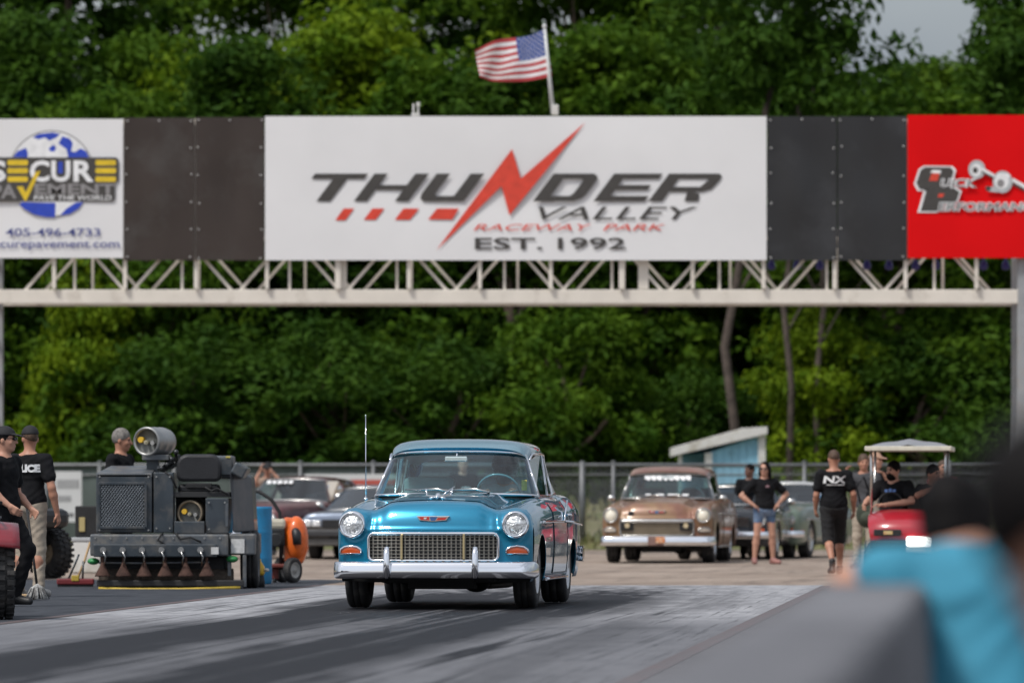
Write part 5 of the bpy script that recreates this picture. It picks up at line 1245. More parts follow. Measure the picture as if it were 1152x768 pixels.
# person half hidden behind him, khaki trousers, dark bag
x, y, z = (gx(972, 84), 84, .004)
pb = person('person in khaki trousers half hidden behind the walking man, arm raised to the face', (x, y, z), R(-20), 1.70,
    dict(elbow_l=(-.30, -.12, 1.22), wrist_l=(-.22, -.25, 1.45), handdir_l=(.3, 0, 1), elbow_r=(.28, -.05, 1.14), wrist_r=(.32, -.25, 1.05)), head=(25, 5, 0), shirt=mat('dark_grey_cotton', (.05, .05, .055), .9, var=.2), pants=KHAKI, hair=HAIR_B, skin=SKIN_T)
bag = thing('backpack', 'dark green bag hanging beside the khaki trousers', 'bag', (gx(976, 83.2), 83.2, .82)); mb = MB(); mb.ell((0, 0, 0), (.17, .11, .20)); mb.build('bag_body', mat('dark_green_cloth', (.035, .045, .03), .85, var=.4), bag); mb = MB(); mb.ell((0, -.10, -.05), (.11, .05, .09)); mb.build('pocket', mat('dark_green_pocket', (.05, .06, .04), .85), bag); mb = MB(); mb.tube([(-.1, 0, .15), (-.16, .05, .40), (-.05, .1, .55), (.08, .02, .17)], .014, 0, 6); mb.build('strap', TEE, bag)
# person behind the cart
x, y, z = (gx(985, 88), 88, .004)
person('person in black tee standing behind the golf cart with one arm bent', (x, y, z), R(25), 1.76, dict(elbow_l=(-.32, .02, 1.18), wrist_l=(-.26, -.2, 1.02), elbow_r=(.22, -.22, 1.24), wrist_r=(.05, -.24, 1.36), handdir_r=(-.5, 0, .8)), head=(30, 0, 0), pants=TEE, hair=None, cap=mat('tan_cap', (.42, .25, .17), .8), skin=SKIN)
# head behind the woman, by the dark car
x, y, z = (gx(843, 101), 101, .004)
person('dark haired person standing behind the woman with hands on hips', (x, y, z), R(10), 1.68, None, head=(-60, 0, 0), pants=TEE, skin=mat('dark_skin', (.16, .075, .05), .5), hair_kind='crew')
# person with raised hands behind the maroon car
x, y, z = (gx(301, 107), 107, .004)
person('person in black cap holding both hands up to the face behind the maroon car', (x, y, z), R(-8), 1.74, dict(elbow_l=(-.27, -.18, 1.28), wrist_l=(-.10, -.19, 1.60), handdir_l=(.2, -.1, 1), elbow_r=(.36, -.08, 1.30), wrist_r=(.13, -.12, 1.55), handdir_r=(-.5, 0, .8)), head=(0, 5, 0), shirt=mat('tan_tank_top', (.30, .22, .17), .9), sleeve=.1, pants=TEE, cap=mat('black_cap', (.012, .012, .014), .8), hair=None)
# person seen through the teal car's glass
x, y, z = (gx(521, 97), 97, .004)
pq = person('person in black tee with small white chest print seen through the teal car', (x, y, z), R(0), 1.76, None, pants=TEE, hair=None, skin=SKIN)
chest_mark(pq, .16, 1.24, -.135, .035, mat('white_shirt_print', (.72, .72, .72), .7), .05)
# operator behind the sweeper
x, y, z = (gx(136, 66.8), 66.8, .004)
person('grey haired man in black tee standing behind the track sweeper', (x, y, z), R(66), 1.85, None, head=(18, 8, 0), pants=TEE, hair=HAIR_G, skin=SKIN_T, beard=None)
# two at the far left
x, y, z = (gx(33, 59.5), 59.5, .004)
ice = person('man in black POLICE tee, khaki trousers and black cap seen from behind', (x, y, z), R(160), 1.78, dict(elbow_l=(-.27, .04, 1.12), wrist_l=(-.30, -.03, .86), elbow_r=(.25, -.05, 1.12), wrist_r=(.22, -.22, .96), ankle_l=(-.12, .03, .085)), head=(35, 0, 0), pants=KHAKI, hair=HAIR_B, hair_kind='crew', cap=mat('black_cap', (.012, .012, .014), .8), shoe=CAMO, skin=SKIN_T, fat=1.02, glasses=True)
mb = MB(); text_on(mb, 'POLICE', -.165, .165, 1.30, 1.385, 0, 0, 0, .07); mb.v = [(-a, .147 - .07 * (abs(a) / .165) ** 2.2, c) for a, b, c in mb.v]; mb.build('shirt_print', mat('white_shirt_print', (.72, .72, .72), .7), ice)
x, y, z = (gx(5, 54.0), 54.0, .004)
person('woman in black cap and black top standing at the left edge beside the quad bike', (x, y, z), R(60), 1.70, dict(elbow_l=(-.25, -.02, 1.12), wrist_l=(-.2, -.2, .98), elbow_r=(.24, .02, 1.1), wrist_r=(.2, -.18, .95), knee_r=(.12, -.2, .55), ankle_r=(.12, -.05, .12), toe_r=(.13, -.2, .05)), head=(20, 0, 0), pants=TEE, hair=HAIR_D, hair_kind='pony', cap=mat('black_cap', (.012, .012, .014), .8), skin=SKIN, glasses=True)
# driver of the teal car
c = Vector((.38, 1.93, 0)); q = Matrix.Rotation(R(-6), 3, 'Z') @ c
dl = Vector(blue.location) + q
drv = person('driver in black helmet and pale shirt behind the wheel of the teal car', (dl.x, dl.y, .10), R(-6), 1.76, dict(pelvis=(0, .0, .55), chest=(0, .05, .88), neck=(0, .04, 1.06), head=(0, .0, 1.20), shoulder_l=(-.18, .03, .99), shoulder_r=(.18, .03, .99), elbow_l=(-.26, -.22, .80), wrist_l=(-.17, -.48, .93), elbow_r=(.27, -.2, .80), wrist_r=(.18, -.48, .94), hip_l=(-.09, -.05, .52), hip_r=(.09, -.05, .52), knee_l=(-.13, -.5, .58), knee_r=(.13, -.5, .58), ankle_l=(-.13, -.72, .20), ankle_r=(.13, -.72, .20), toe_l=(-.13, -.86, .22), toe_r=(.13, -.86, .22)), shirt=mat('pale_grey_cotton', (.38, .42, .43), .9), pants=TEE, sleeve=.95, hair=None, skin=SKIN, waist_z=.70)
mb = MB(); hc = Vector((0, .0, 1.205)) * (1.76 / 1.75); mb.ell(hc + Vector((0, .02, .045)), (.135, .155, .150), 0, 24, 16); mb.ell(hc + Vector((0, -.05, -.075)), (.10, .115, .07), 0, 20, 12); hm = mb.build('helmet', mat('white_helmet', (.13, .145, .15), .3, coat=.6), drv)
mb = MB(); mb.ell(hc + Vector((0, -.055, .035)), (.131, .120, .070), 0, 24, 14); mb.ell(hc + Vector((0, -.085, .075)), (.112, .09, .034), 0, 20, 10); mb.build('visor', mat('black_visor', (.008, .008, .01), .22, coat=.5), hm)
# ---- near right: child leaning on the wall, dark haired head close to the camera
TURQ = mat('turquoise_cotton', (.040, .235, .345), .85, var=.12, scale=5, bump=.4, bscale=12)
D_ = 13.75; kx = gx(1098, D_)
person('person in turquoise tee crouching with one elbow laid on the concrete barrier', (kx, D_, -.0), R(176), 1.72, dict(pelvis=(0, .05, .40), chest=(0, -.06, .70), neck=(.02, -.08, .885), head=(.07, -.14, .975), shoulder_l=(-.21, -.04, .84), shoulder_r=(.20, -.04, .818), elbow_r=(.312, -.08, .800), wrist_r=(.18, -.30, .815), handdir_r=(-.6, -.8, 0), elbow_l=(-.34, -.05, .62), wrist_l=(-.25, -.28, .60), hip_l=(-.10, .05, .38), hip_r=(.10, .05, .38), knee_l=(-.20, -.36, .48), knee_r=(.20, -.36, .48), ankle_l=(-.16, -.08, .085), ankle_r=(.16, -.08, .085), toe_l=(-.18, -.25, .035), toe_r=(.18, -.25, .035)), head=(22, 10, 0), shirt=TURQ, pants=mat('navy_cloth', (.02, .025, .05), .9), hair=HAIR_D, hair_kind='bob', sleeve=.22, skin=SKIN, fat=1.12, waist_z=.84, h=.012, scale_head=.74)
D_ = 6.4; kx = gx(1140, D_); dx, dy = -.27, -.15
sh_ = lambda d: {a: (b[0] + dx, b[1] + dy, b[2]) for a, b in d.items()}
person('dark haired person crouching closest to the camera at the right edge', (kx, D_, -.0), R(150), 1.72, dict(sh_(dict(pelvis=(0, .12, .30), chest=(.0, .02, .50), shoulder_l=(-.18, 0, .66), shoulder_r=(.18, 0, .66), elbow_l=(-.26, -.1, .44), wrist_l=(-.16, -.33, .42), elbow_r=(.26, -.1, .44), wrist_r=(.16, -.33, .42), hip_l=(-.10, .08, .28), hip_r=(.10, .08, .28), knee_l=(-.16, -.33, .44), knee_r=(.16, -.33, .44), ankle_l=(-.14, -.1, .085), ankle_r=(.14, -.1, .085), toe_l=(-.16, -.27, .035), toe_r=(.16, -.27, .035))), neck=(-.12, -.09, .77), head=(-.05, -.05, .965)), head=(-52, 0, -10), shirt=mat('brown_black_cotton', (.022, .014, .012), .9), pants=mat('navy_cloth', (.02, .025, .05), .9), hair=HAIR_D, hair_kind='short', skin=SKIN_T, waist_z=.80, h=.012, scale_head=1.0)
# ------------------------------------------------------------------ the other cars waiting behind
def side_car(name, label, loc, rz, paint, roofm, L=4.7, W=1.80, hood=.96, belt=.93, deck=.98, roof=1.38, cowl=1.25, head=1.75, rhead=2.9, rbase=3.45, fo=.85, wb=2.75, tr=.33, nose=.62, front=None, glassm=None, trim=None, lower=None, tumble=.24):
    """car with its nose at y = -fo, front axle at 0; body skin lofted through rounded sections, arches cut into the sides"""
    t = thing(name, label, 'car', loc, rz, None); GLm = glassm or glass('dark_blue_glass_pane', (.32, .45, .50), 1.0); TR = trim or DCH
    w2 = W / 2; ye = L - fo
    ky = [-fo, -fo + .12, -fo + .5, cowl - .05, cowl + .3, rbase - .3, rbase + .05, ye - .3, ye]; kz = [nose + .22, hood - .06, hood - .015, hood + .02, belt + .02, belt + .03, deck, deck - .02, deck - .14]; kw = [w2 * .93, w2 * .965, w2 * .99, w2, w2, w2, w2, w2 * .985, w2 * .93]
    wr = tr + .06
    def sec(y):
        zc = float(cr(ky, kz, y)); ww = float(cr(ky, kw, y)); zb = .24
        for yc in (0, wb):
            d = abs(y - yc)
            if d < wr: zb = max(zb, tr - .02 + math.sqrt(wr * wr - d * d))
        pts = [(0, zc), (ww * .4, zc - .004), (ww * .78, zc - .018), (ww * .90, zc - .035), (ww * .96, zc - .075)]; z8 = zc - .12
        for q in np.linspace(0, 1, 9):
            z = z8 + (zb - z8) * q; pts.append((ww * (1 - .010 * abs(z - .62) / .3) - (.05 if z < .3 else 0), z))
        pts += [(pts[-1][0] - .12, zb + .0)]
        return pts
    ys = set(np.round(np.linspace(-fo, ye, 50), 3))
    for yc in (0, wb):
        for a in np.linspace(0, math.pi, 15): ys.add(round(yc + wr * math.cos(a), 3))
        ys |= {round(yc - wr - .003, 3), round(yc + wr + .003, 3)}
    ys = sorted(ys); rows = []
    for y in ys: s = sec(y); rows.append([(-a, y, b) for a, b in s[::-1]] + [(a, y, b) for a, b in s[1:]])
    mb = MB(); n = len(rows[0]); mid = n // 2
    fs = [(i * n + j, i * n + j + 1, (i + 1) * n + j + 1, (i + 1) * n + j) for i in range(len(ys) - 1) for j in range(n - 1) if not (cowl + .15 < ys[i] < rbase - .2 and abs(j + .5 - mid) < 3)]
    mb.add([p for r in rows for p in r], fs, 0, True)
    for row, dy in ((rows[0], -1), (rows[-1], 1)):
        mb.grid([row] + [[(x * q, y + dy * d, .55 + (z - .55) * q) for x, y, z in row] for q, d in ((.97, .03), (.88, .05), (.5, .06), (.02, .06))])
    b = mb.build('body', [paint, lower or paint], t, merge=.001)
    if lower:
        for p in b.data.polygons:
            if p.center.z < .56: p.material_index = 1
    for s in (-1, 1):
        for yc in (0, wb):
            mb = MB(); mb.grid([[(s * (w2 - .03), yc + wr * math.cos(a), tr - .03 + wr * math.sin(a)), (s * .5, yc + wr * math.cos(a), tr - .03 + wr * math.sin(a))] for a in np.linspace(-.1, math.pi + .1, 13)]); mb.build('wheel_house', BLK, t)
            wheel(t, s * (w2 - .13), yc, tr, .20, s, 'spoke', DCH)
    mb = MB(); mb.box((0, wb / 2, .26), (W * .82, wb + .6, .06)); mb.box((0, -fo + .35, .3), (W * .7, .5, .1)); mb.box((0, (cowl + rbase) / 2, .5), (W * .8, rbase - cowl, .05)); mb.build('floor_underside', BLK, t)
    # cabin
    bw, tw = w2 * .93, w2 * .93 - tumble; zb = belt + .02
    def edge(y, wd, z, bow, n_=13): return [(wd * u, y + bow * abs(u) ** 2.2, z - .03 * abs(u) ** 3) for u in np.linspace(-1, 1, n_)]
    Wf, Wh = edge(cowl, bw, hood + .02, .16), edge(head, tw, roof - .05, .10)
    Rh, Rf = edge(rhead, tw, roof - .06, -.08), edge(rbase, bw * .98, deck, -.12)
    mb = MB(); mb.grid([[Vector(a).lerp(Vector(c), q) for q in np.linspace(0, 1, 5)] for a, c in zip(Wf, Wh)]); mb.build('windscreen', GLm, t)
    mb = MB(); mb.grid([[Vector(a).lerp(Vector(c), q) for q in np.linspace(0, 1, 5)] for a, c in zip(Rf, Rh)]); mb.build('rear_window', GLm, t)
    mb = MB(); G = []
    for q in np.linspace(0, 1, 11):
        G.append([Vector(a).lerp(Vector(c), q) + Vector((0, 0, .06 * math.sin(math.pi * q) ** .6 * (1 - .5 * abs(u) ** 3))) for a, c, u in zip(Wh, Rh, np.linspace(-1, 1, 13))])
    mb.grid(G); mb.grid([[v - Vector((0, 0, .05)) * (1 if 0 < i < 10 else 0) for v in r] for i, r in enumerate(G)], 0, True, True); mb.build('roof', roofm, t)
    mb = MB(); mb.tube(Wf, .012, 0, 6); mb.tube(Wh, .014, 0, 6); mb.tube(Rh, .012, 0, 6); mb.tube(Rf, .012, 0, 6); mb.build('window_trim', TR, t)
    for s in (0, -1):
        sg = -1 if s == 0 else 1; a0, a1, b1, b0 = Vector(Wf[s]), Vector(Rf[s]), Vector(Rh[s]), Vector(Wh[s])
        for nm, u0, u1 in (('front_pillar', -.0, .045), ('centre_pillar', .50, .535), ('rear_pillar', .88, 1.0)):
            mb = MB(); q = Vector((-sg * .04, 0, 0)); P = [a0.lerp(a1, u0), a0.lerp(a1, u1), b0.lerp(b1, u1), b0.lerp(b1, u0)]; mb.add(P + [p + q for p in P], [(0, 1, 2, 3), (4, 7, 6, 5), (0, 4, 5, 1), (1, 5, 6, 2), (2, 6, 7, 3), (3, 7, 4, 0)]); mb.build(nm, roofm, t)
        for u0, u1 in ((.045, .50), (.535, .88)):
            mb = MB(); o = Vector((-sg * .012, 0, 0)); mb.add([a0.lerp(a1, u0) + o, a0.lerp(a1, u1) + o, b0.lerp(b1, u1) + o, b0.lerp(b1, u0) + o], [(0, 1, 2, 3)]); mb.build('side_window', GLm, t)
        mb = MB()
        for yy in (cowl + .12, cowl + 1.25): mb.tube([(sg * (w2 + .003), yy, zz) for zz in (.30, .6, belt - .12)], .005, 0, 5)
        mb.tube([(sg * (w2 + .006), yy, .70) for yy in np.linspace(-fo + .3, ye - .3, 8)], .012, 0, 6); mb.box((sg * (w2 + .02), cowl + 1.1, .80), (.03, .16, .03)); mb.build('door_trim', TR, t)
        mb = MB(); mb.ell((sg * (w2 + .06), cowl + .28, belt + .08), (.085, .05, .06)); mb.tube([(sg * (w2 - .05), cowl + .30, belt + .02), (sg * (w2 + .05), cowl + .28, belt + .06)], .014); mb.build('door_mirror', pal_mirror(name), t)
    for x in (-.36, .36): mb = MB(); mb.box((x, cowl + 1.1, .85), (.46, .14, .62), 0, Matrix.Rotation(R(-12), 3, 'X')); mb.box((x, cowl + .85, .58), (.48, .5, .16)); mb.build('front_seat', INT, t, bevel=.04)
    mb = MB(); mb.box((0, cowl + .18, belt - .08), (W * .78, .24, .16)); mb.build('dashboard', INT, t, bevel=.03)
    # face
    yf = -fo - .07
    if front == 'square':
        mb = MB(); mb.box((0, yf + .0, nose + .03), (W * .52, .06, .14)); mb.build('grille', BLK, t, bevel=.01)
        for s in (-1, 1):
            for k in (0, 1):
                mb = MB(); mb.box((s * (W * .32 + k * .17), yf, nose + .03), (.155, .06, .11)); mb.build('headlight', LENS, t, bevel=.015)
        mb = MB(); mb.box((0, yf - .03, .46), (W * .98, .14, .13)); mb.build('bumper', mat('dark_bumper', (.035, .035, .038), .5), t, bevel=.03); mb = MB(); mb.box((0, yf + .02, .31), (W * .9, .1, .14)); mb.build('air_dam', mat('grey_air_dam', (.10, .095, .09), .6), t, bevel=.03)
    else:
        mb = MB(); mb.box((0, yf + .005, nose), (W * .54, .05, .16)); g_ = mb.build('grille', BLK, t, bevel=.01); mb = MB()
        for k in range(5): mb.box((0, yf - .03, nose - .065 + .033 * k), (W * .53, .012, .008))
        mb.build('bars', TR, g_)
        for s in (-1, 1):
            hl = bpy.data.objects.new('headlight', None); COL.objects.link(hl); hl.parent = t; hl.location = (s * W * .375, yf, nose + .02)
            mb = MB(); mb.lathe([(.105, .06), (.10, -.01), (.085, -.02), (.083, .0)], (0, 0, 0), 'y', 24); mb.build('bezel', TR, hl); mb = MB(); mb.lathe([(.084, .0), (.06, -.015), (0, -.022)], (0, 0, 0), 'y', 20); mb.build('lens', LENS, hl)
            mb = MB(); mb.box((s * W * .375, yf, nose - .14), (.15, .05, .05)); mb.build('turn_signal', AMB, t, bevel=.01)
        mb = MB(); G = []
        for u in np.linspace(-1, 1, 25):
            x = W / 2 * 1.0 * u; G.append([(x, yf - .09 + .06 * u * u + .25 * max(0, abs(u) - .85) ** 1.5 / .058 + dy, .43 + dz) for dy, dz in ((.06, .06), (.0, .065), (-.02, .04), (-.01, .0), (-.02, -.04), (0, -.06), (.06, -.055))])
        mb.grid(G); mb.build('bumper', CHR if not trim else trim, t)
    for s in (-1, 1): mb = MB(); mb.box((s * W * .36, ye + .05, .72), (.26, .04, .1)); mb.build('tail_light', mat('red_lens', (.45, .02, .02), .15, coat=.8), t, bevel=.01)
    mb = MB(); mb.box((0, ye + .1, .46), (W * .96, .1, .13)); mb.build('rear_bumper', TR, t, bevel=.03)
    return t
def pal_mirror(n): return DCH
silver = mat('silver_blue_paint', (.22, .26, .33), .3, .5, var=.06, coat=.7, scale=3); silver_low = mat('tan_grey_paint', (.16, .145, .125), .4, .3, coat=.4)
side_car('coupe', 'silver blue angular coupe behind the left headlight of the teal car', (gx(402, 100.2), 100.2, 0), R(-8), silver, silver, L=4.5, W=1.74, hood=.86, belt=.87, deck=.92, roof=1.31, cowl=1.15, head=1.85, rhead=2.9, rbase=3.5, fo=.95, wb=2.55, tr=.31, nose=.60, front='square', lower=silver_low)
mar = mat('maroon_paint', (.10, .028, .030), .35, .1, var=.12, coat=.6, scale=3)
mcar = side_car('sedan', 'dark maroon old sedan half hidden behind the blue barrel and orange blower', (gx(290, 101.5), 101.5, 0), R(-24), mar, mar, L=4.8, W=1.82, hood=1.02, belt=1.02, deck=1.02, roof=1.47, cowl=1.0, head=1.4, rhead=2.75, rbase=3.2, fo=.8, wb=2.85, tr=.35, nose=.68, glassm=glass('teal_tinted_glass', (.45, .68, .70)))
mb = MB(); 
for k in range(5): mb.box((-.42 + k * .11, 1.30, 1.365), (.08, .006, .06 if k % 2 else .075), 0, Matrix.Rotation(R(-45), 3, 'X'))
mb.build('windscreen_lettering', mat('white_lettering', (.8, .8, .8), .5), mcar)
navy = mat('black_blue_paint', (.018, .022, .030), .25, .2, var=.1, coat=.9, scale=3)
side_car('sedan', 'near black car parked between the brown sedan and the woman with hands on hips', (gx(819, 99.5), 99.5, 0), R(-9), navy, navy, L=4.7, W=1.8, hood=.94, belt=.93, deck=.93, roof=1.33, cowl=1.1, head=1.6, rhead=2.8, rbase=3.3, fo=.9, wb=2.75, tr=.33, nose=.66, glassm=glass('blue_tinted_glass', (.30, .50, .66), .7))
sage = mat('sage_green_paint', (.135, .18, .135), .32, .25, var=.08, coat=.7, scale=3); vin = mat('silver_vinyl_roof', (.46, .47, .47), .5, var=.08)
side_car('coupe', 'sage green sixties coupe with a pale silver roof parked by the fence', (gx(858, 102.5), 102.5, 0), R(-15), sage, vin, L=4.75, W=1.84, hood=.98, belt=.95, deck=.97, roof=1.38, cowl=1.2, head=1.75, rhead=2.75, rbase=3.35, fo=.85, wb=2.75, tr=.33, nose=.66, glassm=glass('blue_tinted_glass', (.30, .50, .66), .7))
# ------------------------------------------------------------------ track sweeper
STEEL_D = mat('dark_grey_paint', (.042, .054, .066), .38, .25, var=.15, scale=3, coat=.3, dirt=((.10, .10, .098), .5, 4), rvar=.1)
STEEL_L = mat('worn_grey_paint', (.095, .106, .118), .42, .3, var=.18, scale=4, dirt=((.19, .18, .165), .5, 6))
RUSTY = mat('rusty_steel', (.075, .038, .028), .9, .1, var=.4, scale=9, bump=.5)
SD = 65.2; SC = FPX / SD
def sx(p): return gx(p, SD) - gx(196, SD)
def sz(p): return CAM_Z + (HOR - p) / SC
sw = thing('track_sweeper', 'grey ride-on track machine with mesh grille, black seat and row of rusty cones', 'machine', (gx(196, SD), SD, 0))
def sb(nm, x0, x1, y0, y1, d0, d1, m, bev=.012, par=None):
    mb = MB(); mb.box(((sx(x0) + sx(x1)) / 2, (d0 + d1) / 2, (sz(y0) + sz(y1)) / 2), (sx(x1) - sx(x0), d1 - d0, sz(y0) - sz(y1))); return mb.build(nm, m, par or sw, bevel=bev)
# engine housing with its pierced grille
mb = MB(); mb.box(((sx(108) + sx(171)) / 2, .55, (sz(599) + sz(532)) / 2), (sx(171) - sx(108), 1.1, sz(532) - sz(599)))
eh = mb.build('engine_housing', STEEL_D, sw, bevel=.02)
mb = MB(); P = [(sx(108), 0, sz(532)), (sx(171), 0, sz(532)), (sx(171), .9, sz(523)), (sx(118), .9, sz(523))]; mb.add(P + [(a, b, c - .05) for a, b, c in P], [(0, 1, 2, 3), (4, 7, 6, 5), (0, 4, 5, 1), (1, 5, 6, 2), (2, 6, 7, 3), (3, 7, 4, 0)]); mb.build('housing_lid', STEEL_L, sw, bevel=.01)
gr = bpy.data.objects.new('grille', None); COL.objects.link(gr); gr.parent = sw
x0, x1, z0, z1 = sx(111.5), sx(164), sz(593), sz(543.5)
mb = MB(); mb.box(((x0 + x1) / 2, -.012, (z0 + z1) / 2), (x1 - x0, .02, z1 - z0)); mb.build('backing', BLK, gr)
mb = MB()
for i in range(15):
    for j in range(22):
        x = x0 + (x1 - x0) * (i + .5 + (.5 if j % 2 else 0)) / 15.6; z = z0 + (z1 - z0) * (j + .5) / 22; mb.tube([(x - .013, -.026, z - .010), (x, -.034, z + .008), (x + .013, -.026, z - .010)], .005, 0, 4, False)
mb.build('pierced_mesh', mat('grille_steel', (.26, .29, .32), .4, .6), gr)
mb = MB()
for a, b in (((x0, z0), (x1, z0)), ((x1, z0), (x1, z1)), ((x1, z1), (x0, z1)), ((x0, z1), (x0, z0))): mb.bar((a[0], -.03, a[1]), (b[0], -.03, b[1]), .03, .03)
mb.build('frame', STEEL_D, gr, bevel=.004)
sb('side_panel', 172.5, 195, 531, 599, .02, 1.0, STEEL_D); sb('side_panel', 231, 257, 560, 600, .03, 1.0, STEEL_D)
sb('tank_tray', 196, 230, 586, 600, -.02, .5, STEEL_D, .01)
def cylinder_tank(nm, px_, py_, r, ln, d0, m, ribs=True, yaw=-16):
    g = thing(nm, 'x', 'tank', (0, 0, 0)) if False else bpy.data.objects.new(nm, None)
    COL.objects.link(g); g.parent = sw; g.location = (sx(px_), d0, sz(py_)); g.rotation_euler = (0, 0, R(yaw))
    mb = MB(); mb.lathe([(r * .82, .02), (r * .9, -.02), (r, .0), (r, .05), (r * .985, .06), (r * .985, ln * .4), (r, ln * .42), (r, ln * .46), (r * .985, ln * .48), (r * .985, ln * .7), (r, ln * .72), (r, ln * .78), (r * .9, ln), (r * .5, ln * 1.03), (0, ln * 1.04)], (0, 0, 0), 'y', 36); mb.build('shell', m, g)
    mb = MB(); mb.lathe([(r * .82, .02), (r * .78, .06), (0, .05)], (0, 0, 0), 'y', 32); mb.build('end_plate', mat('tank_end', (.16, .165, .16), .5, .4, var=.3, scale=9), g)
    mb = MB(); mb.cyl((-r * .42, .05, .02), (-r * .42, -.02, .02), r * .2, 0, 16); mb.build('yellow_gauge', mat('yellow_plastic', (.66, .40, .03), .4), g)
    mb = MB(); mb.cyl((.02 * 0, .05, -r * .06), (0, -.03, -r * .06), r * .14, 0, 16); mb.cyl((0, -.03, -r * .06), (0, -.05, -r * .06), r * .07, 0, 12); mb.build('valve', mat('brass', (.55, .50, .36), .3, .8), g)
    mb = MB(); mb.cyl((r * .42, .05, -r * .1), (r * .42, 0, -r * .1), r * .15, 0, 12); mb.build('dial', DCH, g)
    return g
TANK = mat('aluminium_tank', (.36, .36, .35), .38, .7, var=.15, scale=4); TANK2 = mat('brown_tank', (.30, .24, .17), .5, .5, var=.25, scale=6)
cylinder_tank('gas_cylinder', 163, 496, 16.5 / SC, .48, .30, TANK, yaw=-22)
sb('cylinder_cradle', 158, 188, 511, 517, .3, .75, STEEL_L, .006); sb('cradle_post', 162, 176, 513, 533, .42, .62, STEEL_D, .006)
cylinder_tank('gas_cylinder', 213, 577, 14.8 / SC, .5, .10, TANK2, yaw=-10)
sb('recess', 196, 231, 555, 587, .32, .40, BLK, .002)
sb('deck_plate', 195, 258, 553, 559, .05, 1.0, mat('black_deck', (.02, .02, .021), .6), .004)
SEATM = mat('black_vinyl_seat', (.014, .014, .016), .45, var=.2, bump=.15, bscale=60)
seat = bpy.data.objects.new('seat', None); COL.objects.link(seat); seat.parent = sw
mb = MB(); c = ((sx(198) + sx(248)) / 2, .22, (sz(511) + sz(541)) / 2); hw, hh, rd = (sx(248) - sx(198)) / 2, (sz(510) - sz(541)) / 2, .12
poly_ = []
for cx2, cz2, a0 in ((hw - rd, hh - rd, 0), (-hw + rd, hh - rd, 90), (-hw + rd * .6, -hh + rd * .6, 180), (hw - rd * .6, -hh + rd * .6, 270)):
    for q in range(7): a = R(a0 + 15 * q); r_2 = rd if a0 < 180 else rd * .6; poly_.append((c[0] + cx2 + r_2 * math.cos(a), c[2] + cz2 + r_2 * math.sin(a)))
mb.prism(poly_, .12, .30, 'y'); mb.build('backrest', SEATM, seat, bevel=.035)
mb = MB(); mb.box((c[0] - .01, .42, sz(550)), (sx(247) - sx(201), .5, .12)); mb.build('cushion', SEATM, seat, bevel=.04)
mb = MB(); mb.box((c[0], .13, sz(546)), (.3, .03, .06)); mb.build('hinge_bracket', BLK, seat, bevel=.01)
# control cluster right of and behind the seat
sb('control_box', 236, 260, 512, 538, .45, 1.0, STEEL_L, .02); sb('control_face', 246, 259, 515, 534, .40, .445, STEEL_D, .008)
sb('yellow_label', 252, 257, 512.6, 514.4, .39, .44, mat('yellow_label_ink', (.6, .5, .1), .5), .001)
mb = MB()
for a, b in (((178, 528), (196, 514)), ((182, 529), (192, 521)), ((186, 521), (199, 512)), ((190, 526), (200, 518)), ((196, 509), (196, 522)), ((176, 525), (181, 529))): mb.bar((sx(a[0]), .35, sz(a[1])), (sx(b[0]), .5, sz(b[1])), .035, .035)
for p in ((180, 526), (186, 522), (191, 516), (196, 508)): mb.ell((sx(p[0]), .33, sz(p[1])), (.03, .03, .03))
mb.build('levers', mat('oily_steel', (.07, .072, .075), .35, .8), sw)
mb = MB()
for k in range(9): mb.cyl((sx(108 + 17.5 * k), -.098, sz(605)), (sx(108 + 17.5 * k), -.112, sz(605)), .012, 0, 8)
for q in ((112, 536), (167, 536), (112, 596), (167, 596), (176, 536), (191, 536), (176, 594), (191, 594), (235, 565), (253, 565), (235, 595)): mb.cyl((sx(q[0]), .02, sz(q[1])), (sx(q[0]), -.008, sz(q[1])), .011, 0, 8)
mb.build('bolts', DCH, sw)
for k, pts_ in enumerate((((199, 600), (204, 606), (215, 604), (226, 609)), ((183, 600), (178, 607), (186, 612)), ((231, 548), (238, 552), (244, 549), (256, 556)), ((186, 531), (193, 536), (198, 548)))):
    mb = MB(); P = [Vector((sx(a), (-.13 if k < 2 else .02), sz(b))) for a, b in pts_]; mb.tube([P[0] + Vector((0, .1, 0))] + P + [P[-1] + Vector((0, .12, 0))], .012, 0, 8); mb.build('hose', BLK, sw)
# right flank: dark hopper leaning outward
mb = MB(); P = [(sx(258), .1, sz(532)), (sx(262), .15, sz(524)), (sx(280), .6, sz(536)), (sx(284), .6, sz(599)), (sx(262), .05, sz(599))]; Q = [(a, 1.5, b) for a, _, b in P]; n = len(P); mb.add(P + Q, [tuple(range(n)), tuple(range(2 * n - 1, n - 1, -1))] + [(i, n + i, n + (i + 1) % n, (i + 1) % n) for i in range(n)]); mb.build('hopper', mat('dark_hopper', (.050, .053, .062), .38, .3, var=.2, scale=2, coat=.3, dirt=((.09, .08, .085), .5, 3)), sw, bevel=.02)
mb = MB(); mb.box((sx(270), .2, sz(529)), (.16, .9, .14), 0, Matrix.Rotation(R(28), 3, 'Y')); mb.build('hopper_lid', STEEL_D, sw, bevel=.02); sb('number_plate', 253.5, 256.5, 566, 592, -.005, .02, STEEL_L, .003)
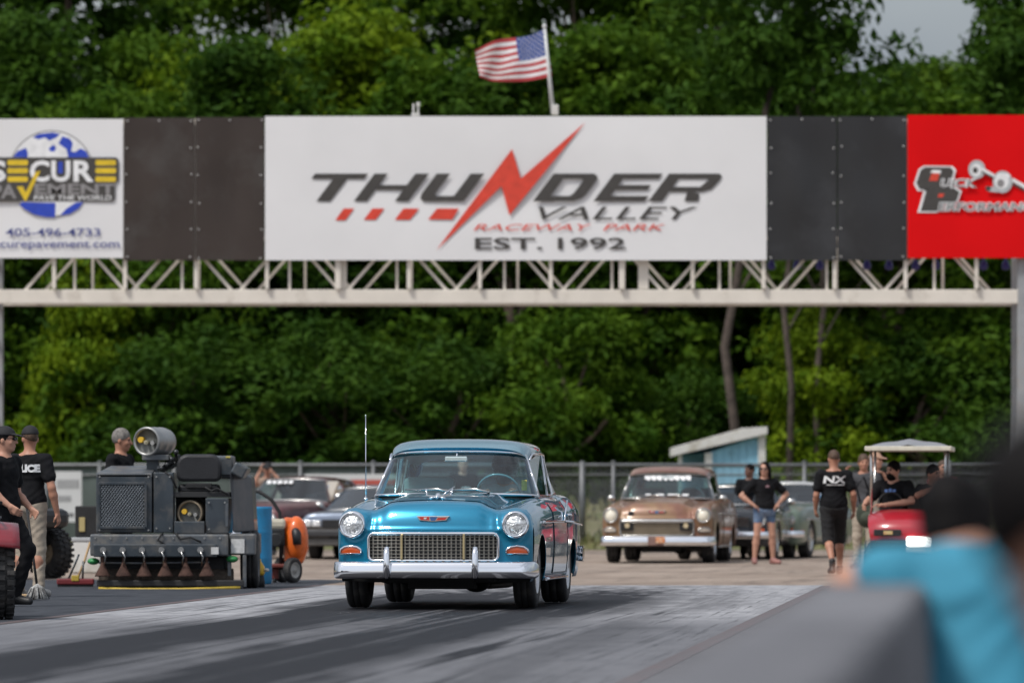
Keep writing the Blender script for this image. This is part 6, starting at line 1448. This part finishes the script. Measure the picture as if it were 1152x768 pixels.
# frame beam, brush head, rusty cones
sb('frame_beam', 102, 257, 600.5, 625, -.10, 1.2, STEEL_L, .02); sb('frame_beam', 257.5, 287, 600, 624, .02, 1.6, STEEL_L, .02)
sb('brush_beam', 106.5, 245, 611.5, 626, -.20, -.105, STEEL_D, .012)
sb('white_label', 260, 275, 606, 622, .0, .016, mat('white_label', (.55, .55, .54), .6, var=.2, scale=20), .002); sb('white_label', 238.5, 247, 615, 623, -.218, -.202, mat('white_label', (.55, .55, .54), .6), .002)
for k in range(6):
    p = 117.5 + 21.8 * k
    mb = MB(); mb.cyl((sx(p), -.21, sz(618)), (sx(p), -.235, sz(618)), .035, 0, 14); mb.tube([(sx(p), -.24, sz(619)), (sx(p) + .03, -.26, sz(626)), (sx(p + 1), -.2, sz(636))], .010, 0, 6); mb.build('bolt_and_hose', DCH, sw)
    mb = MB(); p = 116.5 + 23.4 * k; mb.lathe([(.018, sz(632)), (.03, sz(636)), (.085, sz(646)), (.088, sz(648)), (.0, sz(648))], (sx(p), -.16, 0), 'z', 20); mb.cyl((sx(p), -.16, sz(624)), (sx(p), -.16, sz(633)), .016, 0, 8); mb.build('spray_cone', RUSTY, sw)
mb = MB(); mb.tube([(sx(112), -.12, sz(632.5)), (sx(160), -.12, sz(633)), (sx(236), -.12, sz(632))], .011, 0, 8); mb.build('spray_pipe', STEEL_L, sw)
sb('belly', 112, 252, 626, 648, .1, 1.2, BLK, .01); mb = MB(); mb.cyl((sx(111), .12, sz(652)), (sx(262), .12, sz(652)), .13, 0, 20); mb.build('brush_roller', mat('brown_brush', (.055, .042, .032), .9, var=.5, scale=20, bump=1, bscale=60), sw)
sb('squeegee_frame', 110, 275, 652, 659, -.16, -.06, mat('black_blade', (.02, .02, .021), .6, var=.3), .01)
mb = MB(); mb.tube([(sx(112), -.16, sz(661.5)), (sx(150), -.20, sz(662.5)), (sx(205), -.22, sz(662.5)), (sx(271), -.15, sz(660.5))], .02, 0, 6); mb.build('yellow_blade', mat('yellow_rubber', (.50, .36, .05), .6, var=.25, scale=10), sw)
for p in (256, 273): sb('leg', p, p + 4, 624, 660, .0, .10, STEEL_L, .006)
wheel(sw, sx(279), .55, sz(600) / 2 + .02, .2, 1, 'plain', STEEL_D); wheel(sw, sx(120), 1.2, .28, .2, -1, 'plain', STEEL_D); wheel(sw, sx(232), 1.2, .28, .2, 1, 'plain', STEEL_D)
for p, x in ((631, 105), (628.5, 261)): mb = MB(); mb.ell((sx(x), .02, sz(p)), (.07, .08, .04)); mb.build('green_cap', mat('green_plastic', (.03, .24, .07), .4), sw)

# ---- blue barrel, orange blower, small items beside it
BD = 69.0; bar_ = thing('barrel', 'tall blue plastic barrel standing between the sweeper and the orange blower', 'barrel', (gx(288.5, BD), BD, .004))
hb = 87 / (FPX / BD); rb = 17.5 / (FPX / BD)
mb = MB(); mb.lathe([(0, 0), (rb * .93, 0), (rb * .97, .02), (rb, .05), (rb, hb * .30), (rb * 1.015, hb * .32), (rb * 1.015, hb * .34), (rb, hb * .36), (rb, hb * .64), (rb * 1.015, hb * .66), (rb * 1.015, hb * .68), (rb, hb * .70), (rb, hb * .95), (rb * 1.01, hb * .965), (rb * 1.01, hb), (rb * .95, hb), (rb * .94, hb * .85), (rb * .93, hb * .1), (0, hb * .08)], (0, 0, 0), 'z', 40); mb.build('shell', mat('blue_plastic', (.012, .21, .42), .5, var=.08, scale=4, dirt=((.02, .15, .28), .4, 4)), bar_)
OR = mat('orange_paint', (.72, .125, .010), .38, var=.08, scale=4, coat=.4, dirt=((.35, .07, .01), .35, 5))
OD = 70.2; s_ = FPX / OD; bl = thing('blower', 'orange wheeled leaf blower with black outlet and curved handle', 'blower', (gx(331, OD), OD, .004))
def ox(p): return (p - 331) / s_
def oz(p): return CAM_Z + (HOR - p) / s_ - .004
mb = MB(); mb.lathe([(.10, -.20), (.22, -.19), (.33, -.15), (.385, -.08), (.395, 0), (.385, .08), (.33, .15), (.2, .19), (0, .2)], (0, 0, 0), 'y', 36); mb.lathe([(.10, -.2), (.09, -.12), (0, -.12)], (0, 0, 0), 'y', 24)
for i, (a, b, c) in enumerate(mb.v): mb.v[i] = (ox(333) + a * .38, b + .05, oz(606) + c * .72)
mb.build('fan_housing', OR, bl); mb = MB(); mb.prism([(ox(320), oz(634)), (ox(340), oz(635)), (ox(346.5), oz(618)), (ox(346), oz(600)), (ox(338), oz(583)), (ox(318), oz(581))], -.08, .24, 'y'); mb.build('outlet_duct', OR, bl, bevel=.045)
mb = MB(); mb.tube([(ox(331), -.05, oz(592)), (ox(334), -.15, oz(600)), (ox(335), -.17, oz(612))], [.05, .058, .052], 0, 16); mb.build('black_outlet', SEATM, bl)
mb = MB(); mb.box((ox(311), .0, oz(604)), (.22, .34, .22)); mb.cyl((ox(311), -.2, oz(607)), (ox(311), -.16, oz(607)), .09, 0, 20); mb.build('engine', BLK, bl, bevel=.03); mb = MB(); mb.box((ox(311), -.02, oz(589)), (.24, .26, .13)); mb.build('fuel_tank', mat('cream_plastic', (.50, .46, .36), .5, var=.12), bl, bevel=.04)
mb = MB(); mb.tube([(ox(316), -.06, oz(640)), (ox(316.5), -.1, oz(600)), (ox(315), -.1, oz(576)), (ox(306), -.08, oz(562)), (ox(292), -.04, oz(553)), (ox(280), 0, oz(551))], .022, 0, 8); mb.build('handle', BLK, bl)
for px_, d in ((330, -.20), (317, .26)):
    w_ = wheel(bl, ox(px_), d, .155, .09, 1, 'plain', mat('pale_hub', (.34, .33, .31), .5)); w_.rotation_euler = (0, 0, R(-34))
mb = MB(); mb.box((ox(318), .05, oz(636)), (.34, .4, .05)); mb.box((ox(309), .0, oz(645)), (.10, .1, .14)); mb.build('chassis', mat('dark_red_frame', (.16, .03, .02), .5), bl, bevel=.015)
mb = MB(); mb.cyl((ox(307), .0, oz(655) + .03), (ox(311), .0, oz(655) + .03), .055, 0, 14); mb.build('caster', RUB, bl)
yb = thing('spray_bottle', 'small yellow bottle on the ground between the sweeper wheel and blue barrel', 'bottle', (gx(291, 66.4), 66.4, .004)); mb = MB(); mb.lathe([(0, .14), (.06, .14), (.075, .17), (.07, .24), (.03, .30), (.025, .33), (0, .33)], (0, 0, 0), 'z', 18); mb.build('bottle_body', mat('yellow_plastic', (.66, .40, .03), .4), yb); mb = MB(); mb.lathe([(0, 0), (.07, 0), (.075, .06), (.06, .14), (0, .14)], (0, 0, 0), 'z', 16); mb.build('dark_stand', BLK, yb); mb = MB(); mb.ell((.09, -.02, .20), (.035, .03, .02)); mb.build('white_nozzle', white_p, yb)

# ---- floor squeegee with red head and wooden handle; mop-like broom by the officer
QD = FPX * CAM_Z / (660 - HOR); sq = thing('floor_brush', 'red headed floor squeegee with a wooden handle leaning on the sweeper', 'brush', (gx(85, QD), QD, .004)); qs = FPX / QD
mb = MB(); mb.box((0, 0, .06), (42 / qs, .10, .07)); mb.build('brush_head', mat('red_brush_head', (.17, .018, .022), .6, var=.2), sq, bevel=.015); mb = MB(); mb.box((0, 0, .015), (40 / qs, .07, .03)); mb.build('bristles', BLK, sq); mb = MB(); mb.tube([(.02, -.02, .09), (.10, .05, .30), (15 / qs, .2, .52)], .014, 0, 8); mb.build('wooden_handle', mat('pale_wood', (.42, .28, .14), .6), sq); mb = MB(); mb.tube([(-8 / qs, 0, .09), (.0, .0, .28), (.04, 0, .38)], .012, 0, 8); mb.tube([(8 / qs, 0, .09), (.09, 0, .3)], .012, 0, 8); mb.build('brace', STEEL_D, sq); mb = MB(); mb.box((0, -.03, .10), (.09, .06, .07)); mb.build('yellow_clamp', mat('yellow_rubber', (.5, .36, .05), .6), sq, bevel=.01)
MD = 57.5; ms = FPX / MD; mp = thing('mop', 'mop with dark handle and shaggy grey head standing beside the man in the POLICE tee', 'mop', (gx(42, MD), MD, .004))
mb = MB(); mb.tube([(0, 0, .12), (-6 / ms, .05, .5), (-17 / ms, .35, 1.05)], .013, 0, 8); mb.build('handle', BLK, mp); mb = MB()
for k in range(60):
    a = RNG.uniform(0, 6.28); r = RNG.uniform(.03, .12); mb.tube([(0, 0, .16), (r * .6 * math.cos(a), r * .6 * math.sin(a), .12), (r * 1.15 * math.cos(a), r * math.sin(a), .012)], .009, 0, 5)
mb.build('mop_head', mat('grey_mop_yarn', (.15, .145, .14), .95, var=.6, scale=22, dirt=((.5, .5, .48), .6, 14)), mp)
pw = thing('pallet_board', 'small pale board lying under the officer beside the mop', 'board', (gx(29, 57.8), 57.8, .004)); mb = MB(); mb.box((0, 0, .03), (.14, .4, .05)); mb.box((0, .1, .015), (.16, .06, .03)); mb.build('board', mat('pale_wood', (.42, .28, .14), .6), pw, bevel=.006)

# ---- quad bike at the left edge, side-by-side buggy behind the officer
def knobby(parent, x, y, r, w_, nm='wheel', rimm=None, yaw=0.0):
    wh = bpy.data.objects.new(nm, None); COL.objects.link(wh); wh.parent = parent; wh.location = (x, y, r); wh.rotation_euler = (0, 0, yaw); mb = MB(); h = w_ / 2
    mb.lathe([(r * .48, -h * .8), (r * .62, -h), (r * .85, -h * .98), (r * .93, -h * .7), (r * .94, 0), (r * .93, h * .7), (r * .85, h * .98), (r * .62, h), (r * .48, h * .8)], (0, 0, 0), 'x', 36)
    for k in range(26):
        a = 2 * math.pi * k / 26; rot = Matrix.Rotation(a, 3, 'X')
        for q, (hx, wd) in enumerate(((-h * .72, h * .5), (0, h * .62), (h * .72, h * .5))):
            aa = a + (math.pi / 26 if q == 1 else 0); rot = Matrix.Rotation(aa, 3, 'X'); mb.box(rot @ Vector((hx, 0, r * .955)), (wd, r * .11, r * .09), 0, rot)
        for sg in (-1, 1): rot = Matrix.Rotation(a, 3, 'X'); mb.box(rot @ Vector((sg * h * .97, 0, r * .86)), (h * .16, r * .12, r * .13), 0, rot)
    o = mb.build('tyre', RUB); o.parent = wh; mb = MB(); mb.lathe([(r * .5, h * .8), (r * .46, h * .5), (r * .2, h * .45), (r * .16, h * .6), (0, h * .62)], (0, 0, 0), 'x', 24); mb.lathe([(r * .5, -h * .8), (r * .46, -h * .5), (r * .2, -h * .45), (r * .16, -h * .6), (0, -h * .62)], (0, 0, 0), 'x', 24); q = mb.build('rim', rimm or STEEL_D); q.parent = wh
    return wh
AD = FPX * CAM_Z / (697 - HOR); qb = thing('quad_bike', 'dark quad bike with red mudguard cut by the left edge', 'quad bike', (gx(-50, AD), AD, .004), R(8))
for x, y in ((.36, 0), (-.36, 0), (.36, 1.2), (-.36, 1.2)): knobby(qb, x, y, .355, .24)
mb = MB(); mb.tube([(0, -.2, .5), (0, .3, .6), (0, 1.3, .55)], [.12, .2, .16], 0, 12); mb.box((0, .5, .42), (.4, .8, .3)); mb.build('chassis', BLK, qb, bevel=.04)
mb = MB(); mb.tube([(0, .35, .78), (0, .9, .80), (0, 1.4, .78)], [.13, .16, .12], 0, 14); mb.build('saddle', SEATM, qb)
for s in (-1, 1):
    mb = MB(); mb.grid([[(s * (.22 + .30 * v), -.05 + .42 * math.cos(a), .42 + .42 * math.sin(a) - .03 * v) for v in np.linspace(0, 1, 5)] for a in np.linspace(.3, 2.6, 12)]); o = mb.build('mudguard', mat('red_plastic', (.20, .012, .02), .3, coat=.6), qb); m_ = o.modifiers.new('thick', 'SOLIDIFY'); m_.thickness = .02
    mb = MB(); mb.tube([(0, .12, .8), (s * .2, .15, 1.0), (s * .40, .25, .98)], .016, 0, 8); mb.build('handlebar', BLK, qb)
mb = MB(); mb.box((0, -.12, .72), (.4, .4, .16)); mb.build('front_body', BLK, qb, bevel=.06)
for k in range(2): mb = MB(); mb.tube([(-.36, -.3 + k * .25, .86), (.36, -.3 + k * .25, .86)], .012, 0, 6); mb.tube([(-.36 + .72 * k, -.3, .86), (-.36 + .72 * k, .1, .84)], .012, 0, 6); mb.build('rack', STEEL_L, qb)
mb = MB(); mb.box((.2, -.18, .9), (.2, .1, .05)); mb.build('grey_pad', STEEL_L, qb, bevel=.02)
UD = FPX * CAM_Z / (651 - HOR); ut = thing('utility_buggy', 'dark off-road buggy with knobby tyres parked behind the officer', 'buggy', (gx(22, UD), UD, .004), R(50))
TAN = mat('tan_rim', (.24, .19, .13), .5, .3, var=.25, scale=9)
for x, y in ((.55, 0), (-.55, 0), (.55, 1.9), (-.55, 1.9)): knobby(ut, x, y, .335, .26, rimm=TAN)
mb = MB(); mb.box((0, .95, .55), (1.0, 2.1, .26)); mb.build('chassis', BLK, ut, bevel=.05); mb = MB(); mb.box((0, -.05, .78), (1.0, .8, .26)); mb.build('bonnet', mat('black_plastic', (.02, .02, .022), .4, var=.2), ut, bevel=.09)
for s in (-1, 1): mb = MB(); mb.tube([(s * .55, .35, .85), (s * .5, .75, 1.5), (s * .5, 1.7, 1.5), (s * .55, 2.0, .8)], .025, 0, 8); mb.build('roll_bar', BLK, ut); mb = MB(); mb.box((s * .28, 1.15, .78), (.44, .45, .14)); mb.box((s * .28, 1.4, 1.08), (.44, .12, .5)); mb.build('seat', SEATM, ut, bevel=.04)
cb = thing('cool_box', 'white lidded box on the ground behind the left end of the sweeper', 'box', (gx(98, 80), 80, .004)); mb = MB(); mb.box((0, 0, .22), (.40, .4, .44)); mb.build('box_body', white_p, cb, bevel=.02); mb = MB(); mb.box((0, 0, .47), (.42, .42, .06)); mb.build('lid', mat('grey_lid', (.4, .41, .42), .5), cb, bevel=.015)
dk = thing('equipment_case', 'tall dark case standing on the white lidded box', 'case', (gx(99, 80), 80, .506)); mb = MB(); mb.box((0, 0, .22), (.34, .34, .44)); mb.build('case_body', BLK, dk, bevel=.02); mb = MB(); mb.box((-.07, -.18, .18), (.08, .02, .2)); mb.build('tan_label', mat('tan_label', (.42, .34, .15), .6), dk, bevel=.004)

# ------------------------------------------------------------------ golf cart
CD = 75.5; cs = FPX / CD; gc = thing('golf_cart', 'red golf cart with grey roof and lit headlamp facing the track', 'golf cart', (gx(1022, CD), CD, .004), R(-6))
REDP = mat('cart_red_paint', (.36, .010, .022), .3, var=.08, coat=.8, scale=3)
def cx_(p): return (p - 1022) / cs
def cz_(p): return CAM_Z + (HOR - p) / cs - .004
mb = MB(); P = []
for v, (y, z, w_) in enumerate(((-.42, .48, .47), (-.46, .60, .50), (-.40, .72, .52), (-.22, .84, .53), (.02, .90, .52), (.10, .88, .50))): P.append([(w_ * u, y + .10 * abs(u) ** 3, z - .05 * abs(u) ** 4) for u in np.linspace(-1, 1, 17)])
mb.grid(P); mb.grid([[(x, .12, z) for x, y, z in P[-1]], [(x, .12, .4) for x, y, z in P[-1]]], 0, False); mb.build('front_cowl', REDP, gc)
mb = MB(); mb.box((0, -.38, .43), (.98, .22, .12)); mb.build('bumper', BLK, gc, bevel=.03); mb = MB(); mb.box((0, .7, .32), (.95, 2.0, .10)); mb.build('floor', BLK, gc, bevel=.02)
mb = MB(); mb.box((-.26, -.475, .59), (.36, .05, .085)); mb.build('black_panel', BLK, gc, bevel=.012); mb = MB(); mb.box((-.25, -.505, .59), (.12, .015, .05)); mb.build('small_plate', mat('yellow_plate', (.55, .45, .2), .5, dirt=((.5, .1, .06), .5, 40)), gc, bevel=.004)
HL = mat('lit_headlamp', (.95, .95, .9), .2, emit=3.0)
for x in (.10,): mb = MB(); mb.box((x + .06, -.50, .47), (.34, .05, .14)); mb.build('headlamp', HL, gc, bevel=.03)
mb = MB(); mb.box((.16, -.47, .36), (.36, .05, .10)); mb.build('white_bumper_plate', white_p, gc, bevel=.02)
mb = MB(); mb.box((0, .62, .66), (1.0, .5, .12)); mb.box((0, .88, .96), (1.0, .10, .42), 0, Matrix.Rotation(R(-10), 3, 'X')); mb.build('bench_seat', mat('tan_vinyl', (.24, .20, .16), .5), gc, bevel=.04); mb = MB(); mb.box((0, 1.15, .55), (1.05, 1.0, .36)); mb.build('rear_body', REDP, gc, bevel=.08)
zr = cz_(503); mb = MB(); P = []
for y in np.linspace(-.15, 1.45, 12):
    q = (y + .15) / 1.6; P.append([(.555 * u, y, zr + .085 * math.sin(math.pi * q) ** .4 * (1 - abs(u) ** 4) + .035 * max(0, 1 - abs(u * 3))) for u in np.linspace(-1, 1, 23)])
mb.grid(P); mb.grid([[(x, y, zr - .02) for x, y, z in r] for r in P], 0, True, True); mb.build('roof', mat('grey_roof_plastic', (.24, .245, .26), .45, var=.1), gc)
mb = MB(); mb.box((0, -.16, zr - .015), (1.13, .05, .06)); mb.box((0, 1.46, zr - .015), (1.13, .05, .06))
for s in (-1, 1): mb.box((s * .555, .65, zr - .015), (.04, 1.6, .06))
mb.build('roof_rim', mat('cream_rim', (.62, .58, .48), .5), gc, bevel=.008)
for s in (-1, 1):
    mb = MB(); mb.tube([(s * .50, .06, .78), (s * .49, -.06, 1.3), (s * .49, -.1, zr - .02)], .018, 0, 8); mb.build('roof_post', DCH, gc); mb = MB(); mb.tube([(s * .49, 1.0, .7), (s * .49, 1.2, zr - .02)], .018, 0, 8); mb.build('roof_post', DCH, gc)
    for y in (-.05, 1.45): wheel(gc, s * .45, y, .23, .18, s, 'plain', white_p)
mb = MB(); c = Vector((-.25, .28, .98)); 
mb.tube([c + Vector((.16 * math.cos(a), .05 * math.sin(a), .14 * math.sin(a))) for a in np.linspace(0, 6.283, 25)[:-1]], .012, 0, 6, closed=True); mb.tube([c, c + Vector((0, -.2, -.3))], .018, 0, 6); mb.build('steering_wheel', BLK, gc)
SIT = dict(pelvis=(0, .0, .72), chest=(0, .02, 1.04), neck=(0, .0, 1.23), head=(0, -.03, 1.37), shoulder_l=(-.19, 0, 1.17), shoulder_r=(.19, 0, 1.17), hip_l=(-.10, -.04, .70), hip_r=(.10, -.04, .70), knee_l=(-.14, -.46, .72), knee_r=(.14, -.46, .72), ankle_l=(-.14, -.50, .42), ankle_r=(.14, -.50, .42), toe_l=(-.15, -.64, .40), toe_r=(.15, -.64, .40))
def cart_spot(x, y): p = Matrix.Rotation(R(-6), 3, 'Z') @ Vector((x, y, 0)); return (p.x + gc.location.x, p.y + gc.location.y, .02)
dv = person('driver of the golf cart in black tee with blue chest print', cart_spot(-.22, .62), R(-16), 1.78, dict(SIT, elbow_l=(-.30, -.20, .98), wrist_l=(-.30, -.42, .92), elbow_r=(.30, -.24, .97), wrist_r=(-.04, -.46, .92), handdir_r=(-1, -.3, .1)), head=(-28, 4, 0), pants=TEE, hair=HAIR_D, fat=1.18, beard=HAIR_D, waist_z=.86)
chest_mark(dv, .16, 1.13, -.165, .05, mat('blue_shirt_print', (.12, .22, .5), .7), -.01)
person('passenger of the golf cart in black tee with a hand raised to the face', cart_spot(.30, .66), R(24), 1.72, dict(SIT, elbow_r=(.34, -.24, 1.20), wrist_r=(.10, -.30, 1.24), handdir_r=(-1, -.1, .3), elbow_l=(-.32, -.16, 1.08), wrist_l=(-.12, -.26, 1.18), handdir_l=(.6, 0, .9)), head=(20, 6, 0), pants=TEE, hair=HAIR_D, waist_z=.86, skin=SKIN_T)
person('person in red top standing behind the golf cart passenger', (gx(1061, 86), 86, .004), R(10), 1.62, None, head=(0, 0, 0), shirt=mat('dull_red_cotton', (.16, .03, .035), .9), pants=TEE, hair=HAIR_B)

# ------------------------------------------------------------------ concrete wall beside the lane
WALLM = mat('grey_concrete', (.20, .20, .215), .85, var=.15, scale=3, bump=.5, bscale=30, dirt=((.10, .10, .11), .8, 2.0))
cw = thing('concrete_barrier', 'long grey concrete barrier running towards the camera at the lower right', 'barrier', (0, 0, 0)); mb = MB()
Y0, Y1 = 2.2, 14.1; zt = .785
prof = [(-.33, .0), (-.33, .07), (-.23, .25), (-.148, zt - .015), (-.133, zt), (.085, zt), (.10, zt - .015), (.13, .25), (.22, .07), (.22, 0)]
cxw = lambda y: -.245 - .03 + TRK * y
P = [[(cxw(y) + a, y, b) for a, b in prof] for y in np.linspace(Y0, Y1, 18)]
mb.grid(P, 0, False); mb.add(P[0], [tuple(range(len(prof)))]); mb.add(P[-1], [tuple(range(len(prof)))]); mb.build('barrier_block', WALLM, cw, bevel=.012)
